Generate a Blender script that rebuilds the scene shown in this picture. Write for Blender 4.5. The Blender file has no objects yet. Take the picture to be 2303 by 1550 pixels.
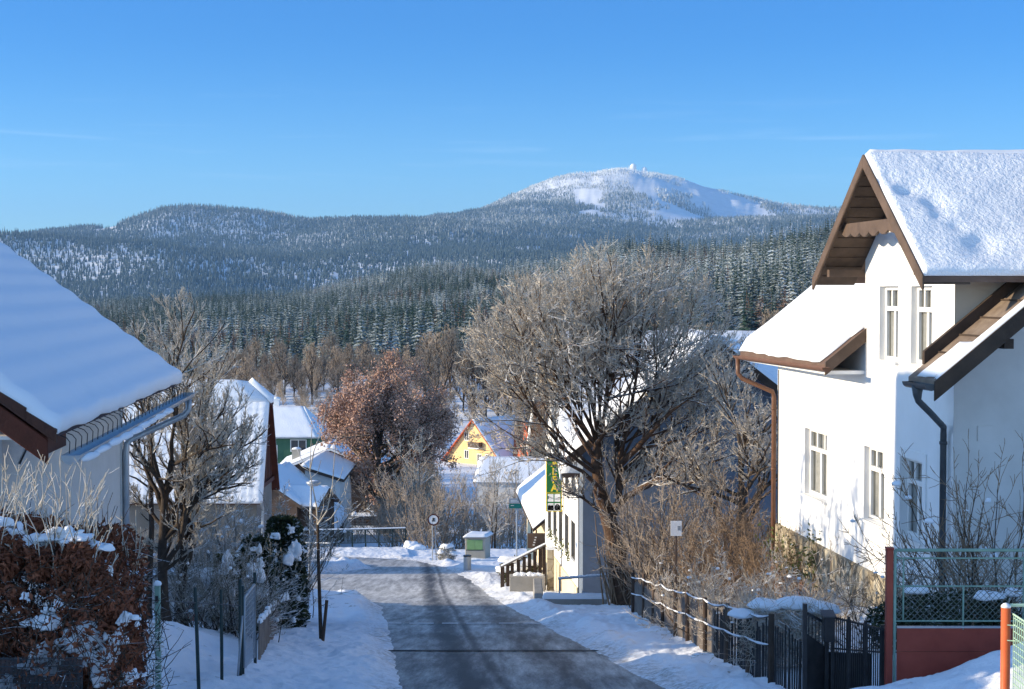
SUN_EL, SUN_AZ, SUN_E, SUN_C = 14.0, 5.5, 4.8, (1.0, .84, .60)
SKY_S, SKY_AIR, SKY_DUST, SKY_OZ = .15, 1.0, .2, 4.0
SKY_TINT, SKY_LOW, SKY_SIDE, CLOUD = (.175, .50, .81), (.56, .79, .96), (1.72, 1.54, 1.42), (4., 5., 6.)
EXPO = .80
HAZE, HAZE_C = 6.2e-5, (.30, .58, 1.)
# Winter village street with snowy mountain -- procedural scene
import bpy, math, random
import numpy as np
from mathutils import Vector, Matrix
C = bpy.context.scene.collection
R = math.radians
F = 3500.0; CX = 1151.5; CY = 775.0
PITCH = math.atan(125.0 / F); CP, SP = math.cos(PITCH), math.sin(PITCH)

def P(px, py, D):
    """world point at forward distance D that the photograph shows at (px,py)"""
    u = (px - CX) / F; v = (CY - py) / F
    k = D / (CP + v * SP)
    return Vector((u * k, D, (-SP + v * CP) * k))

# ---------------------------------------------------------------- noise
_rs = np.random.RandomState(5)
_G = _rs.rand(256, 256)
def vnoise(x, y):
    x = np.asarray(x, float); y = np.asarray(y, float)
    xi = np.floor(x).astype(int); yi = np.floor(y).astype(int)
    fx = x - xi; fy = y - yi
    fx = fx * fx * (3 - 2 * fx); fy = fy * fy * (3 - 2 * fy)
    a = _G[xi & 255, yi & 255]; b = _G[(xi + 1) & 255, yi & 255]
    c = _G[xi & 255, (yi + 1) & 255]; d = _G[(xi + 1) & 255, (yi + 1) & 255]
    return (a * (1 - fx) + b * fx) * (1 - fy) + (c * (1 - fx) + d * fx) * fy - .5
def fbm(x, y, o=4):
    s = 0; a = 1.0
    for i in range(o):
        s = s + a * vnoise(x * 2 ** i + 17.3 * i, y * 2 ** i - 9.1 * i); a *= .5
    return s
def sstep(a, b, x):
    t = np.clip((x - a) / (b - a), 0, 1); return t * t * (3 - 2 * t)

# ---------------------------------------------------------------- materials
M = {}
def newmat(name):
    m = bpy.data.materials.new(name); m.use_nodes = True
    nt = m.node_tree; bs = nt.nodes['Principled BSDF']
    bs.inputs['Roughness'].default_value = .75
    bs.inputs['Specular IOR Level'].default_value = .25
    M[name] = m
    return m, nt, bs
def N(nt, t, **kw):
    n = nt.nodes.new(t)
    for k, v in kw.items(): setattr(n, k, v)
    return n
def L(nt, a, b): nt.links.new(a, b)
def ramp(nt, fac, stops):
    r = N(nt, 'ShaderNodeValToRGB'); L(nt, fac, r.inputs[0])
    e = r.color_ramp.elements
    while len(e) < len(stops): e.new(.5)
    for i, (p, c) in enumerate(stops):
        e[i].position = p; e[i].color = (*c, 1) if len(c) == 3 else c
    return r
def noise(nt, scale, detail=4, rough=.6, vec=None, dist=0):
    n = N(nt, 'ShaderNodeTexNoise'); n.inputs['Scale'].default_value = scale
    n.inputs['Detail'].default_value = detail; n.inputs['Roughness'].default_value = rough
    n.inputs['Distortion'].default_value = dist
    if vec is not None: L(nt, vec, n.inputs['Vector'])
    return n
def posn(nt, scale=None):
    g = N(nt, 'ShaderNodeNewGeometry')
    if scale is None: return g.outputs['Position']
    mp = N(nt, 'ShaderNodeMapping'); L(nt, g.outputs['Position'], mp.inputs['Vector'])
    mp.inputs['Scale'].default_value = scale
    return mp.outputs[0]
def objc(nt, scale=None):
    g = N(nt, 'ShaderNodeTexCoord')
    if scale is None: return g.outputs['Object']
    mp = N(nt, 'ShaderNodeMapping'); L(nt, g.outputs['Object'], mp.inputs['Vector'])
    mp.inputs['Scale'].default_value = scale
    return mp.outputs[0]
def bump(nt, bs, h, strength=.4, dist=.02):
    b = N(nt, 'ShaderNodeBump'); b.inputs['Strength'].default_value = strength
    b.inputs['Distance'].default_value = dist
    L(nt, h, b.inputs['Height']); L(nt, b.outputs[0], bs.inputs['Normal']); return b
def mixc(nt, fac, a, b):
    m = N(nt, 'ShaderNodeMix', data_type='RGBA')
    if isinstance(fac, (int, float)): m.inputs[0].default_value = fac
    else: L(nt, fac, m.inputs[0])
    for s, v in ((m.inputs[6], a), (m.inputs[7], b)):
        if isinstance(v, tuple): s.default_value = (*v, 1)
        else: L(nt, v, s)
    return m.outputs[2]
def mth(nt, op, a, b=None, clamp=False):
    m = N(nt, 'ShaderNodeMath', operation=op); m.use_clamp = clamp
    for s, v in ((m.inputs[0], a), (m.inputs[1], b)):
        if v is None: continue
        if isinstance(v, (int, float)): s.default_value = v
        else: L(nt, v, s)
    return m.outputs[0]
def noisy(name, c1, c2, scale=3, rough=.75, bmp=.3, bdist=.01, bscale=None, vscale=None, spec=.25, metal=0, detail=5):
    m, nt, bs = newmat(name)
    v = objc(nt, vscale) if vscale else posn(nt)
    n = noise(nt, scale, detail, .6, v)
    r = ramp(nt, n.outputs[0], [(.3, c1), (.7, c2)])
    L(nt, r.outputs[0], bs.inputs['Base Color'])
    bs.inputs['Roughness'].default_value = rough; bs.inputs['Metallic'].default_value = metal
    bs.inputs['Specular IOR Level'].default_value = spec
    if bmp:
        n2 = noise(nt, bscale or scale * 8, 4, .6, v); bump(nt, bs, n2.outputs[0], bmp, bdist)
    return m
def topsnow(name, c1, c2, snow=(.82, .84, .87), lo=.35, hi=.65, nscale=6, scale=3, rand=0., amt=.5, rough=.8, bmp=.3, bdist=.01, zn='True Normal', patch=None, patch_amt=0., alt=None):
    """material of its own colour that carries snow / rime on upward faces"""
    m, nt, bs = newmat(name)
    g = N(nt, 'ShaderNodeNewGeometry')
    sx = N(nt, 'ShaderNodeSeparateXYZ'); L(nt, g.outputs[zn], sx.inputs[0])
    n = noise(nt, nscale, 3, .6, g.outputs['Position'])
    z = mth(nt, 'ABSOLUTE', sx.outputs[2]) if zn == 'True Normal' else sx.outputs[2]
    f = mth(nt, 'ADD', z, mth(nt, 'MULTIPLY', mth(nt, 'SUBTRACT', n.outputs[0], .5), amt * 2))
    if patch:
        np_ = noise(nt, patch, 2, .5, g.outputs['Position'])
        f = mth(nt, 'ADD', f, mth(nt, 'MULTIPLY', mth(nt, 'SUBTRACT', np_.outputs[0], .5), patch_amt * 2))
    if alt:
        sp = N(nt, 'ShaderNodeSeparateXYZ'); L(nt, g.outputs['Position'], sp.inputs[0])
        f = mth(nt, 'ADD', f, mth(nt, 'MULTIPLY', mth(nt, 'SUBTRACT', sp.outputs[2], alt[0]), 1.0 / alt[1]))
    if rand:
        oi = N(nt, 'ShaderNodeObjectInfo')
        f = mth(nt, 'ADD', f, mth(nt, 'MULTIPLY', mth(nt, 'SUBTRACT', oi.outputs['Random'], .5), rand * 2))
    mr = N(nt, 'ShaderNodeMapRange'); mr.interpolation_type = 'SMOOTHSTEP'; L(nt, f, mr.inputs[0])
    mr.inputs[1].default_value = lo; mr.inputs[2].default_value = hi
    n2 = noise(nt, scale, 4, .6, g.outputs['Position'])
    base = ramp(nt, n2.outputs[0], [(.3, c1), (.7, c2)]).outputs[0]
    L(nt, mixc(nt, mr.outputs[0], base, snow), bs.inputs['Base Color'])
    bs.inputs['Roughness'].default_value = rough
    if bmp:
        n3 = noise(nt, scale * 9, 3, .6, g.outputs['Position']); bump(nt, bs, n3.outputs[0], bmp, bdist)
    return m

def snowmat(name, scale=1.2, bs1=.5, d1=.08, fine=18, bs2=.35, d2=.015, col=(.80, .82, .85), dirt=None):
    m, nt, bs = newmat(name)
    v = posn(nt)
    bs.inputs['Base Color'].default_value = (*col, 1)
    if dirt:
        dn = noise(nt, dirt[0], 6, .7, v); r = ramp(nt, dn.outputs[0], [(dirt[1], col), (dirt[2], dirt[3])])
        L(nt, r.outputs[0], bs.inputs['Base Color'])
    bs.inputs['Roughness'].default_value = .6
    bs.inputs['Subsurface Weight'].default_value = 0
    n1 = noise(nt, scale, 5, .6, v); b1 = bump(nt, bs, n1.outputs[0], bs1, d1)
    n2 = noise(nt, fine, 4, .65, v)
    b2 = N(nt, 'ShaderNodeBump'); b2.inputs['Strength'].default_value = bs2; b2.inputs['Distance'].default_value = d2
    L(nt, n2.outputs[0], b2.inputs['Height']); L(nt, b1.outputs[0], b2.inputs['Normal']); L(nt, b2.outputs[0], bs.inputs['Normal'])
    return m
snowmat('snow')
snowmat('snow_roof', .8, .25, .05, 7, .5, .05)
snowmat('snow_rough', 2.2, .5, .06, 12, .8, .06)
snowmat('snow_smooth', .5, .15, .04, 10, .1, .01)
# ground: snow with footprints and dirt specks
def ground_mat():
    m, nt, bs = newmat('ground_snow')
    v = posn(nt)
    dn = noise(nt, 2.2, 8, .75, v)
    dl = noise(nt, .25, 3, .5, v)
    f = mth(nt, 'ADD', dn.outputs[0], mth(nt, 'MULTIPLY', dl.outputs[0], .25))
    r = ramp(nt, f, [(.74, (.82, .84, .87)), (.80, (.42, .38, .33)), (.86, (.2, .17, .13))])
    at = N(nt, 'ShaderNodeAttribute'); at.attribute_name = 'grit'
    gn = noise(nt, 7, 6, .75, v); gf = mth(nt, 'MULTIPLY', at.outputs['Fac'], ramp(nt, gn.outputs[0], [(.42, (0, 0, 0)), (.62, (1, 1, 1))]).outputs[0])
    L(nt, mixc(nt, gf, r.outputs[0], (.33, .30, .26)), bs.inputs['Base Color'])
    bs.inputs['Roughness'].default_value = .65
    n1 = noise(nt, .9, 5, .6, v); b1 = bump(nt, bs, n1.outputs[0], .6, .15)
    vo = N(nt, 'ShaderNodeTexVoronoi'); vo.inputs['Scale'].default_value = 2.6; L(nt, v, vo.inputs['Vector'])
    vr = ramp(nt, vo.outputs['Distance'], [(.08, (0, 0, 0)), (.32, (1, 1, 1))])
    b3 = N(nt, 'ShaderNodeBump'); b3.inputs['Strength'].default_value = .35; b3.inputs['Distance'].default_value = .07
    L(nt, vr.outputs[0], b3.inputs['Height']); L(nt, b1.outputs[0], b3.inputs['Normal'])
    n2 = noise(nt, 14, 4, .7, v)
    b2 = N(nt, 'ShaderNodeBump'); b2.inputs['Strength'].default_value = .5; b2.inputs['Distance'].default_value = .03
    L(nt, n2.outputs[0], b2.inputs['Height']); L(nt, b3.outputs[0], b2.inputs['Normal']); L(nt, b2.outputs[0], bs.inputs['Normal'])
ground_mat()
# far terrain: forest floor with snow
topsnow('hill_snow', (.50, .53, .55), (.74, .76, .78), lo=-.4, hi=1.6, nscale=.02, scale=.03, amt=.7, bmp=.0, zn='Normal')
# asphalt with packed snow film, wheel tracks
def asphalt():
    m, nt, bs = newmat('asphalt_winter')
    g = N(nt, 'ShaderNodeNewGeometry'); v = g.outputs['Position']
    sx = N(nt, 'ShaderNodeSeparateXYZ'); L(nt, v, sx.inputs[0])
    # across-road coordinate t = x - centre(y)
    cen = mth(nt, 'ADD', mth(nt, 'MULTIPLY', sx.outputs[1], -.0935), 2.54)
    t = mth(nt, 'SUBTRACT', sx.outputs[0], cen)
    wob = noise(nt, .12, 2, .5, posn(nt, (1, .5, 1)))
    t2 = mth(nt, 'ADD', t, mth(nt, 'MULTIPLY', mth(nt, 'SUBTRACT', wob.outputs[0], .5), .45))
    def track(c, w):
        a = mth(nt, 'ABSOLUTE', mth(nt, 'SUBTRACT', t2, c))
        mr = N(nt, 'ShaderNodeMapRange'); L(nt, a, mr.inputs[0]); mr.inputs[1].default_value = w; mr.inputs[2].default_value = 0
        return mr.outputs[0]
    t2 = mth(nt, 'SUBTRACT', t2, mth(nt, 'MULTIPLY', mth(nt, 'SUBTRACT', sx.outputs[1], 24), .027))
    tr = mth(nt, 'MAXIMUM', mth(nt, 'MAXIMUM', track(-.95, .46), mth(nt, 'MULTIPLY', track(-.45, .16), .7)), mth(nt, 'MULTIPLY', track(.72, .5), .55))
    st = noise(nt, 2.6, 8, .72, posn(nt, (1.5, .16, .3)))
    bl = noise(nt, .22, 3, .5, v)
    f = mth(nt, 'ADD', st.outputs[0], mth(nt, 'MULTIPLY', mth(nt, 'SUBTRACT', bl.outputs[0], .5), .35))
    f = mth(nt, 'SUBTRACT', f, mth(nt, 'MULTIPLY', tr, .36))
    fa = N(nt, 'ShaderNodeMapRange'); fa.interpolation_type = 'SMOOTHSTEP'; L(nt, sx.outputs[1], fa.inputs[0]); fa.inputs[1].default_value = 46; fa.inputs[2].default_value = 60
    f = mth(nt, 'ADD', f, mth(nt, 'MULTIPLY', fa.outputs[0], .13))  # more packed snow far on, and the sunlit band's brightness put into the colour
    gr = noise(nt, 22, 3, .7, posn(nt, (1.2, .5, 1))); f = mth(nt, 'ADD', f, mth(nt, 'MULTIPLY', mth(nt, 'SUBTRACT', gr.outputs[0], .5), .28))
    r = ramp(nt, f, [(.16, (.05, .047, .043)), (.34, (.125, .12, .112)), (.50, (.29, .282, .265)), (.76, (.66, .652, .63))])
    L(nt, r.outputs[0], bs.inputs['Base Color'])
    n2 = noise(nt, 60, 3, .7, v); bump(nt, bs, n2.outputs[0], .4, .01)
    bs.inputs['Roughness'].default_value = .55
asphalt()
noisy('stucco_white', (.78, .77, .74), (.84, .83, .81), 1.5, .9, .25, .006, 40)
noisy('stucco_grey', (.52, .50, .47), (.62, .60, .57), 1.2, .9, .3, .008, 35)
noisy('stucco_cream', (.62, .52, .34), (.72, .60, .40), 1.2, .9, .2, .006, 30)
noisy('stucco_yellow', (.72, .50, .22), (.80, .58, .28), 1.2, .9, .2, .006, 30)
noisy('stucco_green', (.05, .13, .08), (.08, .18, .11), 1.0, .9, .2, .006, 30)
noisy('stucco_blue_shade', (.12, .15, .19), (.17, .20, .25), 1.0, .9, .2, .006, 30)  # guest house side and wing walls: blue shade put into the colour
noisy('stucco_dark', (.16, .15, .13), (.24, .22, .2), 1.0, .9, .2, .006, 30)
noisy('stucco_beige', (.36, .33, .27), (.45, .41, .34), 1.0, .9, .2, .006, 30)
noisy('paint_white', (.70, .69, .66), (.78, .77, .74), 5, .5, .15, .003, 40)
noisy('zinc', (.30, .33, .36), (.42, .45, .48), 4, .45, .1, .003, 20, metal=.5)
noisy('zinc_dark', (.05, .055, .06), (.09, .095, .1), 4, .5, .1, .003, 20, metal=.3)
noisy('metal_green_dark', (.02, .035, .035), (.035, .055, .05), 8, .5, .15, .003, 50)
noisy('metal_black', (.02, .02, .022), (.045, .043, .042), 6, .5, .15, .003, 50)
noisy('gutter_brown', (.12, .06, .035), (.17, .085, .05), 4, .4, .1, .003, 30)
noisy('wood_brown', (.075, .050, .036), (.135, .090, .064), 2.5, .7, .5, .01, 30, (1, 1, 1))
noisy('wood_soffit', (.05, .034, .025), (.105, .07, .048), 2.5, .8, .5, .01, 30, (1, 1, 1))
noisy('wood_dark', (.035, .025, .02), (.075, .05, .035), 2.5, .8, .5, .01, 30, (1, 1, 1))
noisy('wood_red', (.06, .018, .011), (.105, .03, .018), 2.5, .7, .4, .01, 30)
noisy('wood_grey', (.10, .085, .072), (.22, .185, .16), 3, .85, .5, .01, 30)
noisy('tile_red', (.42, .085, .03), (.55, .13, .05), 2, .7, .3, .01, 12)
noisy('tile_brown', (.10, .06, .045), (.17, .11, .08), 2, .7, .4, .02, 12)
noisy('tile_dark', (.04, .018, .014), (.07, .03, .022), 2, .7, .4, .02, 12)
noisy('concrete', (.22, .21, .19), (.34, .32, .29), 1.5, .9, .4, .01, 25)
noisy('paint_red', (.22, .04, .026), (.31, .062, .04), 3, .5, .15, .004, 25)
noisy('paint_orange', (.55, .10, .03), (.66, .15, .05), 4, .45, .1, .003, 25)
noisy('paint_green', (.16, .27, .22), (.24, .36, .29), 6, .5, .15, .003, 40)
noisy('metal_greygreen', (.10, .13, .12), (.17, .2, .18), 6, .5, 0)
noisy('mesh_green', (.36, .52, .38), (.46, .62, .46), 8, .5, 0)
noisy('paint_lightgreen', (.20, .34, .14), (.26, .42, .18), 3, .5, .1, .003, 25)
noisy('plastic_white', (.72, .72, .72), (.80, .80, .80), 3, .4, 0)
noisy('plastic_red', (.35, .03, .02), (.5, .05, .03), 3, .5, 0)
noisy('sign_teal', (.01, .13, .11), (.015, .17, .14), 3, .5, 0)
noisy('sign_green', (.012, .12, .035), (.02, .16, .05), 3, .45, 0)
noisy('sign_yellow', (.75, .52, .03), (.82, .60, .05), 3, .5, 0)
noisy('curtain', (.46, .47, .43), (.70, .69, .63), 6, .9, .3, .01, 12)
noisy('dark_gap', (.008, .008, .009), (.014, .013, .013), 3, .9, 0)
noisy('radome', (.80, .81, .82), (.86, .87, .88), 1, .5, 0)
def stone():
    m, nt, bs = newmat('stone_base')
    v = posn(nt)
    vo = N(nt, 'ShaderNodeTexVoronoi'); vo.inputs['Scale'].default_value = 2.6; L(nt, v, vo.inputs['Vector'])
    vo2 = N(nt, 'ShaderNodeTexVoronoi', feature='DISTANCE_TO_EDGE'); vo2.inputs['Scale'].default_value = 2.6; L(nt, v, vo2.inputs['Vector'])
    n = noise(nt, 5, 5, .6, v)
    hs = N(nt, 'ShaderNodeSeparateColor'); L(nt, vo.outputs['Color'], hs.inputs[0])
    f = mth(nt, 'ADD', mth(nt, 'MULTIPLY', hs.outputs[0], .5), mth(nt, 'MULTIPLY', n.outputs[0], .6))
    r = ramp(nt, f, [(.25, (.16, .13, .09)), (.5, (.33, .27, .18)), (.8, (.48, .42, .31))])
    e = ramp(nt, vo2.outputs[0], [(.0, (.25, .23, .19)), (.06, (1, 1, 1))])
    mm = N(nt, 'ShaderNodeMix', data_type='RGBA', blend_type='MULTIPLY'); mm.inputs[0].default_value = .7
    L(nt, r.outputs[0], mm.inputs[6]); L(nt, e.outputs[0], mm.inputs[7]); L(nt, mm.outputs[2], bs.inputs['Base Color'])
    bump(nt, bs, e.outputs[0], .6, .03)
stone()
def glass():
    m, nt, bs = newmat('window_glass')
    bs.inputs['Base Color'].default_value = (.03, .035, .04, 1); bs.inputs['Roughness'].default_value = .08
    bs.inputs['Specular IOR Level'].default_value = .6
glass()
def glassthin():
    m, nt, bs = newmat('pane_glass')
    bs.inputs['Base Color'].default_value = (.02, .022, .025, 1); bs.inputs['Roughness'].default_value = .05
    bs.inputs['Alpha'].default_value = .34
glassthin()
noisy('plank_wood', (.14, .10, .075), (.27, .21, .16), 3, .8, .6, .02, 10)
# vegetation
topsnow('bark', (.035, .026, .02), (.085, .06, .042), lo=.78, hi=.95, nscale=2.5, scale=9, amt=.35, bmp=.6, bdist=.03, zn='Normal')
topsnow('bark_big', (.055, .032, .02), (.15, .085, .05), lo=.62, hi=.80, nscale=1.6, scale=7, amt=.30, bmp=.8, bdist=.04, zn='Normal')
topsnow('twig_frost', (.36, .31, .24), (.60, .54, .45), (.78, .78, .78), lo=.1, hi=.9, nscale=4, scale=4, amt=.5, bmp=0, zn='Normal')
topsnow('twig_mid', (.37, .312, .24), (.59, .52, .43), (.76, .76, .76), lo=.38, hi=1.0, nscale=4, scale=3, amt=.45, bmp=0, zn='Normal')
topsnow('twig_brown', (.14, .092, .055), (.30, .205, .13), (.75, .75, .75), lo=.85, hi=1.1, nscale=4, scale=3, amt=.35, bmp=0, zn='Normal')
topsnow('twig_grey', (.26, .20, .145), (.42, .34, .26), (.6, .6, .6), lo=.6, hi=1.2, nscale=1, scale=.4, amt=.4, bmp=0, zn='Normal', rand=.15)
topsnow('leaf_rust', (.33, .19, .135), (.50, .32, .24), (.62, .58, .55), lo=.75, hi=1.25, nscale=.7, scale=.5, amt=.5, bmp=0)
topsnow('leaf_brown', (.10, .032, .018), (.29, .105, .052), (.7, .7, .72), lo=1.0, hi=1.4, nscale=3, scale=9, amt=.35, bmp=0)
topsnow('leaf_green', (.05, .08, .02), (.16, .15, .05), (.7, .7, .7), lo=.9, hi=1.2, nscale=3, scale=6, amt=.4, bmp=0)
topsnow('thuja', (.012, .022, .010), (.05, .062, .024), (.72, .74, .76), lo=.72, hi=1.15, nscale=3, scale=4, amt=.5, bmp=0)
topsnow('thuja_olive', (.05, .06, .018), (.14, .12, .045), (.72, .74, .72), lo=.75, hi=1.15, nscale=3, scale=4, amt=.5, bmp=0)
topsnow('rime_shrub', (.16, .145, .12), (.33, .31, .26), (.78, .78, .78), lo=.3, hi=.9, nscale=3, scale=4, amt=.55, bmp=0)
topsnow('spruce', (.013, .036, .024), (.034, .068, .044), (.58, .62, .62), lo=.60, hi=1.22, nscale=.9, scale=.2, amt=.50, bmp=0, rand=.14, patch=.010, patch_amt=.5, alt=(8., 260.))
topsnow('spruce_frost', (.030, .056, .062), (.085, .118, .125), (.84, .85, .84), lo=.20, hi=1.10, nscale=.10, scale=.05, amt=.5, bmp=0, rand=.22, patch=.0022, patch_amt=.55, alt=(200., 640.))
topsnow('larch', (.10, .062, .04), (.17, .11, .075), (.6, .6, .6), lo=.9, hi=1.2, nscale=.3, scale=.2, amt=.4, bmp=0, rand=.2)
# ---------------------------------------------------------------- geometry helpers
def tag(o, label=None, cat=None, group=None, kind=None):
    if label: o['label'] = label
    if cat: o['category'] = cat
    if group: o['group'] = group
    if kind: o['kind'] = kind
    return o
def thing(name, label, cat, loc, group=None):
    o = bpy.data.objects.new(name, None); C.objects.link(o); o.location = loc
    o.empty_display_size = .2
    return tag(o, label, cat, group)
def attach(o, parent):
    if parent is not None:
        o.parent = parent
        if parent.type == 'EMPTY': o.matrix_parent_inverse = Matrix.Translation(-Vector(parent.location))
    return o
def mobj(name, verts, faces, mats, parent=None, smooth=False, mi=None):
    me = bpy.data.meshes.new(name)
    me.from_pydata([tuple(v) for v in verts], [], faces)
    for m in (mats if isinstance(mats, (list, tuple)) else [mats]): me.materials.append(M[m])
    if mi is not None: me.polygons.foreach_set('material_index', np.asarray(mi, np.int32))
    if smooth: me.polygons.foreach_set('use_smooth', np.ones(len(me.polygons), bool))
    me.update()
    o = bpy.data.objects.new(name, me); C.objects.link(o)
    return attach(o, parent)
def npmesh(name, V, Fq, mats, parent=None, smooth=False, mi=None, link=True):
    """fast mesh from numpy arrays (faces: (n,3) or (n,4))"""
    V = np.ascontiguousarray(V, np.float32); Fq = np.ascontiguousarray(Fq, np.int32)
    me = bpy.data.meshes.new(name)
    k = Fq.shape[1]
    me.vertices.add(len(V)); me.vertices.foreach_set('co', V.ravel())
    me.loops.add(Fq.size); me.loops.foreach_set('vertex_index', Fq.ravel())
    me.polygons.add(len(Fq)); me.polygons.foreach_set('loop_start', np.arange(0, Fq.size, k, dtype=np.int32))
    me.polygons.foreach_set('loop_total', np.full(len(Fq), k, np.int32))
    for m in (mats if isinstance(mats, (list, tuple)) else [mats]): me.materials.append(M[m])
    if mi is not None: me.polygons.foreach_set('material_index', np.asarray(mi, np.int32))
    me.polygons.foreach_set('use_smooth', np.full(len(Fq), smooth, bool))
    me.update(calc_edges=True)
    if not link: return me
    o = bpy.data.objects.new(name, me); C.objects.link(o)
    return attach(o, parent)

class MB:
    def __init__(s): s.v = []; s.f = []; s.m = []
    def add(s, vs, fs, mi=0):
        b = len(s.v); s.v += [Vector(v) for v in vs]
        s.f += [tuple(i + b for i in f) for f in fs]; s.m += [mi] * len(fs); return s
    def quad(s, a, b, c, d, mi=0): return s.add([a, b, c, d], [(0, 1, 2, 3)], mi)
    def box(s, lo, hi, mi=0, fr=None):
        x0, y0, z0 = lo; x1, y1, z1 = hi
        vs = [(x0, y0, z0), (x1, y0, z0), (x1, y1, z0), (x0, y1, z0), (x0, y0, z1), (x1, y0, z1), (x1, y1, z1), (x0, y1, z1)]
        if fr: vs = [fr(*v) for v in vs]
        return s.add(vs, [(0, 3, 2, 1), (4, 5, 6, 7), (0, 1, 5, 4), (1, 2, 6, 5), (2, 3, 7, 6), (3, 0, 4, 7)], mi)
    def hexa(s, bot, top, mi=0):
        """solid between two polygons with the same number of points"""
        n = len(bot)
        fs = [tuple(range(n - 1, -1, -1)), tuple(range(n, 2 * n))] + [(i, (i + 1) % n, n + (i + 1) % n, n + i) for i in range(n)]
        return s.add(list(bot) + list(top), fs, mi)
    def slab(s, poly, thick, mi=0, d=None):
        """polygon extruded by thick along d (default its normal)"""
        poly = [Vector(p) for p in poly]
        if d is None:
            d = (poly[1] - poly[0]).cross(poly[2] - poly[0]).normalized()
        return s.hexa(poly, [p + d * thick for p in poly], mi)
    def bar(s, a, b, w, h=None, mi=0, up=(0, 0, 1)):
        a = Vector(a); b = Vector(b); h = w if h is None else h
        t = (b - a).normalized(); up = Vector(up)
        if abs(t.dot(up)) > .95: up = Vector((0, 1, 0))
        x = t.cross(up).normalized() * w / 2; y = x.cross(t).normalized() * h / 2
        return s.hexa([a - x - y, a + x - y, a + x + y, a - x + y], [b - x - y, b + x - y, b + x + y, b - x + y], mi)
    def tube(s, pts, r, sides=8, mi=0, cap=True):
        pts = [Vector(p) for p in pts]; n = len(pts)
        rr = [r] * n if isinstance(r, (int, float)) else r
        ref = None; rings = []
        for i, p in enumerate(pts):
            t = (pts[min(i + 1, n - 1)] - pts[max(i - 1, 0)]).normalized()
            if ref is None: ref = Vector((1, 0, 0)) if abs(t.x) < .8 else Vector((0, 1, 0))
            x = (ref - t * ref.dot(t)).normalized(); ref = x; y = t.cross(x)
            rings += [p + (x * math.cos(2 * math.pi * k / sides) + y * math.sin(2 * math.pi * k / sides)) * rr[i] for k in range(sides)]
        fs = []
        for i in range(n - 1):
            for k in range(sides):
                a = i * sides + k; b = i * sides + (k + 1) % sides
                fs.append((a, b, b + sides, a + sides))
        if cap: fs += [tuple(range(sides - 1, -1, -1)), tuple(range((n - 1) * sides, n * sides))]
        return s.add(rings, fs, mi)
    def build(s, name, mats, parent=None, smooth=False): return mobj(name, s.v, s.f, mats, parent, smooth, s.m)

def bevel(o, w=.02, seg=2):
    b = o.modifiers.new('bevel', 'BEVEL'); b.width = w; b.segments = seg; b.limit_method = 'ANGLE'; return o
def shade(o):
    o.data.polygons.foreach_set('use_smooth', np.ones(len(o.data.polygons), bool)); return o

def ico(sub):
    import bmesh
    bm = bmesh.new(); bmesh.ops.create_icosphere(bm, subdivisions=sub, radius=1)
    V = np.array([v.co[:] for v in bm.verts]); Fc = np.array([[v.index for v in f.verts] for f in bm.faces]); bm.free()
    return V, Fc
ICO2 = ico(2); ICO3 = ico(3)
def blobs(name, items, mat, parent=None, seed=0, rough=.25, sub=ICO2):
    """snow lumps: items (x,y,z,rx,ry,rz); flattened bottoms, uneven outline"""
    rng = np.random.RandomState(seed); V0, F0 = sub
    Vs = []; Fs = []; n = 0
    for (x, y, z, rx, ry, rz) in items:
        o = rng.rand(3) * 50
        d = 1 + rough * 2 * (vnoise(V0[:, 0] * 1.7 + o[0], V0[:, 1] * 1.7 + o[1]) + vnoise(V0[:, 2] * 1.9 + o[2], V0[:, 0] * 1.6 + o[1]))
        v = V0 * d[:, None]
        v[:, 2] = np.where(v[:, 2] < 0, v[:, 2] * .45, v[:, 2])
        Vs.append(v * (rx, ry, rz) + (x, y, z)); Fs.append(F0 + n); n += len(V0)
    return npmesh(name, np.concatenate(Vs), np.concatenate(Fs), mat, parent, True)

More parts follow.
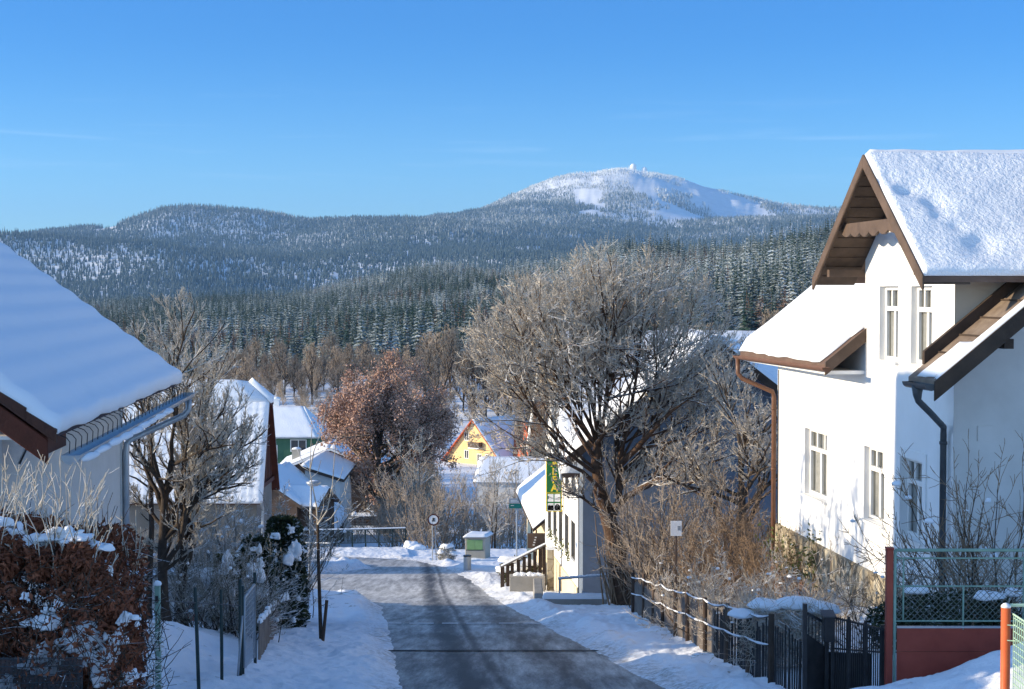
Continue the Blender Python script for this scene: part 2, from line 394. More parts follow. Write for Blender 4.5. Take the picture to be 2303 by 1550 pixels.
def snowslab(name, poly, thick, mat, parent, n=(24, 18), seed=0, amp=.03, edge=.25, dents=(), ripple=None, ragged=0.):
    """snow blanket on a roof slope. poly: 4 corners (eave a, eave b, ridge b, ridge a). rounded edges, real thickness"""
    a, b, c, d = [np.array(p, float) for p in poly]
    nu, nv = n
    nor = np.cross(b - a, d - a); nor /= np.linalg.norm(nor)
    if nor[2] < 0: nor = -nor
    U, W = np.meshgrid(np.linspace(0, 1, nu), np.linspace(0, 1, nv), indexing='ij')
    lu = np.linalg.norm(b - a); lv = np.linalg.norm(d - a)
    base = (a[None, None] * ((1 - U) * (1 - W))[..., None] + b * (U * (1 - W))[..., None] + c * (U * W)[..., None] + d * ((1 - U) * W)[..., None])
    if ragged:
        e = ragged * (fbm(U * lu * 1.8 + seed * 3.1, W * 0 + seed, 4) + .1) * (1 - sstep(0, .12, W))
        dv = (d - a) / lv
        base = base + dv * np.where(W < .5, e, 0)[..., None]
        e2 = ragged * (fbm(W * lv * 1.8 + seed * 7.7, U * 0 + 5, 4)) 
        du = (b - a) / lu
        base = base + du * (e2 * (1 - sstep(0, .1, U)) + e2 * sstep(.9, 1, U))[..., None]
    de = np.minimum(np.minimum(U, 1 - U) * lu, np.minimum(W, 1.3 - W) * lv)
    prof = np.sqrt(np.clip(1 - (1 - np.clip(de / edge, 0, 1)) ** 2, 0, 1))
    h = thick * (.12 + .88 * prof)
    h = h + amp * fbm(U * lu * 1.3 + seed, W * lv * 1.3 - seed, 4) * np.clip(prof, .1, 1) * 2
    if ripple: h = h + ripple[0] * np.sin(W * lv / ripple[1] * 2 * np.pi + 1.5 * fbm(U * 2, W * 2, 2)) * prof
    for (du_, dv_, r, dep) in dents:
        q = ((U - du_) * lu) ** 2 + ((W - dv_) * lv) ** 2
        h = h - dep * np.exp(-q / r ** 2)
    top = base + nor * h[..., None]
    V = np.concatenate([top.reshape(-1, 3), base.reshape(-1, 3)])
    idx = np.arange(nu * nv).reshape(nu, nv)
    q = np.stack([idx[:-1, :-1], idx[1:, :-1], idx[1:, 1:], idx[:-1, 1:]], -1).reshape(-1, 4)
    fl = [q, q[:, ::-1] + nu * nv]
    def side(e): return np.stack([e[:-1], e[1:], e[1:] + nu * nv, e[:-1] + nu * nv], -1)
    fl += [side(idx[:, 0])[:, ::-1], side(idx[:, -1]), side(idx[0, :]), side(idx[-1, :])[:, ::-1]]
    return npmesh(name, V, np.concatenate(fl), mat, parent, True)

# ---------------------------------------------------------------- terrain
BY = np.array([-400, -40, 0, 8, 15, 24, 62, 76, 88, 98, 103, 110, 130, 160, 200, 260, 320])
BZ = np.array([8, 1.5, -1.72, -3.35, -4.77, -6.19, -12.2, -13.9, -15.4, -16.5, -17.6, -18.6, -20.6, -23.0, -25.3, -28, -29.5])
ROAD = np.array([(4.6, -2), (3.94, 6), (2.3, 24), (1.0, 38), (-.16, 51), (-1.32, 64.5), (-2.3, 72.5), (-3.46, 80), (-5.2, 86), (-6.8, 88.5),
                 (-10.2, 91), (-14, 92.5), (-20, 95), (-45, 104), (-45, 97), (-20, 90), (-13, 88.2), (-9.5, 86.5), (-7.1, 79.5), (-9.6, 73.5), (-16, 73), (-45, 74),
                 (-45, 64), (-16, 63), (-9, 61.5), (-6.2, 58), (-4.8, 53), (-4.3, 51), (-3, 38), (-1.7, 24), (.03, 6), (.7, -2)], float)
def bz(y): return np.interp(y, BY, BZ)
_by = np.linspace(-400, 320, 2881)
_bs = np.interp(_by, BY, BZ)
_k = np.ones(41) / 41; _bs2 = np.convolve(np.pad(_bs, 20, 'edge'), _k, 'valid')
_wy = sstep(12, 40, _by); _bs = np.where((_by > 94) & (_by < 106), _bs, _bs2)
def bz(y): return np.interp(y, _by, _bs)
def roadsd(x, y):
    """signed distance to the road outline (negative inside)"""
    x = np.asarray(x, float); y = np.asarray(y, float)
    d2 = np.full(x.shape, 1e9); ins = np.zeros(x.shape, bool)
    n = len(ROAD)
    for i in range(n):
        ax, ay = ROAD[i]; bx, by_ = ROAD[(i + 1) % n]
        ex, ey = bx - ax, by_ - ay
        t = np.clip(((x - ax) * ex + (y - ay) * ey) / (ex * ex + ey * ey), 0, 1)
        d2 = np.minimum(d2, (x - ax - t * ex) ** 2 + (y - ay - t * ey) ** 2)
        c = ((ay > y) != (by_ > y)) & (x < ex * (y - ay) / (ey if ey else 1e-9) + ax)
        ins ^= c
    return np.where(ins, -1, 1) * np.sqrt(d2)
# photographed skyline and slopes of the hills: (px -> image row) at several distances
def pl(px, pts):
    a = np.array(pts, float); return np.interp(px, a[:, 0], a[:, 1])
HD = np.array([320, 430, 600, 800, 1000, 1250, 1500, 1900, 2500, 3200, 3800, 4500, 5500, 6500, 7500, 8300, 9500, 14000], float)
def hill_z(px):
    """elevation of the hills at each of HD for a view direction px"""
    px = np.asarray(px, float)
    crest = pl(px, [(-3000, 720), (-600, 715), (0, 715), (200, 712), (450, 702), (650, 690), (800, 655), (1000, 625), (1200, 612), (1400, 592), (1560, 590), (1700, 566), (1880, 542), (2100, 516), (2600, 490), (5000, 480)])
    dc = pl(px, [(-3000, 1500), (400, 1500), (1000, 1250), (1400, 1000), (1880, 880), (5000, 880)])
    foot = pl(px, [(-3000, 915), (400, 905), (800, 890), (1200, 890), (1500, 850), (1880, 800), (5000, 790)])
    mid = pl(px, [(-3000, 660), (0, 655), (400, 652), (700, 655), (1000, 610), (1300, 600), (1600, 600), (5000, 600)])
    rA = pl(px, [(-3000, 545), (-200, 530), (0, 533), (120, 535), (230, 545), (340, 566), (430, 588), (520, 600), (640, 598), (760, 590), (900, 588), (1050, 580), (1200, 572), (1300, 585), (1450, 600), (1700, 590), (5000, 590)])
    rB = pl(px, [(-3000, 590), (0, 575), (250, 572), (330, 575), (420, 580), (500, 585), (620, 582), (700, 568), (800, 555), (950, 535), (1100, 540), (1300, 548), (1500, 560), (1700, 560), (5000, 570)])
    sk = pl(px, [(-3000, 520), (-300, 535), (0, 529), (120, 521), (230, 519), (300, 502), (370, 480), (440, 473), (560, 472), (640, 478), (720, 489), (800, 489), (950, 491), (1050, 488), (1150, 492), (1300, 500), (1500, 520), (1800, 500), (5000, 500)])
    s6 = pl(px, [(-3000, 580), (0, 570), (500, 540), (900, 512), (1050, 489), (1100, 478), (1180, 455), (1250, 446), (1330, 436), (1420, 430), (1480, 440), (1560, 470), (1640, 490), (1760, 492), (5000, 500)])
    s7 = pl(px, [(-3000, 600), (500, 570), (900, 510), (1050, 488), (1100, 463), (1180, 429), (1240, 408), (1300, 393), (1330, 397), (1380, 388), (1420, 388), (1450, 393), (1500, 401), (1560, 415), (1640, 438), (1700, 457), (1750, 467), (1840, 472), (1900, 476), (2200, 490), (5000, 500)])
    n = px.shape[0]
    Z = np.zeros((n, len(HD)))
    def zr(row, D): return -(row - 650.0) / F * D
    for j, D in enumerate(HD):
        if D <= 1900:
            t = np.clip((D - 320) / (dc - 320), 0, 2)
            zf = zr(foot, 320.); zc = zr(crest, dc)
            zz = zf + (zc - zf) * (.45 * t ** 1.0 + .55 * t ** 1.7)
            over = D > dc
            zz = np.where(over, zc - (D - dc) * .10, zz)
            Z[:, j] = zz
        elif D == 2500: Z[:, j] = np.minimum(zr(mid + 28, D), zr(crest + 5, D))
        elif D == 3200: Z[:, j] = zr(mid, D)
        elif D == 3800: Z[:, j] = zr(rA, D)
        elif D == 4500: Z[:, j] = zr(rB, D)
        elif D == 5500: Z[:, j] = zr(sk, D)
        elif D == 6500: Z[:, j] = zr(s6, D)
        elif D == 7500: Z[:, j] = zr(s7, D)
        elif D == 8300: Z[:, j] = zr(s7 + 45, D)
        elif D == 9500: Z[:, j] = zr(s7 + 130, D)
        else: Z[:, j] = zr(np.full(n, 640.), D)
    return Z
_PXT = np.linspace(-3000, 5000, 801)
_HZ = hill_z(_PXT)
# soften across directions so that ridges read as rounded hills
_kk = np.hanning(7); _kk /= _kk.sum()
_HZ = np.stack([np.convolve(np.pad(_HZ[:, j], 3, 'edge'), _kk, 'valid') for j in range(_HZ.shape[1])], 1)
# Hermite slopes along distance (limited, so crests stay crests)
_dz = np.diff(_HZ, axis=1) / np.diff(HD)
_mz = np.zeros_like(_HZ)
_a, _b = _dz[:, :-1], _dz[:, 1:]
_mz[:, 1:-1] = np.where(_a * _b > 0, 2 * _a * _b / (_a + _b + 1e-12), 0)
_mz[:, 0] = _dz[:, 0]; _mz[:, -1] = _dz[:, -1]
def farz(x, y):
    y = np.maximum(y, 1.0); px = CX + F * x / y
    D = np.clip(np.hypot(x, y) * np.where(y > 1, y / np.hypot(x, y), 1), HD[0], HD[-1])
    fi = np.clip((px + 3000) / 10.0, 0, 799.999); i0 = fi.astype(int); fr = fi - i0
    j = np.clip(np.searchsorted(HD, D, 'right') - 1, 0, len(HD) - 2)
    h = HD[j + 1] - HD[j]; t = (D - HD[j]) / h
    h00 = 2 * t ** 3 - 3 * t ** 2 + 1; h10 = t ** 3 - 2 * t ** 2 + t; h01 = -2 * t ** 3 + 3 * t ** 2; h11 = t ** 3 - t ** 2
    def ev(i): return h00 * _HZ[i, j] + h10 * h * _mz[i, j] + h01 * _HZ[i, j + 1] + h11 * h * _mz[i, j + 1]
    z = ev(i0) * (1 - fr) + ev(i0 + 1) * fr
    a = sstep(500, 3000, D)
    z = z + sstep(5800, 7000, D) * 26 * fbm(x / 170., y / 300., 5)
    z = z + a * (60 * fbm(x / 560. + 2.2, y / 900., 5) * (.35 + .65 * sstep(0, 250, 330 - np.abs(z - 130)))) + (1 - a) * 3 * fbm(x / 60., y / 60., 3) * sstep(320, 500, D)
    return z
def gz(x, y, detail=True):
    """height of the snow-covered ground"""
    x = np.atleast_1d(np.asarray(x, float)); y = np.atleast_1d(np.asarray(y, float))
    z = bz(y)
    near = (y < 340)
    sd = np.full(x.shape, 50.)
    q = (np.abs(x) < 60) & (y < 125) & (y > -10)
    if q.any(): sd[q] = roadsd(x[q], y[q])
    cen = 2.54 - .0935 * y
    rt = x > cen
    out = sstep(-.05, .9, sd)
    lump = fbm(x * .9, y * .9, 4)
    fade = 1 - sstep(36, 47, y)
    off_r = .10 + .20 * sstep(.8, 3, sd) * (1 - sstep(40, 48, y)) + .75 * sstep(4.6, 7.5, x) * fade + .25 * sstep(24, 14, y)
    off_l = .12 + .16 * sstep(1, 3, sd) + .75 * sstep(4.6, 6.4, -x) * (1 - sstep(24, 34, y))
    off = np.where(rt, off_r, off_l) * np.where(y < 60, 1, .6)
    z = z + out * off
    # ploughed bank along the edges
    bank = np.exp(-((sd - .8) / .55) ** 2) * (.04 + .26 * np.clip(lump + .05, 0, 1))
    z = z + np.where(sd > 0, bank, 0) * np.where(q, 1, 0)
    # heap at the corner by the street tree, and small island heap
    z = z + .40 * np.exp(-(((x + 6.1) / 1.3) ** 2 + ((y - 49.) / 4.) ** 2)) * sstep(-.1, .6, sd)
    z = z + .22 * np.exp(-(((x + 9.2) / 2.0) ** 2 + ((y - 79.5) / 3.5) ** 2)) * sstep(-.1, .8, sd)
    for (mx, my, mw, ma) in ((5.0, 19.3, .55, .16), (6.1, 19.2, .5, .15), (7.2, 19.3, .5, .16), (4.2, 19.4, .5, .14)):
        z = z + ma * np.exp(-(((x - mx) / mw) ** 2 + ((y - my) / .45) ** 2))
    if detail:
        z = z + sstep(0, .5, sd) * (.06 * lump + .07 * fbm(x * 2.6, y * 2.6, 3) + .03 * fbm(x * 8., y * 8., 2) * (y < 60)) * np.where(y < 130, 1, 0)
        z = z - (1 - sstep(-.25, .12, sd + .30 * fbm(x * 1.1, y * .8, 4))) * .06
    w = sstep(200, 330, y)
    far = y > 195
    if far.any():
        zf = farz(x[far], y[far]); z = z.copy(); wf = w[far]
        z[far] = z[far] * (1 - wf) + zf * wf
    # gentle rise to both sides of the valley
    return z
def g1(x, y): return float(gz(x, y)[0])
def G(px, D, dz=0.):
    """ground point below image column px at distance D"""
    z = -5.
    for _ in range(3):
        # v from z: z = k(-SP+v CP), D = k(CP+v SP)
        t = z / D; v = (t * CP + SP) / (CP - t * SP)
        x = (px - CX) / F * D / (CP + v * SP); z = g1(x, D)
    return Vector((x, D, z + dz))

def build_ground():
    half = np.linspace(0, 1700, 560)
    ang = np.concatenate([-half[::-1][:-1], half]) / F
    extra = np.array([.55, .65, .8, 1.0, 1.25, 1.6, 2.1, 2.8, 4, 6, 10, 20])
    ang = np.concatenate([-extra[::-1], ang, extra])
    D = [6.0]
    while D[-1] < 13500:
        d = D[-1]
        D.append(d * (1.0042 if d < 60 else 1.0065 if d < 125 else 1.013 if d < 1600 else 1.016))
    D = np.array(D); na, nd = len(ang), len(D)
    X = ang[:, None] * D[None, :]; Y = np.repeat(D[None, :], na, 0)
    xm = 9000
    X = np.clip(X, -xm, xm)
    Z = gz(X.ravel(), Y.ravel()).reshape(na, nd)
    V = np.stack([X, Y, Z], -1).reshape(-1, 3)
    idx = np.arange(na * nd).reshape(na, nd)
    Fq = np.stack([idx[:-1, :-1], idx[1:, :-1], idx[1:, 1:], idx[:-1, 1:]], -1).reshape(-1, 4)
    yc = Y[:-1, :-1].ravel()
    o = npmesh('ground', V, Fq, ['ground_snow', 'hill_snow'], None, True, (yc > 700).astype(np.int32))
    gs_ = np.zeros(V.shape[0]); q = (np.abs(V[:, 0]) < 60) & (V[:, 1] < 112); sdv = roadsd(V[q, 0], V[q, 1])
    gs_[q] = np.where(sdv > -.4, np.exp(-(np.maximum(sdv - .15, 0) / .45) ** 2), 0) * (.45 + .55 * sstep(-.2, .3, fbm(V[q, 0] * .5, V[q, 1] * .5, 3)))
    at = o.data.attributes.new('grit', 'FLOAT', 'POINT'); at.data.foreach_set('value', gs_.astype(np.float32))
    tag(o, kind='structure')
    # the ground behind and beside the camera
    xs = np.linspace(-130, 130, 105); ys = np.linspace(-60, 6.3, 34)
    XX, YY = np.meshgrid(xs, ys, indexing='ij')
    ZZ = gz(XX.ravel(), YY.ravel()).reshape(XX.shape)
    V = np.stack([XX, YY, ZZ - .004], -1).reshape(-1, 3); idx = np.arange(XX.size).reshape(XX.shape)
    Fq = np.stack([idx[:-1, :-1], idx[1:, :-1], idx[1:, 1:], idx[:-1, 1:]], -1).reshape(-1, 4)
    tag(npmesh('ground', V, Fq, 'ground_snow', None, True), kind='structure')
    # carriageway
    xs = np.arange(-45, 8, .3); ys = np.concatenate([np.arange(-2, 60, .3), np.arange(60, 106, .4)])
    XX, YY = np.meshgrid(xs, ys, indexing='ij')
    sd = roadsd(XX.ravel(), YY.ravel()).reshape(XX.shape)
    Z = bz(YY) + .01 * vnoise(XX * .8, YY * .8)
    V = np.stack([XX, YY, Z], -1).reshape(-1, 3); idx = np.arange(XX.size).reshape(XX.shape)
    Fq = np.stack([idx[:-1, :-1], idx[1:, :-1], idx[1:, 1:], idx[:-1, 1:]], -1)
    k = (sd[:-1, :-1] < .45); Fq = Fq[k]
    us, inv = np.unique(Fq, return_inverse=True)
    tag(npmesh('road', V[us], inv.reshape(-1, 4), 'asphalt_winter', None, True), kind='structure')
    # drainage channel across the road; the white strip is sunlight painted on
    for (y0, w, m) in ((31.4, .10, 'dark_gap'), (41.0, .12, 'snow')):
        mb = MB()
        xl = -1.7 - .0963 * (y0 - 24) - .9; xr = 2.3 - .0911 * (y0 - 24) + .2
        n = 24
        for i in range(n):
            xa = xl + (xr - xl) * i / n; xb = xl + (xr - xl) * (i + 1) / n
            if m == 'snow' and i % 7 in (3, 6): continue
            ya = y0 + .03 * vnoise(xa * 2, 3); yb = y0 + .03 * vnoise(xb * 2, 3)
            za = float(bz(ya)) + .018
            mb.quad((xa, ya - w, za + .158 * w), (xb, yb - w, za + .158 * w), (xb, yb + w, za - .158 * w), (xa, ya + w, za - .158 * w))
        tag(mb.build('road_channel' if m != 'snow' else 'road_light_strip', m), kind='structure')
build_ground()
# ---------------------------------------------------------------- branches
def nrm(v): return v / (np.linalg.norm(v, axis=-1, keepdims=True) + 1e-9)
def tubes(pts, rad, sides):
    """pts (N,n,3) rad (N,n) -> verts, quads"""
    Nn, n, _ = pts.shape
    t = np.empty_like(pts); t[:, 1:-1] = pts[:, 2:] - pts[:, :-2]; t[:, 0] = pts[:, 1] - pts[:, 0]; t[:, -1] = pts[:, -1] - pts[:, -2]
    t = nrm(t)
    ref = np.where(np.abs(t[:, :1, 2:3]) > .8, np.array([1., 0, 0]), np.array([0, 0, 1.])) * np.ones_like(t)
    x = nrm(np.cross(t, ref)); y = np.cross(t, x)
    a = np.arange(sides) * 2 * np.pi / sides
    V = pts[:, :, None] + rad[:, :, None, None] * (x[:, :, None] * np.cos(a)[None, None, :, None] + y[:, :, None] * np.sin(a)[None, None, :, None])
    idx = np.arange(Nn * n * sides).reshape(Nn, n, sides)
    nx = np.roll(idx, -1, 2)
    Fq = np.stack([idx[:, :-1], nx[:, :-1], nx[:, 1:], idx[:, 1:]], -1).reshape(-1, 4)
    return V.reshape(-1, 3), Fq
def grow(rng, S, Dr, Ln, r0, r1, n, wander, up):
    """batch of branches: S (N,3) starts, Dr dirs, Ln lengths"""
    Nn = len(S); pts = np.empty((Nn, n, 3)); pts[:, 0] = S; d = nrm(Dr.copy())
    upv = np.array([0, 0, 1.])
    for i in range(1, n):
        d = nrm(d + rng.normal(0, wander, (Nn, 3)) + upv * up)
        pts[:, i] = pts[:, i - 1] + d * (Ln / (n - 1))[:, None]
    t = np.linspace(0, 1, n)[None]
    rad = r0[:, None] * (1 - t) + r1[:, None] * t
    return pts, rad
def spawn(rng, pts, rad, k, f0, f1, ang, angj=.25, tip=False):
    """k child starts on every parent branch"""
    Nn, n, _ = pts.shape
    f = rng.uniform(f0, f1, (Nn, k))
    if tip: f[:, 0] = 1.
    q = f * (n - 1); i = np.minimum(q.astype(int), n - 2); fr = (q - i)[..., None]
    I = np.arange(Nn)[:, None]
    p = pts[I, i] * (1 - fr) + pts[I, i + 1] * fr
    t = nrm(pts[I, i + 1] - pts[I, i])
    r = rad[I, i] * (1 - fr[..., 0]) + rad[I, i + 1] * fr[..., 0]
    rnd = rng.normal(0, 1, (Nn, k, 3)); perp = nrm(rnd - t * (rnd * t).sum(-1, keepdims=True))
    a = np.clip(rng.normal(ang, angj, (Nn, k)), .1, 1.5)[..., None]
    if tip: a[:, 0] = .12
    d = t * np.cos(a) + perp * np.sin(a)
    return p.reshape(-1, 3), d.reshape(-1, 3), r.reshape(-1), f.reshape(-1)
def ell_dist(p, d, c, rad):
    """distance from p along d to the ellipsoid surface (0 when outside)"""
    q = (p - c) / rad; e = d / rad
    A = (e * e).sum(-1); B = (q * e).sum(-1); Cc = (q * q).sum(-1) - 1
    disc = B * B - A * Cc
    return np.where((disc > 0), np.maximum((-B + np.sqrt(np.maximum(disc, 0))) / A, 0), 0)
def cat(parts):
    Vs, Fs, n = [], [], 0
    for V, Fq in parts:
        Vs.append(V); Fs.append(Fq + n); n += len(V)
    return np.concatenate(Vs), np.concatenate(Fs)

def tree_mesh(seed, trunk, r_trunk, crown_c, crown_r, limbs=9, levels=((10, .75), (9, .55), (7, .4)), rtw=.006, wander=.12, up=.02, ang=.75,
              limb_dirs=None, first=.35, spread=1.1, sidesT=9, kids_len=(.5, .4, .3), droop=0., extra=None, minr=.0035, lw=None):
    """bare tree. returns (trunk V,F), (twig V,F), twig tips"""
    rng = np.random.RandomState(seed)
    crown_c = np.array(crown_c, float); crown_r = np.array(crown_r, float)
    tr = np.array(trunk, float)[None]; n = tr.shape[1]
    trad = np.linspace(r_trunk, r_trunk * .45, n)[None]
    trad[0, 0] *= 1.35
    T = [tubes(tr, trad, sidesT)]; W = []
    # limbs
    if limb_dirs is None:
        S, d, r, f = spawn(rng, tr, trad, limbs, first, 1., spread, .3, tip=True)
        d[:, 2] = np.abs(d[:, 2]) * .8 + .15
    else:
        S = np.array([l[0] for l in limb_dirs], float); d = np.array([l[1] for l in limb_dirs], float); r = np.full(len(S), r_trunk * .6)
    d = nrm(d)
    Ln = ell_dist(S, d, crown_c, crown_r) * rng.uniform(.78, .98, len(S))
    Ln = np.maximum(Ln, .3)
    if lw is not None: r = np.array(lw, float)
    else: r = np.minimum(r * .75, Ln * .045 + rtw)
    pts, rad = grow(rng, S, d, Ln, r, r * .25 + rtw * .5, 9, wander, up)
    T.append(tubes(pts, rad, 6))
    if extra:
        for (ep, er) in extra:
            ep = np.array(ep, float)[None]; er_ = np.linspace(er[0], er[1], ep.shape[1])[None]
            T.append(tubes(ep, er_, 6))
            m = ep.shape[1]
            # resample to 9 points
            q = np.linspace(0, m - 1, 9); i = np.minimum(q.astype(int), m - 2); fr = (q - i)[:, None]
            pts = np.concatenate([pts, (ep[0, i] * (1 - fr) + ep[0, i + 1] * fr)[None]])
            rad = np.concatenate([rad, np.linspace(er[0], er[1], 9)[None]])
    tips = None
    for li, (k, lf) in enumerate(levels):
        S, d, r, f = spawn(rng, pts, rad, k, .22 if li == 0 else .12, 1., ang, .3, tip=True)
        d = nrm(d + np.array([0, 0, up * 4 - droop * (li > 0)]))
        room = ell_dist(S, d, crown_c, crown_r * 1.03)
        base = np.repeat(np.linalg.norm(np.diff(pts, axis=1), axis=2).sum(1), k)
        Ln = np.minimum(base * lf * rng.uniform(.5, 1.15, len(S)) * (1.15 - .5 * f), room * .95 + .12 * base * rng.rand(len(S)))
        Ln = np.maximum(Ln, base * .07)
        last = li == len(levels) - 1
        nn = 4 if last else 6
        rr = np.minimum(r * .7, Ln * .022 + rtw); rr = np.maximum(rr, rtw)
        pts, rad = grow(rng, S, d, Ln, rr, np.maximum(rr * .35, minr), nn, wander * 1.2, up * 1.5 - droop * .2)
        tb = tubes(pts, rad, 5 if li == 0 else 3)
        (T if li == 0 else W).append(tb)
        tips = pts
    return cat(T), cat(W), tips

def plant_tree(name, label, catg, loc, tm, bark, twig, group=None, scale=1., rot=0., crown_name='crown', more=None):
    t = thing(name, label, catg, loc, group)
    (TV, TF), (WV, WF) = tm[0], tm[1]
    a = npmesh('trunk', TV, TF, bark, None, True); a.parent = t
    b = npmesh(crown_name, WV, WF, twig, None, False); b.parent = t
    t.scale = (scale,) * 3; t.rotation_euler = (0, 0, rot)
    if more: more(t)
    return t
def dup(root, loc, rot=0, scale=None, label=None):
    r = root.copy(); C.objects.link(r); r.location = loc; r.rotation_euler = (0, 0, rot)
    if scale is not None: r.scale = (scale,) * 3 if isinstance(scale, (int, float)) else scale
    if label: r['label'] = label
    for ch in root.children:
        c = ch.copy(); C.objects.link(c); c.parent = r
        for g in ch.children:
            d = g.copy(); C.objects.link(d); d.parent = c
    return r

# leaves as small folded blades
def leaf_mesh(rng, Pn, size, elong=2.0, jit=.4, down=0.):
    n = len(Pn)
    d = rng.normal(0, 1, (n, 3)); d[:, 2] -= down; d = nrm(d)
    r = rng.normal(0, 1, (n, 3)); s = nrm(np.cross(d, r))
    nn = np.cross(s, d)
    L_ = size * rng.uniform(1 - jit, 1 + jit, n)[:, None]; Wd = L_ / elong
    tip = Pn + d * L_ - nn * L_ * .15; midl = Pn + d * L_ * .5 + s * Wd * .5 + nn * Wd * .2; midr = Pn + d * L_ * .5 - s * Wd * .5 + nn * Wd * .2
    V = np.stack([Pn, midl, tip, midr], 1).reshape(-1, 3)
    Fq = np.arange(n * 4).reshape(n, 4)
    return V, Fq

# spruce built of whorls of drooping boughs
def spruce_mesh(name, seed, H=20., Rb=3.2, tiers=15, per=8, mat='spruce', seg=3, irregular=.25, mats=None):
    rng = np.random.RandomState(seed)
    V = []; Fq = []; n = 0
    tv, tf = tubes(np.array([[(0, 0, -1.), (0, 0, H * .5), (0, 0, H)]], float), np.array([[H * .012, H * .007, .02]]), 5)
    V.append(tv); Fq.append(tf); n += len(tv)
    for i in range(tiers):
        f = (i + .35) / tiers
        z = H * (.08 + .90 * f)
        Rr = Rb * (1 - f) ** .85 * rng.uniform(1 - irregular, 1 + irregular * .6) + .12
        off = rng.rand() * 6.28
        for k in range(per):
            a = off + 6.283 * k / per + rng.normal(0, .18)
            r = Rr * rng.uniform(.65, 1.15); w = max(r * .42, .25) * rng.uniform(.8, 1.2)
            dro = r * rng.uniform(.25, .55)
            ca, sa = math.cos(a), math.sin(a)
            zz = z + rng.normal(0, .12 * H / tiers)
            pts = []
            for s_ in range(seg + 1):
                q = s_ / seg
                rad = r * q; zc = zz - dro * q ** 1.4 + (.12 * r * max(0, q - .75) * 2)
                ww = w * (q + .12) ** .6 * (1.15 - q) ** .5 * 1.1
                sag = -.45 * ww
                pts += [(ca * rad - sa * ww, sa * rad + ca * ww, zc + sag), (ca * rad, sa * rad, zc + .04), (ca * rad + sa * ww, sa * rad - ca * ww, zc + sag)]
            b = n
            V.append(np.array(pts)); n += len(pts)
            fs = []
            for s_ in range(seg):
                o = b + s_ * 3
                fs += [(o, o + 3, o + 4, o + 1), (o + 1, o + 4, o + 5, o + 2)]
            Fq.append(np.array(fs))
    return npmesh(name, np.concatenate(V), np.concatenate(Fq), mat, link=False)
def farspruce_mesh(name, seed, H=18., Rb=2.6, tiers=6, sides=7, mat='spruce_frost'):
    rng = np.random.RandomState(seed); V = []; T = []; n = 0
    for i in range(tiers):
        f = i / tiers; z0 = H * (.06 + .86 * f); Rr = Rb * (1 - f) ** .9 + .15; hh = H / tiers * 1.9
        apex = (rng.normal(0, .08), rng.normal(0, .08), min(z0 + hh, H))
        ring = []
        for k in range(sides):
            a = 6.283 * (k + rng.rand() * .6) / sides; r = Rr * (rng.uniform(.55, 1.15))
            ring.append((r * math.cos(a), r * math.sin(a), z0 - rng.rand() * .3 * Rr))
        V += [apex] + ring
        T += [(n, n + 1 + k, n + 1 + (k + 1) % sides) for k in range(sides)]
        n += sides + 1
    return npmesh(name, np.array(V), np.array(T), mat, link=False)
# ---------------------------------------------------------------- buildings
def frame2(ox, oy, dx, dy):
    """local frame: a along (dx,dy), b to its right, z absolute"""
    n = math.hypot(dx, dy); dx /= n; dy /= n
    return lambda a, b, z: Vector((ox + a * dx + b * dy, oy + a * dy - b * dx, z))
def wall_holes(mb, f, a0, a1, z0, z1, holes, depth=.16, mi=0, mr=0):
    """wall in the plane f(a,z,0) with window openings and their reveals; f(a,z,d): d goes inward"""
    As = sorted({a0, a1, *[h[0] for h in holes], *[h[1] for h in holes]}); Zs = sorted({z0, z1, *[h[2] for h in holes], *[h[3] for h in holes]})
    for i in range(len(As) - 1):
        for j in range(len(Zs) - 1):
            ca, cz = (As[i] + As[i + 1]) / 2, (Zs[j] + Zs[j + 1]) / 2
            if any(h[0] < ca < h[1] and h[2] < cz < h[3] for h in holes): continue
            mb.quad(f(As[i], Zs[j], 0), f(As[i + 1], Zs[j], 0), f(As[i + 1], Zs[j + 1], 0), f(As[i], Zs[j + 1], 0), mi)
    for h in holes:
        c = [(h[0], h[2]), (h[1], h[2]), (h[1], h[3]), (h[0], h[3])]
        for k in range(4):
            p, q = c[k], c[(k + 1) % 4]
            mb.quad(f(*p, 0), f(*q, 0), f(*q, depth), f(*p, depth), mr)
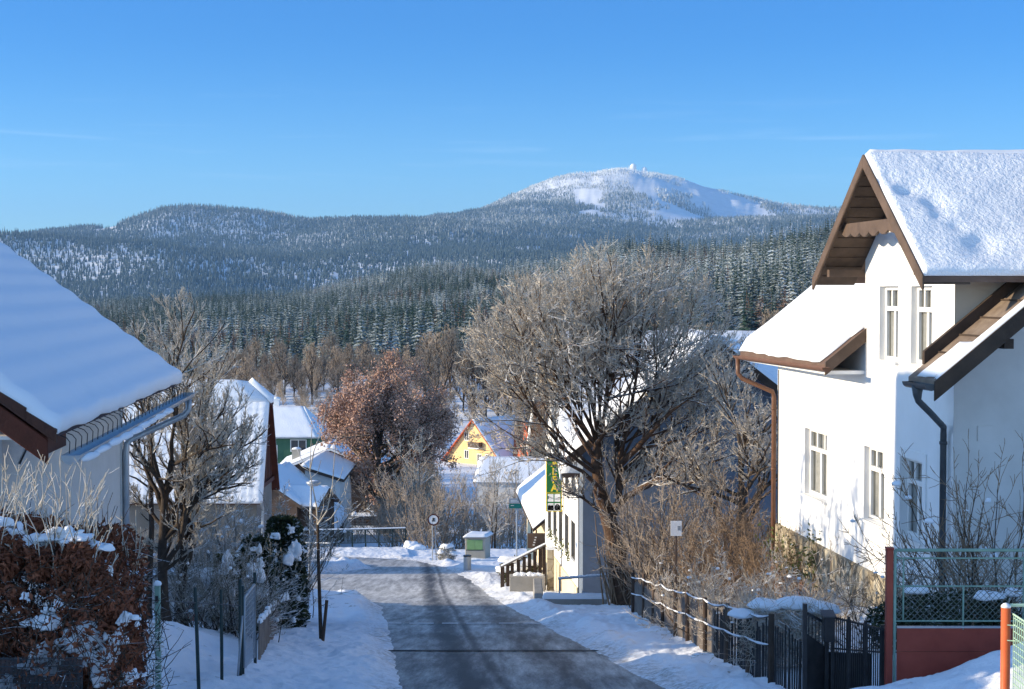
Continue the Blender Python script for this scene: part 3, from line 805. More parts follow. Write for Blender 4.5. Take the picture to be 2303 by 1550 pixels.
def casement(parent, f, h, depth=.13, fw=.075, top=.30, ntop=3, nbot=2, curtain=True):
    """white casement with a transom; parts window > pane, curtain, sill"""
    a0, a1, z0, z1 = h
    def bx(mb, x0, x1, y0, y1, d0, d1):
        vs = [f(x, y, d) for d in (d0, d1) for (x, y) in ((x0, y0), (x1, y0), (x1, y1), (x0, y1))]
        mb.hexa(vs[:4], vs[4:])
    mb = MB(); d0, d1 = depth - .05, depth + .03
    bx(mb, a0, a0 + fw, z0, z1, d0, d1); bx(mb, a1 - fw, a1, z0, z1, d0, d1)
    bx(mb, a0 + fw, a1 - fw, z0, z0 + fw, d0, d1); bx(mb, a0 + fw, a1 - fw, z1 - fw, z1, d0, d1)
    zt = z1 - (z1 - z0) * top
    bx(mb, a0 + fw, a1 - fw, zt - fw * .6, zt + fw * .6, d0 - .02, d1)
    for k in range(1, ntop):
        x = a0 + (a1 - a0) * k / ntop; bx(mb, x - .025, x + .025, zt + fw * .6, z1 - fw, d0 + .008, d1)
    for k in range(1, nbot):
        x = a0 + (a1 - a0) * k / nbot; bx(mb, x - .045, x + .045, z0 + fw, zt - fw * .6, d0 + .008, d1)
    w = mb.build('window', 'paint_white', parent); bevel(w, .008, 1)
    pm = MB(); pm.quad(f(a0, z0, depth), f(a1, z0, depth), f(a1, z1, depth), f(a0, z1, depth)); pm.build('pane', 'pane_glass', w)
    if curtain:
        cm = MB(); n = 22
        for k in range(n):
            xa, xb = a0 + (a1 - a0) * k / n, a0 + (a1 - a0) * (k + 1) / n
            da, db = depth + .05 + .03 * math.sin(k * 1.9), depth + .05 + .03 * math.sin((k + 1) * 1.9)
            cm.quad(f(xa, z0, da), f(xb, z0, db), f(xb, z1, db), f(xa, z1, da))
        cm.build('curtain', 'curtain', w)
    sm = MB(); vs = [f(x, z, d) for z in (z0 - .05, z0 - .004) for (x, d) in ((a0 - .05, -.07), (a1 + .05, -.07), (a1 + .05, depth - .052), (a0 - .05, depth - .052))]
    sm.hexa(vs[:4], vs[4:]); s = sm.build('sill', 'paint_white', w)
    return w
def gutter(name, pts, r, mat, parent, wall=.006):
    """open half-round gutter along pts"""
    mb = MB(); n = 10; pts = [Vector(p) for p in pts]
    rings = []
    for i, p in enumerate(pts):
        t = (pts[min(i + 1, len(pts) - 1)] - pts[max(i - 1, 0)]).normalized()
        x = t.cross(Vector((0, 0, 1))).normalized(); zv = Vector((0, 0, 1))
        out = [p + x * math.cos(math.pi + math.pi * k / n) * r + zv * math.sin(math.pi + math.pi * k / n) * r for k in range(n + 1)]
        inn = [p + x * math.cos(2 * math.pi - math.pi * k / n) * (r - .012) + zv * math.sin(2 * math.pi - math.pi * k / n) * (r - .012) for k in range(n + 1)]
        rings.append(out + inn)
    m = len(rings[0]); vs = [v for rg in rings for v in rg]; fs = []
    for i in range(len(pts) - 1):
        for k in range(m):
            a = i * m + k; b = i * m + (k + 1) % m; fs.append((a, b, b + m, a + m))
    fs.append(tuple(range(n + 1))); fs.append(tuple((len(pts) - 1) * m + k for k in range(n, -1, -1)))
    mb.add(vs, fs)
    return mb.build(name, mat, parent, False)

def glyph(name, cu, mat):
    tmp = bpy.data.objects.new('tmp', cu); me = bpy.data.meshes.new_from_object(tmp)
    bpy.data.objects.remove(tmp); o = bpy.data.objects.new(name, me); C.objects.link(o); me.materials.clear(); me.materials.append(M[mat]); return o
# ---- the white house on the right -------------------------------------------------
W1 = P(2145, 900, 26.0)
fr = frame2(W1.x, 26.0, -.123, 1.0)
NA = math.hypot(1, .123)
def a_of(px):
    s = (px - CX) / F
    D = (W1.x + .123 * 26) / (s * 1.0 + .123)
    return (D - 26) * NA
rh = thing('white_house', 'white plastered house with snowy roofs, brown trim and stone base at the right', 'house', fr(0, 0, -6.2))
AL, BW = 10.1, 9.0            # length, width
EZ, PT = -1.46, .80           # eave height at b=-.8, pitch
def rz(b): return EZ + PT * (b + .8)
FZ = -5.45
holes = [(1.12 + 2.0, 0, 0, 0)]
def win(px0, px1, z0, z1):
    a, b = sorted((a_of(px0), a_of(px1))); return (a, b, z0, z1)
wl = [win(1812, 1862, -4.47, -3.03), win(1946, 1992, -4.47, -3.05), win(2030, 2080, -4.48, -3.05)]
wu = [win(1978, 2020, -1.34, .05), win(2049, 2096, -1.34, .05)]
DA0, DA1 = 0.0, a_of(1945)     # dormer bay
DM = (DA0 + DA1) / 2
fl = lambda a, z, d: fr(a, d, z)
mb = MB()
wall_holes(mb, fl, DA0, DA1, FZ, .62, [wl[1], wl[2]] + wu, .2)
wall_holes(mb, fl, DA1, AL, FZ, rz(0) - .12, [wl[0]], .2)
APZ = 2.20
mb.add([fr(DA0, 0, .62), fr(DA1, 0, .62), fr(DA1 - .35, 0, 1.0), fr(DM + .5, 0, 1.72), fr(DM, 0, 1.86), fr(DM - .5, 0, 1.72), fr(DA0 + .35, 0, 1.0)], [(0, 1, 2, 3, 4, 5, 6)])
# far gable and back
mb.quad(fr(AL, 0, FZ), fr(AL, BW, FZ), fr(AL, BW, rz(0)), fr(AL, 0, rz(0)))
mb.add([fr(AL, 0, rz(0) - .12), fr(AL, BW, rz(0) - .12), fr(AL, BW / 2, rz(BW / 2) - .12)], [(0, 1, 2)])
mb.quad(fr(0, BW, FZ), fr(AL, BW, FZ), fr(AL, BW, rz(0)), fr(0, BW, rz(0)))
o = mb.build('wall', 'stucco_white', rh)
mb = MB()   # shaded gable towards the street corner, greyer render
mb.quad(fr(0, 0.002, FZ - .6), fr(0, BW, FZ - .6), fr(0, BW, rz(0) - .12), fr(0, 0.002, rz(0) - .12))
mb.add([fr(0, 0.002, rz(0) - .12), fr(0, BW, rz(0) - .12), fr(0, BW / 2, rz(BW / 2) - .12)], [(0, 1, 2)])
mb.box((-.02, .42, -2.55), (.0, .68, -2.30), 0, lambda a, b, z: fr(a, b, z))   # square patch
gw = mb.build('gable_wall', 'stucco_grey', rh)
for a in (DA0, DA1):   # bay cheeks
    mb = MB(); aa = a + (.003 if a == DA0 else -.003)
    mb.quad(fr(aa, 0.003, rz(0) - .2), fr(aa, 3.4, rz(0) - .2), fr(aa, 3.4, .62), fr(aa, 0.003, .62)); mb.build('bay_cheek', 'stucco_beige', rh)
mb = MB()   # stone base, slightly proud
fs2 = lambda a, z, d: fr(a, d - .06, z)
wall_holes(mb, fs2, -.06, AL + .06, -8.2, FZ - .003, [(a_of(1892), a_of(1878), -6.55, -6.0)], .25)
mb.quad(fr(-.06, -.06, FZ - .003), fr(AL + .06, -.06, FZ - .003), fr(AL + .06, .05, FZ + .04), fr(-.06, .05, FZ + .04))
mb.quad(fr(-.06, -.06, -8.2), fr(-.06, BW, -8.2), fr(-.06, BW, FZ - .6), fr(-.06, -.06, FZ - .6))
mb.build('stone_base', 'stone_base', rh)
mb = MB(); mb.quad(fr(a_of(1892), .18, -6.55), fr(a_of(1878), .18, -6.55), fr(a_of(1878), .18, -6.0), fr(a_of(1892), .18, -6.0)); mb.build('cellar_window', 'dark_gap', rh)
for h in wl + wu: casement(rh, fl, h, .16)
# plaster surround of the shaded window
h = wl[2]; mb = MB()
for (x0, x1, y0, y1) in ((h[0] - .16, h[0], h[2] - .1, h[3] + .16), (h[1], h[1] + .16, h[2] - .1, h[3] + .16), (h[0], h[1], h[3], h[3] + .16)):
    mb.box((x0, -.025, y0), (x1, 0.0, y1), 0, lambda a, b, z: fr(a, b, z))
mb.build('window_surround', 'stucco_white', rh)
# main roof, far part / near strip / hidden back slope
def roofslab(a0, a1, b0, b1, th=.10):
    return [fr(a0, b0, rz(b0)), fr(a1, b0, rz(b0)), fr(a1, b1, rz(b1)), fr(a0, b1, rz(b1))], th
RT = BW / 2
def mroof(a0, a1, nm, mat, b1=RT):
    mb = MB(); p, th = roofslab(a0, a1, -.8, b1)
    mb.hexa([v - Vector((0, 0, .12)) for v in p], p); return mb.build(nm, mat, rh)
mroof(DA1 - .05, AL + .35, 'roof', 'tile_brown'); mroof(-1.2, -.02, 'roof', 'plank_wood'); 
mb = MB(); pb = [fr(-1.2, RT, rz(RT)), fr(AL + .35, RT, rz(RT)), fr(AL + .35, BW + .8, rz(-.8)), fr(-1.2, BW + .8, rz(-.8))]
mb.hexa([v - Vector((0, 0, .12)) for v in pb], pb); mb.build('roof', 'tile_brown', rh)
up = Vector((0, 0, .012))
snowslab('roof_snow', [fr(AL + .37, -.80, rz(-.80)) + up, fr(DA1 + .30, -.80, rz(-.8)) + up, fr(DA1 + .0, RT, rz(RT)) + up, fr(AL + .37, RT, rz(RT)) + up], .18, 'snow_smooth', rh, (30, 26), 3, .02, .2, ragged=.06)
snowslab('roof_snow', [fr(-.45, -.79, rz(-.79)) + up, fr(-1.17, -.79, rz(-.79)) + up, fr(-1.17, -.1, rz(-.1)) + up, fr(-.45, -.1, rz(-.1)) + up], .05, 'snow_smooth', rh, (12, 16), 4, .015, .1, ragged=.15)
snowslab('roof_snow', [fr(-1.02, -.75, rz(-.75)) + up, fr(-1.22, -.8, rz(-.8)) + up, fr(-1.22, RT, rz(RT)) + up, fr(-1.02, RT, rz(RT)) + up], .07, 'snow_smooth', rh, (6, 60), 14, .01, .08, ragged=.03)
# tile battens visible on the near strip
mb = MB()
for k in range(14):
    b = -.3 + k * .36; mb.bar(fr(-1.02, b, rz(b) + .012), fr(-.06, b, rz(b) + .012), .03, .03)
mb.build('roof_batten', 'wood_dark', rh)
# verge boards of the main roof
mb = MB()
for (a, b0, b1) in ((-1.23, -.85, RT),):
    mb.hexa([fr(a - .04, b0, rz(b0) - .28), fr(a, b0, rz(b0) - .28), fr(a, b1, rz(b1) - .28), fr(a - .04, b1, rz(b1) - .28)], [fr(a - .04, b0, rz(b0) + .03), fr(a, b0, rz(b0) + .03), fr(a, b1, rz(b1) + .03), fr(a - .04, b1, rz(b1) + .03)])
mb.hexa([fr(-.08, -.55, rz(-.55) + .005), fr(.02, -.55, rz(-.55) + .005), fr(.02, RT, rz(RT) + .005), fr(-.08, RT, rz(RT) + .005)], [fr(-.08, -.55, rz(-.55) + .22), fr(.02, -.55, rz(-.55) + .22), fr(.02, RT, rz(RT) + .22), fr(-.08, RT, rz(RT) + .22)])
for b in (.35, 3.0): mb.box((-1.15, b, rz(b) - .42), (.0, b + .16, rz(b) - .26), 0, fr)
mb.build('verge_board', 'wood_dark', rh)
mb = MB(); a = DA1 - .06; b0, b1 = -.82, .0
mb.hexa([fr(a - .05, b0, rz(b0) - .20), fr(a, b0, rz(b0) - .20), fr(a, b1, rz(b1) - .20), fr(a - .05, b1, rz(b1) - .20)], [fr(a - .05, b0, rz(b0) + .06), fr(a, b0, rz(b0) + .06), fr(a, b1, rz(b1) + .06), fr(a - .05, b1, rz(b1) + .06)])
for b in (-.55, -.25):   # boards on the bare strip of roof
    pass
mb.build('verge_board', 'wood_brown', rh)
snowslab('roof_snow', [fr(DA1 + .28, -.2, rz(-.2)) + up, fr(DA1 + .05, .3, rz(.3)) + up, fr(DA1 + .05, RT, rz(RT)) + up, fr(DA1 + .28, RT, rz(RT)) + up], .18, 'snow_smooth', rh, (6, 20), 21, .02, .12)
# soffit under the far eave
mb = MB(); mb.hexa([fr(DA1 - .03, -.78, rz(-.8) - .20), fr(AL + .3, -.78, rz(-.8) - .20), fr(AL + .3, -.003, rz(-.8) - .20), fr(DA1 - .03, -.003, rz(-.8) - .20)], [fr(DA1 - .03, -.78, rz(-.8) - .13), fr(AL + .3, -.78, rz(-.8) - .13), fr(AL + .3, -.003, rz(-.8) - .13), fr(DA1 - .03, -.003, rz(-.8) - .13)]); mb.build('soffit', 'stucco_white', rh)
# brown gutter + downpipe (far), dark gutter + downpipe (near)
g1_ = gutter('gutter', [fr(DA1 - .35, -.88, rz(-.8) - .05), fr(AL + .4, -.88, rz(-.8) - .09)], .085, 'gutter_brown', rh)
mb = MB(); A = AL + .05
mb.tube([fr(A + .2, -.88, rz(-.8) - .14), fr(A + .2, -.88, rz(-.8) - .50), fr(A + .12, -.80, rz(-.8) - .62), fr(A - .05, -.12, rz(-.8) - .92), fr(A - .06, -.09, rz(-.8) - 1.05), fr(A - .06, -.09, -7.6)], .055, 10)
for z in (-2.8, -4.2): mb.tube([fr(A - .06, -.09, z), fr(A - .06, -.09, z + .05)], .068, 10)
mb.build('downpipe', 'gutter_brown', rh, True)
gutter('gutter', [fr(-1.25, -.90, rz(-.8) - .06), fr(-.25, -.90, rz(-.8) - .06)], .10, 'zinc_dark', rh)
mb = MB(); A = -.42
mb.tube([fr(A - .25, -.90, rz(-.8) - .10), fr(A - .25, -.90, rz(-.8) - .26), fr(A - .25, -.88, rz(-.8) - .36), fr(A - .15, -.62, rz(-.8) - .58), fr(A + .55, -.12, rz(-.8) - .86), fr(A + .60, -.10, rz(-.8) - .98), fr(A + .60, -.10, -5.7)], [.10, .075, .055, .055, .055, .055, .055], 10)
mb.tube([fr(A + .6, -.10, -2.62), fr(A + .6, -.10, -2.57)], .07, 10)
mb.build('downpipe', 'zinc_dark', rh, True)
mb = MB(); mb.tube([fr(AL - .16, -.03, rz(-.8) - .4), fr(AL - .16, -.03, -6.3)], .012, 5); mb.build('cable', 'metal_black', rh)
# the bay's own gabled roof
HW, EZ2, RZ2, OV = 2.78, .20, 2.36, -.80
def dz(da): return RZ2 - (RZ2 - EZ2) * abs(da) / HW
for s in (-1, 1):
    p = [fr(DM + s * HW, OV, EZ2), fr(DM, OV, RZ2), fr(DM, 4.9, RZ2), fr(DM + s * HW, 4.9, EZ2)]
    mb = MB(); mb.hexa([v - Vector((0, 0, .09)) for v in p], p); mb.build('bay_roof', 'tile_brown', rh)
    q = [v - Vector((0, 0, .095)) for v in p]; q[2] = fr(DM, .0, RZ2 - .095); q[3] = fr(DM + s * HW, .0, EZ2 - .095)
    mb = MB(); mb.hexa([v - Vector((0, 0, .03)) for v in q], q); mb.build('soffit', 'wood_soffit', rh)
    # soffit board lines
    mb = MB()
    for k in range(1, 12):
        t = k / 12; da = s * HW * (1 - t)
        mb.bar(fr(DM + da, OV + .06, dz(da) - .130), fr(DM + da, -.01, dz(da) - .130), .022, .012)
    mb.build('soffit_joint', 'wood_dark', rh)
    mb = MB()
    v = [fr(DM + s * (HW + .06), OV - .05, EZ2 - .23), fr(DM + s * (HW + .06), OV, EZ2 - .23), fr(DM, OV, RZ2 - .19), fr(DM, OV - .05, RZ2 - .19)]
    mb.hexa(v, [x + Vector((0, 0, .25)) for x in v])
    bevel(mb.build('verge_board', 'wood_brown', rh), .015, 1)
    # purlin end bracket
    mb = MB(); da = s * HW * .80
    mb.box((DM + da - .07, OV + .08, dz(da) - .40), (DM + da + .07, -.004, dz(da) - .26), 0, fr); mb.build('purlin', 'wood_brown', rh)
    if s < 0:
        dents = []
        rg = random.Random(4)
        for k in range(22):
            t = k / 21; dents.append((.05 + .17 * t + rg.uniform(-.03, .03), .80 - .66 * t + rg.uniform(-.06, .06), rg.uniform(.10, .24), rg.uniform(.0, .045)))
        snowslab('bay_roof_snow', [fr(DM + s * HW, OV - .02, EZ2 + .012), fr(DM + s * HW, 5.2, EZ2 + .012), fr(DM, 5.2, RZ2 + .012), fr(DM, OV - .02, RZ2 + .012)], .12, 'snow_rough', rh, (120, 80), 8, .018, .13, dents)
    else:
        snowslab('bay_roof_snow', [fr(DM + s * HW, 5.2, EZ2 + .012), fr(DM + s * HW, OV - .02, EZ2 + .012), fr(DM, OV - .02, RZ2 + .012), fr(DM, 5.2, RZ2 + .012)], .20, 'snow_smooth', rh, (40, 30), 9, .03, .22)
# scalloped collar beam across the gable
mb = MB(); n = 36; zt = 1.22; hwb = (RZ2 - zt) / (RZ2 - EZ2) * HW - .02
for k in range(n):
    x0, x1 = -hwb + 2 * hwb * k / n, -hwb + 2 * hwb * (k + 1) / n
    def lo(x):
        t = abs(x) / hwb
        return zt - .19 - .09 * abs(math.sin(t * 3 * math.pi)) * (1 - .4 * t)
    v0 = [fr(DM + x0, OV + .08, lo(x0)), fr(DM + x1, OV + .08, lo(x1)), fr(DM + x1, OV + .13, lo(x1)), fr(DM + x0, OV + .13, lo(x0))]
    v1 = [fr(DM + x0, OV + .08, zt), fr(DM + x1, OV + .08, zt), fr(DM + x1, OV + .13, zt), fr(DM + x0, OV + .13, zt)]
    mb.hexa(v0, v1)
mb.build('collar_beam', 'wood_brown', rh)
# boarded upper gable behind the beam
mb = MB()
zz = 1.25; hh = (RZ2 - .14 - zz) / (RZ2 - EZ2) * HW
mb.add([fr(DM - hh, -.012, zz), fr(DM + hh, -.012, zz), fr(DM, -.012, RZ2 - .14)], [(0, 1, 2)]); mb.build('gable_boarding', 'wood_soffit', rh)

# ---- the house at the left edge ---------------------------------------------------
LW = P(3, 980, 18.7); LE = P(272, 1000, 26.7)
lf = frame2(LW.x, 18.7, LE.x - LW.x, LE.y - LW.y)      # a away, b>0 to the right (street side)
LL = math.hypot(LE.x - LW.x, LE.y - LW.y)
lh = thing('street_house', 'grey plastered house with a deep smooth snow roof and zinc gutter at the left edge', 'house', lf(0, -2, -5.0))
BWL = 11.2; LEZ = -1.65; LPT = .74; OVL = .97
def lz(b): return LEZ + LPT * (OVL - b)      # b negative goes left/up
mb = MB()
for q in ([lf(0, 0, -8), lf(LL, 0, -7), lf(LL, 0, lz(0) - .1), lf(0, 0, lz(0) - .1)], [lf(0, -BWL, -7), lf(0, 0, -8), lf(0, 0, lz(0) - .1), lf(0, -BWL, lz(0) - .1)],
          [lf(LL, -BWL, -7), lf(LL, 0, -7), lf(LL, 0, lz(0) - .1), lf(LL, -BWL, lz(0) - .1)], [lf(0, -BWL, -7), lf(LL, -BWL, -7), lf(LL, -BWL, lz(0) - .1), lf(0, -BWL, lz(0) - .1)]): mb.quad(*q)
for a in (0, LL): mb.add([lf(a, -BWL, lz(0) - .1), lf(a, 0, lz(0) - .1), lf(a, -BWL / 2, lz(-BWL / 2) - .1)], [(0, 1, 2)])
mb.box((LL - .28, .0, -2.0), (LL - .02, .05, -1.4), 0, lf); mb.box((LL - .10, .0, -7), (LL, .03, -1.35), 0, lf)
mb.build('wall', 'stucco_grey', lh)
A0, A1 = -1.34, LL + .46
mb = MB()
for s in (0, 1):
    p = [lf(A0, OVL, LEZ), lf(A1, OVL, LEZ), lf(A1, -BWL / 2, lz(-BWL / 2)), lf(A0, -BWL / 2, lz(-BWL / 2))] if s == 0 else [lf(A0, -BWL / 2, lz(-BWL / 2)), lf(A1, -BWL / 2, lz(-BWL / 2)), lf(A1, -BWL - OVL, LEZ), lf(A0, -BWL - OVL, LEZ)]
    q = [v - Vector((0, 0, .10)) for v in p]
    if s == 0: q[0] = lf(A0, OVL - .35, LEZ + .16); q[1] = lf(A1, OVL - .35, LEZ + .16)
    mb.hexa(q, p)
mb.build('roof', 'tile_dark', lh)
# tile edge along the verge, irregular, and verge board
mb = MB()
for k in range(18):
    b = OVL - .02 - k * .33
    mb.hexa([lf(A0 - .05, b, lz(b) - .09), lf(A0 + .02, b, lz(b) - .09), lf(A0 + .02, b - .34, lz(b - .34) - .09), lf(A0 - .05, b - .34, lz(b - .34) - .09)],
            [lf(A0 - .05, b, lz(b) + .06), lf(A0 + .02, b, lz(b) + .06), lf(A0 + .02, b - .34, lz(b - .34) + .025), lf(A0 - .05, b - .34, lz(b - .34) + .025)])
mb.build('verge_tile', 'tile_dark', lh)
mb = MB()
v = [lf(A0 - .02, OVL - .12, LEZ + .09 - .42), lf(A0 + .03, OVL - .12, LEZ + .09 - .42), lf(A0 + .03, -BWL / 2, lz(-BWL / 2) - .40), lf(A0 - .02, -BWL / 2, lz(-BWL / 2) - .40)]
mb.hexa(v, [x + Vector((0, 0, .29)) for x in v])
v = [lf(A0 + .03, OVL - .2, LEZ + .15 - .40), lf(-.003, OVL - .2, LEZ + .15 - .40), lf(-.003, -BWL / 2, lz(-BWL / 2) - .34), lf(A0 + .03, -BWL / 2, lz(-BWL / 2) - .34)]
mb.hexa(v, [x + Vector((0, 0, .2)) for x in v])
bevel(mb.build('verge_board', 'wood_red', lh), .012, 1)
snowslab('roof_snow', [lf(A1 + .03, OVL - .02, LEZ + .012), lf(A0 - .02, OVL - .02, LEZ + .012), lf(A0 - .02, -BWL / 2, lz(-BWL / 2) + .012), lf(A1 + .03, -BWL / 2, lz(-BWL / 2) + .012)], .17, 'snow_smooth', lh, (90, 120), 11, .008, .14, ripple=(.015, .46), ragged=.04,
         dents=[(.62 + .22 * k / 9, .13 + .10 * math.sin(k), .06, .03) for k in range(10)])
snowslab('roof_snow', [lf(A0 - .02, -BWL - OVL, LEZ + .012), lf(A1 + .03, -BWL - OVL, LEZ + .012), lf(A1 + .03, -BWL / 2, lz(-BWL / 2) + .012), lf(A0 - .02, -BWL / 2, lz(-BWL / 2) + .012)], .28, 'snow_smooth', lh, (20, 20), 12, .01, .3)
for k in range(30):   # eave tile ends + bent hooks of the gutter
    mb = MB(); a = A0 + .1 + (A1 - A0 - .2) * k / 29
    mb.tube([lf(a, OVL - .1, LEZ + .03), lf(a, OVL + .06, LEZ - .03), lf(a, OVL + .10, LEZ - .08), lf(a + .01, OVL + .09, LEZ - .21)], .0055, 4)
    mb.build('gutter_hook', 'metal_black', lh)
mb = MB(); mb.hexa([lf(A0, .005, LEZ - .04), lf(A1, .005, LEZ - .04), lf(A1, OVL - .36, LEZ - .04), lf(A0, OVL - .36, LEZ - .04)], [lf(A0, .005, LEZ + .0), lf(A1, .005, LEZ + .0), lf(A1, OVL - .36, LEZ + .0), lf(A0, OVL - .36, LEZ + .0)]); mb.build('soffit', 'stucco_grey', lh)
gt = gutter('gutter', [lf(A0 - .02, OVL + .13, LEZ - .22), lf(A1 + .1, OVL + .13, LEZ - .17)], .105, 'zinc', lh)
rg = random.Random(9)
blobs('gutter_ice', [(*lf(A0 + .5 + k * .75, OVL + .235, LEZ - .30 + .005 * k), .05, .42, .06) for k in range(9)], 'snow_smooth', gt, 3)
mb = MB(); a = A1 - .05
mb.tube([lf(a, OVL + .13, LEZ - .27), lf(a, OVL + .13, LEZ - .46), lf(a - .02, OVL + .05, LEZ - .56), lf(LL + .02, .16, LEZ - .94), lf(LL - .02, .10, LEZ - 1.02), lf(LL - .04, .09, LEZ - 1.15), lf(LL - .04, .09, -6.3)], .055, 10)
mb.build('downpipe', 'zinc', lh, True)
# wrought house number on the wall, right under the verge
for (ch, pxa) in (('2', 9), ('8', 22)):
    cu = bpy.data.curves.new('digit', 'FONT'); cu.body = ch; cu.size = .37; cu.extrude = .012; cu.offset = .012
    o = glyph('number', cu, 'metal_black')
    aa = .11 if ch == '2' else .38
    p = lf(aa, .03, -2.02)
    ax = (lf(1, 0, 0) - lf(0, 0, 0)); zz_ = Vector((0, 0, 1)); nn_ = ax.cross(zz_)
    o.matrix_world = Matrix(((ax.x, 0, nn_.x, p.x), (ax.y, 0, nn_.y, p.y), (0, 1, nn_.z, p.z), (0, 0, 0, 1)))
    mw = o.matrix_world.copy(); o.parent = lh; o.matrix_parent_inverse = Matrix.Translation(-Vector(lh.location)); o.matrix_world = mw
# conduit
mb = MB(); mb.tube([lf(.8, .02, -2.2), lf(1.3, .02, -2.0), lf(1.9, .02, -1.87), lf(2.4, .02, -1.82)], .012, 5); mb.build('cable', 'metal_black', lh)

# ---- generic smaller buildings ----------------------------------------------------
def house(name, label, cx, cy, z0, w, l, wt, rt, rot, wall, roof, ov=.5, snow=.16, hip=0., wins=(), chim=None, snowm='snow_roof', gable=None, verge='wood_brown', catg='house', group=None, bare=(), rside=(1, 1), th=.12):
    """gabled house: local x across, y along ridge; wins: (face f/b/l/r, s, z, width, height, muntins)"""
    c, s = math.cos(R(rot)), math.sin(R(rot))
    f = lambda x, y, z: Vector((cx + x * c - y * s, cy + x * s + y * c, z))
    t = thing(name, label, catg, f(0, 0, z0), group)
    hw, hl = w / 2, l / 2
    mb = MB()
    for (p, q) in (((-hw, -hl), (hw, -hl)), ((hw, -hl), (hw, hl)), ((hw, hl), (-hw, hl)), ((-hw, hl), (-hw, -hl))):
        mb.quad(f(*p, z0 - 1.5), f(*q, z0 - 1.5), f(*q, wt), f(*p, wt))
    mb.build('wall', wall, t)
    pit = (rt - wt) / hw
    ez = wt - ov * pit
    mb = MB(); tz = wt - th
    if gable is not None or hip == 0:
        mb = MB()
        for y in (-hl, hl):
            mb.add([f(-hw, y, wt - .02), f(hw, y, wt - .02), f(0, y, rt - .06)], [(0, 1, 2)])
        mb.build('gable', gable or wall, t)
    mb = MB(); d = Vector((0, 0, th))
    hy = hl + ov
    hi = hip * hw
    for sx in (-1, 1):
        p = [f(sx * (hw + ov), -hy, ez), f(sx * (hw + ov), hy, ez), f(0, hy - hi, rt), f(0, -hy + hi, rt)]
        mb.hexa([v - d * .9 for v in p], p)
    if hip:
        for sy in (-1, 1):
            p = [f(-hw - ov, sy * hy, ez), f(hw + ov, sy * hy, ez), f(0, sy * (hy - hi), rt)]
            mb.hexa([v - d * .9 for v in p], p)
    r = mb.build('roof', roof, t)
    u = Vector((0, 0, .012))
    for k, sx in enumerate((-1, 1)):
        if sx in bare: continue
        e = [f(sx * (hw + ov), -hy, ez) + u, f(sx * (hw + ov), hy, ez) + u, f(0, hy - hi, rt) + u, f(0, -hy + hi, rt) + u]
        snowslab('roof_snow', e, snow, snowm, t, (22, 14), int(abs(cx * 7 + cy)) % 97 + k, .02, .2, ragged=.05)
    if hip:
        for sy in (-1, 1):
            a_, b_, c_ = f(-hw - ov, sy * hy, ez) + u, f(hw + ov, sy * hy, ez) + u, f(0, sy * (hy - hi), rt) + u
            snowslab('roof_snow', [a_, b_, c_ + (b_ - a_) * .01, c_ - (b_ - a_) * .01], snow, snowm, t, (16, 12), 5 + sy, .02, .2)
    else:
        mb = MB()
        for sy in (-1, 1):
            for sx in (-1, 1):
                y = sy * (hy + .02)
                v = [f(sx * (hw + ov), y - .03, ez - .22), f(sx * (hw + ov), y + .03, ez - .22), f(0, y + .03, rt - .22), f(0, y - .03, rt - .22)]
                mb.hexa(v, [x + Vector((0, 0, .20)) for x in v])
        mb.build('verge_board', verge, t)
    for (fc, sp, zc, ww, wh, *mt) in wins:
        if fc in 'fb':
            sg = -1 if fc == 'f' else 1
            q = lambda a, d_, z: f(a, sg * (hl + d_), z)
        else:
            sg = -1 if fc == 'l' else 1
            q = lambda a, d_, z: f(sg * (hw + d_), a, z)
        mb = MB(); fw = .09
        for (x0, x1, y0, y1) in ((sp - ww / 2, sp - ww / 2 + fw, zc - wh / 2, zc + wh / 2), (sp + ww / 2 - fw, sp + ww / 2, zc - wh / 2, zc + wh / 2), (sp - ww / 2 + fw, sp + ww / 2 - fw, zc - wh / 2, zc - wh / 2 + fw),
                                 (sp - ww / 2 + fw, sp + ww / 2 - fw, zc + wh / 2 - fw, zc + wh / 2), (sp - .04, sp + .04, zc - wh / 2 + fw, zc + wh / 2 - fw)):
            mb.box((x0, -.02, y0), (x1, .06, y1), 0, q)
        wo = mb.build('window', mt[0] if mt else 'paint_white', t)
        mb = MB(); mb.quad(q(sp - ww / 2, .02, zc - wh / 2), q(sp + ww / 2, .02, zc - wh / 2), q(sp + ww / 2, .02, zc + wh / 2), q(sp - ww / 2, .02, zc + wh / 2)); mb.build('pane', 'window_glass', wo)
    if chim:
        for (x, y, ht, cm) in (chim if isinstance(chim, list) else [chim]):
            zr = rt - abs(x) * pit
            mb = MB(); mb.box((x - .35, y - .35, zr - .6), (x + .35, y + .35, zr + ht), 0, f); mb.box((x - .42, y - .42, zr + ht), (x + .42, y + .42, zr + ht + .1), 0, f)
            ch = mb.build('chimney', cm, t)
            blobs('chimney_snow', [(*f(x, y, zr + ht + .08), .42, .42, .2)], 'snow_smooth', ch, 3, .1)
    return t, f

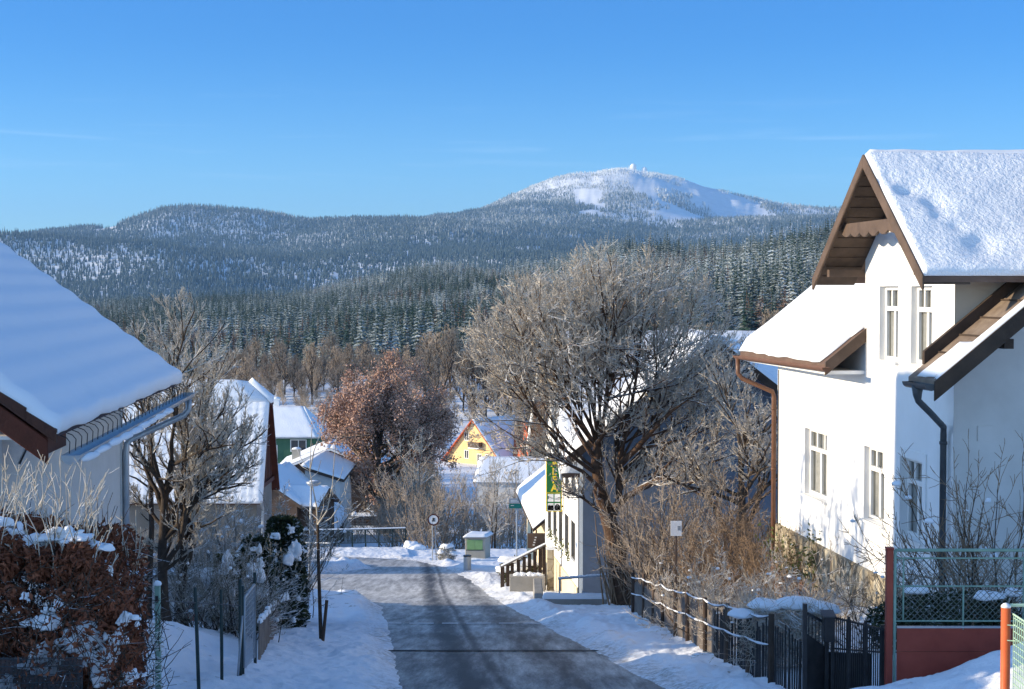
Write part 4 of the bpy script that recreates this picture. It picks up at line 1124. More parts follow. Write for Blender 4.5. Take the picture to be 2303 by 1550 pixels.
# guest house: main block with gable to the street, wing with gable towards us
K = P(1300, 1200, 57.0)
pf = frame2(K.x, 57.0, -.1, 1.0)          # a: 0..10 away, b>0 to the right
ph = thing('guest_house', 'white guest house with rows of tall windows behind the big bare tree', 'guesthouse', pf(0, 0, -11.4))
GE, GR = -6.20, -1.86
mb = MB(); gl = lambda a, z, d: pf(a, d, z)
wn = [(a - .55, a + .55, -10.15, -8.75) for a in (1.3, 3.1, 4.9, 6.7, 8.5)] + [(a - .5, a + .5, -7.65, -6.45) for a in (1.3, 3.1, 4.9, 6.7, 8.5)] + [(4.3, 5.3, -5.2, -4.1)]
w1 = [w for w in wn if w[3] < GE]
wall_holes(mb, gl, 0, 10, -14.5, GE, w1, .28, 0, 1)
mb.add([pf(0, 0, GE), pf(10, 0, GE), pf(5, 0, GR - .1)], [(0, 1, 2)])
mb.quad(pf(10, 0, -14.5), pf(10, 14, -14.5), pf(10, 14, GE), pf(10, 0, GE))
mb.build('wall', ['stucco_white', 'stucco_dark'], ph)  # window reveals take the dark stucco: their shade is painted in
mb = MB(); mb.quad(pf(0, 0.002, -14.5), pf(0, 7.5, -14.5), pf(0, 7.5, GE), pf(0, 0.002, GE)); mb.build('side_wall', 'stucco_blue_shade', ph)
mb = MB(); mb.box((-.05, -.06, -14.5), (10.05, -.003, -11.0), 0, lambda a, b, z: pf(a, b, z)); mb.box((-.04, -.05, GE - .22), (.25, -.003, GE), 0, pf); mb.build('plinth', 'stucco_cream', ph)
for w in w1:
    casement(ph, gl, w, .22, .08, .3, 2, 2, False)
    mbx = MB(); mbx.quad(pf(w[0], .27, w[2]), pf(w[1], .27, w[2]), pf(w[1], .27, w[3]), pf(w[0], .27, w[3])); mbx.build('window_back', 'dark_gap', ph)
slp = (GR - GE) / 5.0; oe = .6
for (a0, a1) in ((-oe, 5), (10 + oe, 5)):
    za = GE - oe * slp
    p = [pf(a0, -.7, za), pf(a0, 14, za), pf(a1, 14, GR), pf(a1, -.7, GR)]
    mb = MB(); mb.hexa([v - Vector((0, 0, .14)) for v in p], p); mb.build('roof', 'tile_brown', ph)
    snowslab('roof_snow', [v + up for v in p], .22, 'snow_roof', ph, (50, 20), int(a0 + 20), .03, .25, ragged=.06)
mb = MB()
for s in (-1, 1):
    v = [pf(5 + s * (5 + oe), -.75, GE - oe * slp - .25), pf(5 + s * (5 + oe), -.68, GE - oe * slp - .25), pf(5, -.68, GR - .25), pf(5, -.75, GR - .25)]
    mb.hexa(v, [x + Vector((0, 0, .24)) for x in v])
mb.build('verge_board', 'stucco_white', ph)
mb = MB(); mb.tube([pf(-.08, .10, GE - .5), pf(-.08, .10, -11.3)], .07, 8); mb.build('downpipe', 'zinc', ph, True)
# small green swags at the windows
rg2 = np.random.RandomState(3)
for a in (2.2, 4.0, 5.8, 7.6):
    LV, LF = leaf_mesh(rg2, np.array(pf(a, -.08, -10.2)) + rg2.normal(0, .13, (60, 3)) * (.35, .8, 1.2), .12, 2.2); npmesh('garland_leaves', LV, LF, 'leaf_green', ph)
# wing
def wf(x, y, z): return Vector((7.07 + x + .1 * 0, 54.0 + y, z))
mb = MB(); wing_ap, ww_, wsl = -1.75, 4.6, .78
we = wing_ap - ww_ * wsl
mb.add([wf(-ww_, 0, -14), wf(ww_, 0, -14), wf(ww_, 0, we), wf(0, 0, wing_ap - .1), wf(-ww_, 0, we)], [(0, 1, 2, 3, 4)])
mb.quad(wf(-ww_, 0, -14), wf(-ww_, 6, -14), wf(-ww_, 6, we), wf(-ww_, 0, we)); mb.quad(wf(ww_, 0, -14), wf(ww_, 12, -14), wf(ww_, 12, we), wf(ww_, 0, we))
mb.build('wing_wall', 'stucco_blue_shade', ph)
for s in (-1, 1):
    x1 = s * (ww_ + .6); z1 = wing_ap - (ww_ + .6) * wsl
    p = [wf(x1, -.7, z1), wf(x1, 14, z1), wf(0, 14, wing_ap), wf(0, -.7, wing_ap)]
    mb = MB(); mb.hexa([v - Vector((0, 0, .14)) for v in p], p); mb.build('wing_roof', 'tile_dark', ph)
    snowslab('wing_snow', [v + up for v in p], .20, 'snow_roof', ph, (40, 20), 40 + s, .03, .25)
    mb = MB(); v = [wf(x1, -.76, z1 - .3), wf(x1, -.68, z1 - .3), wf(0, -.68, wing_ap - .3), wf(0, -.76, wing_ap - .3)]
    mb.hexa(v, [x + Vector((0, 0, .34)) for x in v]); mb.build('verge_board', 'wood_dark', ph)
# low annex behind: slope falling to the street
e1, e2 = P(1199, 1190, 68.0), P(1161, 1106, 80.5)
r1, r2 = Vector((e1.x + 1.75, e1.y, e1.z + 1.45)), Vector((e2.x + 1.75, e2.y, e1.z + 1.45)); e2.z = e1.z
an = thing('annex', 'cream low annex with one thick sunlit snow roof beside the hanging sign', 'annex', (e1.x + 1, 74, -13.5))
mb = MB(); mb.hexa([v - Vector((0, 0, .14)) for v in (e1, e2, r2, r1)], [e1, e2, r2, r1]); mb.build('roof', 'wood_dark', an)
snowslab('roof_snow', [v + up for v in (e2, e1, r1, r2)], .24, 'snow_smooth', an, (20, 10), 55, .02, .2)
mb = MB(); i1, i2 = e1 + Vector((.55, .3, 0)), e2 + Vector((.55, -.3, 0))
for (p, q) in ((i1, i2), (i1, Vector((r1.x, i1.y, 0))), ):
    mb.quad(Vector((p.x, p.y, -15.5)), Vector((q.x, q.y, -15.5)), Vector((q.x, q.y, e1.z + .25)), Vector((p.x, p.y, e1.z + .25)))
mb.build('wall', 'stucco_cream', an)
mb = MB()
for k in range(3):
    y = 70.5 + 3.2 * k; x = i1.x + (i2.x - i1.x) * (y - i1.y) / (i2.y - i1.y)
    mb = MB(); mb.box((x - .03, y - .5, -12.6), (x + .05, y + .5, -11.4)); mb.build('window', 'wood_dark', an)
mb = MB(); mb.box((e1.x - .25, 67.75, -11.35), (e1.x + .95, 68.05, -10.72)); bm_ = mb.build('fascia_board', 'wood_brown', an)
mb = MB()
for k in range(4): mb.box((e1.x - .02 + k * .03, 67.73, -11.22 + k * .11), (e1.x + .06 + k * .03, 67.745, -11.17 + k * .11))
mb.build('lettering', 'paint_white', bm_)

# vertical sign
sg = thing('hanging_sign', 'tall green and yellow ALFA guesthouse sign with four pictogram boxes', 'sign', P(1246, 1150, 61))
SX0, SX1 = P(1228, 1090, 61).x, P(1264, 1090, 61).x; ZT, ZB = P(1246, 1031, 61).z, P(1246, 1151, 61).z; SY = 61.0
mb = MB(); mb.box((SX0, SY, ZB), (SX1, SY + .18, ZT)); cab = mb.build('cabinet', 'sign_yellow', sg); bevel(cab, .01, 1)
for z_ in (ZT - .2, ZB + .2): mb = MB(); mb.bar((SX1 - .02, SY + .09, z_), (SX1 + .12, SY + .09, z_), .06); mb.build('bracket', 'metal_black', sg)
zm = P(1246, 1108.5, 61).z
mb = MB(); mb.box((SX0 + .03, SY - .012, zm + .01), (SX1 - .03, SY, ZT - .04)); pn = mb.build('panel', 'sign_green', sg)
mb = MB(); mb.box((SX0 + .03, SY - .012, ZB + .03), (SX1 - .03, SY, zm - .025)); pn2 = mb.build('panel', 'sign_green', sg)
def text(s, size, loc, mat, parent, name='lettering', ext=.004, rot=(math.pi / 2, 0, 0), align='CENTER', off=0., sx=1.):
    cu = bpy.data.curves.new(name, 'FONT'); cu.body = s; cu.size = size; cu.extrude = ext; cu.align_x = align; cu.align_y = 'CENTER'; cu.offset = off
    o = glyph(name, cu, mat); o.location = loc; o.rotation_euler = rot; o.scale = (sx, 1, 1)
    if parent is not None:
        o.parent = parent; base = parent
        while base.parent: base = base.parent
        o.matrix_parent_inverse = Matrix.Translation(-Vector(parent.location)) if parent.type == 'EMPTY' else Matrix()
    return o
xm_ = (SX0 + SX1) / 2; hL = (ZT - .06 - zm) / 4
for i, ch in enumerate('ALFA'):
    o = text(ch, hL * 1.18, (xm_ + .01, SY - .018, zm + hL * (3.5 - i) + .02), 'sign_yellow', pn, off=.012)
b0 = zm - .03; cw = (SX1 - SX0 - .1) / 2; chh = .33
for i in range(2):
    for j in range(2):
        x0 = SX0 + .05 + i * (cw + .0) + .02; z1 = b0 - .02 - j * (chh + .03)
        mb = MB(); mb.box((x0, SY - .02, z1 - chh + .03), (x0 + cw - .04, SY - .0125, z1)); bx_ = mb.build('pictogram_box', 'plastic_white', sg)
        if (i, j) == (1, 1): text('P', .28, (x0 + cw / 2 - .02, SY - .024, z1 - chh / 2 + .015), 'metal_black', bx_, 'pictogram', off=.004)
        else:
            mb = MB(); cx_, cz_ = x0 + cw / 2 - .02, z1 - chh / 2 + .02
            if (i, j) == (0, 0):   # bed-like mark
                mb.bar((cx_ - .09, SY - .024, cz_ + .05), (cx_ + .09, SY - .024, cz_ - .04), .04, .006); mb.bar((cx_ - .09, SY - .024, cz_ + .07), (cx_ - .09, SY - .024, cz_ - .05), .03, .006)
            elif (i, j) == (1, 0):
                for q in range(2): mb.bar((cx_ - .09, SY - .024, cz_ - .02 - q * .05), (cx_ + .09, SY - .024, cz_ - .01 - q * .05), .018, .006)
            else:                  # crossed cutlery
                mb.bar((cx_ - .07, SY - .024, cz_ + .09), (cx_ + .05, SY - .024, cz_ - .09), .03, .006); mb.bar((cx_ + .08, SY - .026, cz_ + .09), (cx_ - .05, SY - .026, cz_ - .09), .03, .006)
            mb.build('pictogram', 'metal_black', bx_)
mb = MB(); mb.box((SX0 + .06, SY - .02, ZB + .06), (SX1 - .06, SY - .0125, ZB + .25)); bx_ = mb.build('name_strip', 'plastic_white', sg)
mb = MB(); mb.box((SX0 + .16, SY - .024, ZB + .135), (SX1 - .16, SY - .0205, ZB + .165)); mb.build('lettering', 'metal_black', bx_)
# ---- roofs across the street, down by the stream ---------------------------------
# steep tiled attic house with half-hip and red boarded gable
th_ = thing('attic_house', 'steep roofed house with snow on wavy tiles and a red brown gable', 'house', (-19, 76.4, -14))
X1, YC, HWY, EZ_, RZ_, BZ_ = -12.1, 76.4, 2.75, -10.2, -4.55, -5.55
def ty(z): return HWY * (RZ_ - z) / (RZ_ - EZ_)
mb = MB()
ws_ = 2.3
for q in ([(-26, YC - ws_, -16), (X1 - .1, YC - ws_, -16), (X1 - .1, YC - ws_, EZ_ + .5), (-26, YC - ws_, EZ_ + .5)], [(X1 - .1, YC - ws_, -16), (X1 - .1, YC + ws_, -16), (X1 - .1, YC + ws_, EZ_ + .5), (X1 - .1, YC - ws_, EZ_ + .5)], [(-26, YC + ws_, -16), (X1 - .1, YC + ws_, -16), (X1 - .1, YC + ws_, EZ_ + .5), (-26, YC + ws_, EZ_ + .5)]): mb.quad(*q)
mb.build('wall', 'stucco_dark', th_)
mb = MB(); ib = .2
mb.add([(X1 - .05, YC - ty(EZ_ + .5) + ib, EZ_ + .5), (X1 - .05, YC + ty(EZ_ + .5) - ib, EZ_ + .5), (X1 - .05, YC + ty(BZ_) - ib * .4, BZ_), (X1 - .05, YC - ty(BZ_) + ib * .4, BZ_)], [(0, 1, 2, 3)])
for k in range(9):
    y = YC - 2 + .5 * k; zt = min(BZ_, RZ_ - (abs(y - YC) + .2) / HWY * (RZ_ - EZ_))
    mb.box((X1 - .045, y - .02, EZ_ + .5), (X1 - .02, y + .02, zt))
mb.box((X1 - .04, YC - 2.2, EZ_ + .55), (X1 + .06, YC + 2.2, EZ_ + .75))
mb.build('gable', 'wood_red', th_)
for s in (-1, 1):
    for (z0, z1, in0, in1, nm) in ((EZ_, BZ_, .0, .0, 'roof'), (BZ_, RZ_, .0, 1.1, 'roof')):
        p = [Vector((-27, YC + s * ty(z0), z0)), Vector((X1 + .25 - in0, YC + s * ty(z0), z0)), Vector((X1 + .25 - in1, YC + s * ty(z1), z1)), Vector((-27, YC + s * ty(z1), z1))]
        if s > 0: p = [p[1], p[0], p[3], p[2]]
        mb = MB(); mb.hexa([v + Vector((0, -s * .10, -.05)) for v in p], p); mb.build(nm, 'wood_red', th_)
        q = [v + Vector((0, s * .012, .006)) for v in p]
        o = snowslab('roof_snow', q, .10 if z0 == EZ_ else .2, 'snow_roof', th_, (140, 80) if s < 0 and z0 == EZ_ else (20, 8), 31 + s, .008, .12, ripple=(.020, .40) if z0 == EZ_ else None)
        if s < 0 and z0 == EZ_:   # courses of pantiles: ridges across too
            me = o.data; n = len(me.vertices); co = np.empty(n * 3, np.float32); me.vertices.foreach_get('co', co); co = co.reshape(-1, 3)
            k = np.arange(n) < n // 2
            co[k, 1] += -.012 * np.sin(co[k, 0] / .36 * 2 * np.pi); me.vertices.foreach_set('co', co.ravel())
mb = MB(); hp = [Vector((X1 + .3, YC - ty(BZ_), BZ_ - .05)), Vector((X1 + .3, YC + ty(BZ_), BZ_ - .05)), Vector((X1 - .85, YC + .05, RZ_)), Vector((X1 - .85, YC - .05, RZ_))]
mb.hexa([v - Vector((0, 0, .1)) for v in hp], hp); mb.build('half_hip', 'wood_red', th_)
snowslab('half_hip_snow', [v + Vector((.01, 0, .012)) for v in hp], .26, 'snow_smooth', th_, (12, 10), 77, .03, .22)
mb = MB(); mb.tube([(X1 + .2, YC - ty(EZ_) - .1, EZ_ + .1), (X1 + .2, YC - ty(EZ_) + .35, EZ_ - .3), (X1 + .1, YC - ws_ - .05, -15)], .07, 8); mb.build('downpipe', 'zinc', th_)
# two houses and a shed, added out of view to shade the road
house('unseen_shade_house', 'plain grey house with a snowy roof next behind the left house', -23.6, 32.1, -6.5, 9, 13.8, -4.5, -.75, 3.5, 'stucco_grey', 'tile_brown', .5, .2)
house('unseen_shade_shed', 'dark timber garden shed with a snowy roof, left of the picture beside the brown hedge', -9.6, 14.5, -4., 3.6, 5.0, -2.0, -.95, 3, 'wood_dark', 'tile_brown', .3, .15, 0, [], None, catg='shed')
house('unseen_shade_house', 'second grey house with a snowy roof, left of the picture beyond the first one', -20.5, 44.9, -8.5, 9, 8.6, -6.4, -2.9, 3.5, 'stucco_beige', 'tile_brown', .4, .2)
# low lean-to roofs and barns
def pxz(px, py, D): return P(px, py, D)
h, f = house('green_house', 'dark green house with low hipped roof showing bare strips in the snow', pxz(610, 990, 150).x - .2, 155.5, -23, 7.6, 8.5, pxz(0, 980, 150).z, pxz(0, 934, 150).z + .4, 90, 'stucco_green', 'zinc', .45, .10, .55,
             [('l', .2, -15.9, 1.5, 1.3), ('l', -2.6, -15.3, 1.6, 1.2), ('l', 3.2, -15.9, 1.3, 1.3)], (0.3, .2, .9, 'stucco_white'))
mb = MB(); mb.box((-25.5, 150.6, -18.4), (-20.9, 151.75, -17.5)); mb.build('balcony', 'wood_dark', h)
h, f = house('long_roof_house', 'long house with a wide blue shaded snow roof behind the dark green house', pxz(640, 940, 178).x - 6.0, 182, -25, 18, 22, -19.6, pxz(0, 932, 178).z, 4, 'stucco_beige', 'zinc', .5, .2, 0, [('f', 3, -17, 1.2, 1.3)], [(1.2, 6, .8, 'stucco_white'), (5.0, -3, .7, 'stucco_beige')])
mb = MB(); c0 = f(2.2, -2, -15.6)
for k in range(2): mb.hexa([c0 + Vector((-2.6 + 2.2 * k, 0, .2)), c0 + Vector((-.7 + 2.2 * k, 0, .2)), c0 + Vector((-.7 + 2.2 * k, 1.0, 1.5)), c0 + Vector((-2.6 + 2.2 * k, 1.0, 1.5))], [c0 + Vector((-2.6 + 2.2 * k, .08, .15)), c0 + Vector((-.7 + 2.2 * k, .08, .15)), c0 + Vector((-.7 + 2.2 * k, 1.08, 1.45)), c0 + Vector((-2.6 + 2.2 * k, 1.08, 1.45))])
mb.build('skylight', 'window_glass', h)
h, f = house('dark_barn', 'dark boarded barn with a square beige chimney and white edged roof', pxz(738, 1060, 138).x, 143, -22.6, 9.6, 9, pxz(0, 1058, 138).z, pxz(0, 1008, 138).z, 2, 'wood_dark', 'tile_dark', .4, .22, 0, [], (-3.2, -3.0, .95, 'stucco_beige'), gable='wood_dark', verge='stucco_white')
# pale shed with one roof plane falling to the right
gs = thing('grey_shed', 'pale rendered shed with a dark wide opening under a blue shaded snow roof', 'shed', pxz(728, 1130, 118))
SXL, SXR, SY0, SY1 = pxz(686, 1100, 118).x, pxz(764, 1100, 118).x, 118., 126.5
zl, zr3 = pxz(0, 1053, 118).z, pxz(0, 1078, 118).z
mb = MB()
for q in ([(SXL, SY0, -21), (SXR, SY0, -21), (SXR, SY0, zr3), (SXL, SY0, zl)], [(SXR, SY0, -21), (SXR, SY1, -21), (SXR, SY1, zr3), (SXR, SY0, zr3)], [(SXR, SY1, -21), (SXL, SY1, -21), (SXL, SY1, zl), (SXR, SY1, zr3)], [(SXL, SY1, -21), (SXL, SY0, -21), (SXL, SY0, zl), (SXL, SY1, zl)]): mb.quad(*q)
mb.build('wall', 'stucco_grey', gs)
sl = (zl - zr3) / (SXR - SXL); p = [Vector((SXR + .35, SY0 - .3, zr3 - .35 * sl)), Vector((SXR + .35, SY1 + .3, zr3 - .35 * sl)), Vector((SXL - .3, SY1 + .3, zl + .3 * sl)), Vector((SXL - .3, SY0 - .3, zl + .3 * sl))]
p = [v + Vector((0, 0, .12)) for v in p]; p[1].z += .15; p[2].z += .2; p[2].x += .9
mb = MB(); mb.hexa([v - Vector((0, 0, .22)) for v in p], p); mb.build('roof', 'wood_dark', gs); snowslab('roof_snow', [v + Vector((0, 0, .012)) for v in p], .16, 'snow_roof', gs, (16, 14), 3, .02, .2)
mb = MB(); xo0, xo1 = pxz(708, 1100, 118).x, pxz(749, 1100, 118).x; mb.box((xo0, SY0 - .05, pxz(0, 1120, 118).z), (xo1, SY0 - .002, pxz(0, 1101, 118).z)); mb.build('opening', 'dark_gap', gs)
h, f = house('long_barn', 'long low barn with a blue shaded snow roof before the pale shed', pxz(598, 1100, 108).x, 113.5, -20, 8.6, 10, pxz(0, 1195, 108).z, pxz(0, 1080, 108).z, 0, 'wood_dark', 'zinc_dark', .4, .2, 0, [], None, verge='wood_brown')
h, f = house('small_barn', 'small brown barn with a blue shaded roof next to the red brown gable', pxz(590, 1100, 100).x - .1, 103.5, -18, 5, 6, pxz(0, 1130, 100).z, pxz(0, 1072, 100).z, -4, 'wood_brown', 'zinc_dark', .3, .16, 0, [])
h, f = house('garden_hut', 'tiny hut with a bright snowy gable roof above dark walls, behind the lamp post', pxz(666, 1130, 100).x, 102.2, -18, 2.6, 3.6, pxz(0, 1134, 100).z, pxz(0, 1104, 100).z, 70, 'wood_dark', 'zinc_dark', .3, .14, 0, [])
h, f = house('yellow_house', 'yellow house with orange red roof edges and a wooden balcony beyond the thicket', pxz(1126, 990, 230).x - .2, 234, -30, 12.0, 11, -25.4, pxz(0, 942, 230).z, -42, 'stucco_yellow', 'tile_red', .6, .12, 0,
             [('f', -1.6, -21.9, .9, 1.3), ('f', -1.6, -24.6, .9, 1.3), ('f', 2.7, -25.0, 1.0, 1.4), ('f', 1.0, -25.0, .9, 1.3)], None, verge='tile_red', bare=(-1,))
mb = MB(); mb.box((-.6, -6.3, -23.6), (1.6, -5.26, -23.45), 0, f); mb.build('balcony_floor', 'stucco_white', h)
mb = MB(); mb.box((-.6, -6.3, -23.4), (1.6, -6.22, -22.6), 0, f); mb.box((-.6, -6.2, -23.4), (-.52, -5.3, -22.6), 0, f); mb.box((1.52, -6.2, -23.4), (1.6, -5.3, -22.6), 0, f); mb.build('balcony_rail', 'wood_brown', h)
mb = MB(); mb.box((-.3, -5.30, -23.4), (.9, -5.256, -21.4), 0, f); mb.build('balcony_door', 'dark_gap', h)
h, f = house('red_roof_house', 'house with bare orange red tiles between snow, right behind the yellow house', pxz(1197, 1000, 226).x, 230, -30, 8, 9, -25.5, pxz(0, 958, 226).z, 25, 'stucco_cream', 'tile_red', .5, .12, 0, [('f', 0, -24, 1, 1.2)], None, bare=(-1, 1), verge='tile_red')
h, f = house('flat_shed', 'low pale shed with a broad gently sloping snow roof under the yellow house', pxz(1165, 1060, 170).x, 174, -23.5, 9, 8, pxz(0, 1078, 170).z - .1, pxz(0, 1040, 170).z, 84, 'stucco_grey', 'zinc', .4, .2, 0, [])

# ---- street furniture --------------------------------------------------------------
def snowcap(parent, pts, r, h, seed=0):
    return blobs('snow_cap', [(p[0], p[1], p[2], r[0], r[1], h) for p in pts], 'snow_smooth', parent, seed, .12)
# lamp
b = G(697, 56.5); lp = thing('street_lamp', 'slim street lamp with a flat disc head beside the young staked tree', 'street lamp', b)
zt = P(703, 1084, 56.5).z; bx_ = b.x; tx = P(700, 1090, 56.5).x
mb = MB(); mb.tube([b - Vector((0, 0, .3)), (bx_, b.y, b.z + 1.35), (bx_ + .01, b.y, b.z + 1.4)], [.062, .06, .045], 10); mb.tube([(bx_ + .01, b.y, b.z + 1.4), (tx, b.y, zt)], [.045, .035], 10); mb.build('pole', 'zinc', lp, True)
mb = MB(); n = 16
hd = Vector((tx + .08, b.y, zt))
mb.tube([hd + Vector((0, 0, -.16)), hd + Vector((0, 0, -.14)), hd + Vector((0, 0, -.05)), hd + Vector((0, 0, 0)), hd + Vector((0, 0, .05))], [.08, .17, .26, .27, .08], 16); mb.build('lamp_head', 'zinc', lp, True)
snowcap(lp, [hd + Vector((0, 0, .035))], (.15, .15), .03)
# speed sign
b = G(975, 86); sp = thing('road_sign', 'round white road sign with a dark red ring on two thin poles by the thicket', 'sign', b)
zc = P(975, 1169, 86).z
mb = MB(); mb.tube([b - Vector((.06, 0, .3)), (b.x - .06, b.y + .03, zc + .25)], .03, 8); mb.build('pole', 'zinc', sp); mb = MB(); mb.tube([b + Vector((.16, .06, -.3)), (b.x + .06, b.y + .05, zc + .2)], .026, 8); mb.build('pole', 'zinc', sp)
def disc(y, r0, r1, th, name, mat, cx, cz, parent, n=32):
    mb = MB(); vs = []; fs = []
    for yy in (y, y + th):
        for r in (r0, r1): vs += [(cx + r * math.cos(6.2832 * k / n), yy, cz + r * math.sin(6.2832 * k / n)) for k in range(n)]
    for k in range(n):
        j = (k + 1) % n; fs += [(k, j, n + j, n + k), (2 * n + k, 3 * n + k, 3 * n + j, 2 * n + j), (n + k, n + j, 3 * n + j, 3 * n + k)]
    mb.add(vs, fs); return mb.build(name, mat, parent)
pl_ = disc(b.y, .001, .33, .02, 'plate', 'plastic_white', b.x, zc, sp); disc(b.y - .008, .255, .33, .006, 'ring', 'wood_red', b.x, zc, sp)  # ring in a darkened red, its shade put into the colour
mb = MB(); mb.box((b.x - .06, b.y - .008, zc - .02), (b.x + .07, b.y - .002, zc + .10)); mb.box((b.x - .09, b.y - .008, zc - .10), (b.x + .09, b.y - .002, zc - .035)); mb.build('symbol', 'metal_black', sp)
# utility cabinet and bin
b = G(1074, 88.); uc = thing('utility_cabinet', 'beige concrete utility cabinet with green double doors and a snow lid', 'cabinet', b)
x0, x1 = P(1046, 1240, 88).x, P(1091, 1240, 88).x; zt = P(1074, 1211, 88).z
tw = .22
qf = lambda x, y, z: Vector((x + y * .30, 88 + y, z))
mb = MB(); mb.box((x0, 0, b.z - .3), (x1, .95, zt), 0, qf); bevel(mb.build('body', 'stucco_beige', uc), .02, 1)
mb = MB(); mb.box((x0 - .08, -.08, zt), (x1 + .1, 1.05, zt + .07), 0, qf); mb.build('lid', 'concrete', uc)
xm2 = (x0 + x1) / 2
for (p, q) in ((x0 + .12, xm2 - .008), (xm2 + .008, x1 - .14)):
    mb = MB(); mb.box((p, -.025, zt - .64), (q, -.002, zt - .08), 0, qf); d_ = mb.build('door', 'paint_lightgreen', uc); 
mb = MB(); mb.box((x0 + .07, -.02, zt - .69), (x1 - .09, -.0015, zt - .645), 0, qf); mb.build('frame', 'metal_green_dark', uc)
snowslab('snow_cap', [qf(x0 - .1, -.1, zt + .075), qf(x1 + .12, -.1, zt + .075), qf(x1 + .12, 1.08, zt + .085), qf(x0 - .1, 1.08, zt + .085)], .16, 'snow_smooth', uc, (14, 10), 2, .02, .15)
b = G(1051, 76.); bn = thing('litter_bin', 'grey metal cylindrical litter bin standing in the snow before the cabinet', 'bin', b)
mb = MB(); mb.tube([b + Vector((0, 0, -.2)), b + Vector((0, 0, .74))], .185, 18); mb.build('body', 'zinc', bn, False); mb = MB(); mb.tube([b + Vector((0, 0, .70)), b + Vector((0, 0, .76))], .20, 18); mb.build('rim', 'zinc_dark', bn)
# railing over the stream
def railing(name, label, pts, hgt, posts, bars, group=None, mats=('metal_green_dark', 'metal_green_dark'), base=0.):
    t = thing(name, label, 'railing', pts[0]); pts = [Vector(p) for p in pts]
    Lt = [(pts[i + 1] - pts[i]).length for i in range(len(pts) - 1)]; tot = sum(Lt)
    def at(s):
        for i, l in enumerate(Lt):
            if s <= l or i == len(Lt) - 1: return pts[i] + (pts[i + 1] - pts[i]) * min(s / l, 1)
            s -= l
    top = [p + Vector((0, 0, hgt)) for p in pts]
    mb = MB(); mb.tube(top, .035, 6); mb.build('top_rail', mats[0], t)
    mb = MB(); mb.tube([p + Vector((0, 0, .12)) for p in pts], .025, 5); mb.build('bottom_rail', mats[0], t)
    mb = MB(); mb.tube([p + Vector((0, 0, .05)) for p in top], .045, 6); mb.build('rail_snow', 'snow_smooth', t)
    for k in range(posts + 1):
        p = at(tot * k / posts); mb = MB(); mb.bar(p - Vector((0, 0, .3)), p + Vector((0, 0, hgt)), .09, .07); mb.build('post', mats[1], t)
    mb = MB()
    for k in range(bars):
        p = at(tot * (k + .5) / bars); mb.bar(p + Vector((0, 0, .12)), p + Vector((0, 0, hgt - .03)), .030)
    mb.build('bars', mats[1], t); return t
ra = [P(672, 1241, 98.2), P(790, 1243, 98.6), P(912, 1244, 99.0)]
for p in ra: p.z = g1(p.x, 97.5) - .02
railing('bridge_railing', 'long dark green railing with a snow topped rail on the stream bridge', ra, .98, 8, 74)
rb = [G(664, 89.), G(700, 88.5), G(744, 88.)]
railing('footpath_railing', 'short low railing in front of the long bridge railing, behind the lamp', rb, .95, 3, 6)
# teal direction board by the annex
b = G(1158, 84.); db = thing('direction_board', 'small teal and white board on a post beside the annex eave', 'sign', b)
c = P(1158, 1132, 84.)
mb = MB(); mb.tube([(c.x + .1, c.y + .05, b.z - .2), (c.x + .1, c.y + .05, c.z + .3)], .04, 8); mb.build('post', 'zinc', db)
mb = MB(); mb.box((c.x - .32, c.y - .03, c.z - .28), (c.x + .38, c.y, c.z - .02)); mb.build('panel', 'sign_teal', db); mb = MB(); mb.box((c.x - .32, c.y - .03, c.z), (c.x + .38, c.y, c.z + .26)); mb.build('panel', 'zinc', db)
mb = MB()
for k, (u0, u1, zz) in enumerate(((-.22, .12, .16), (-.22, .2, .08), (-.22, -.05, -.12))): mb.box((c.x + u0, c.y - .036, c.z + zz - .015), (c.x + u1, c.y - .0305, c.z + zz + .015))
mb.build('lettering', 'paint_white', db)
# low concrete wall with hand rail in front of the guest house
b = G(1205, 50.2); cw_ = thing('retaining_wall', 'low concrete wall with a thin snow layer at the foot of the big tree', 'wall', b)
xa, xb = P(1203, 1350, 50.2).x, P(1366, 1350, 50.2).x; zt = P(1250, 1349, 50.2).z
mb = MB(); mb.box((xa, 50.2, zt - 1.2), (xb, 50.55, zt)); mb.box((xa, 50.552, zt - 1.2), (xa + .3, 54.5, zt - .1)); bevel(mb.build('body', 'concrete', cw_), .03, 2)
snowslab('snow_cap', [(xa + .25, 50.22, zt + .01), (xb, 50.22, zt + .01), (xb, 50.54, zt + .012), (xa + .25, 50.54, zt + .012)], .14, 'snow_smooth', cw_, (40, 8), 6, .04, .1)
hr = thing('hand_rail', 'thin metal hand rail with frost icicles above the low concrete wall', 'railing', (xa, 50.4, zt))
pa, pb = P(1258, 1302, 50.4), P(1362, 1294, 50.4)
mb = MB(); mb.tube([pa - Vector((.04, 0, 0)), pb], .035, 8); mb.build('rail', 'zinc', hr)
for p in (pa, pb): mb = MB(); mb.tube([(p.x, p.y, zt - .1), p], .025, 8); mb.build('post', 'zinc', hr)
blobs('rail_snow', [(pa.x + (pb.x - pa.x) * t, 50.4, pa.z + (pb.z - pa.z) * t + .03, .09, .04, .04) for t in np.linspace(.02, .98, 14)], 'snow_smooth', hr, 4)
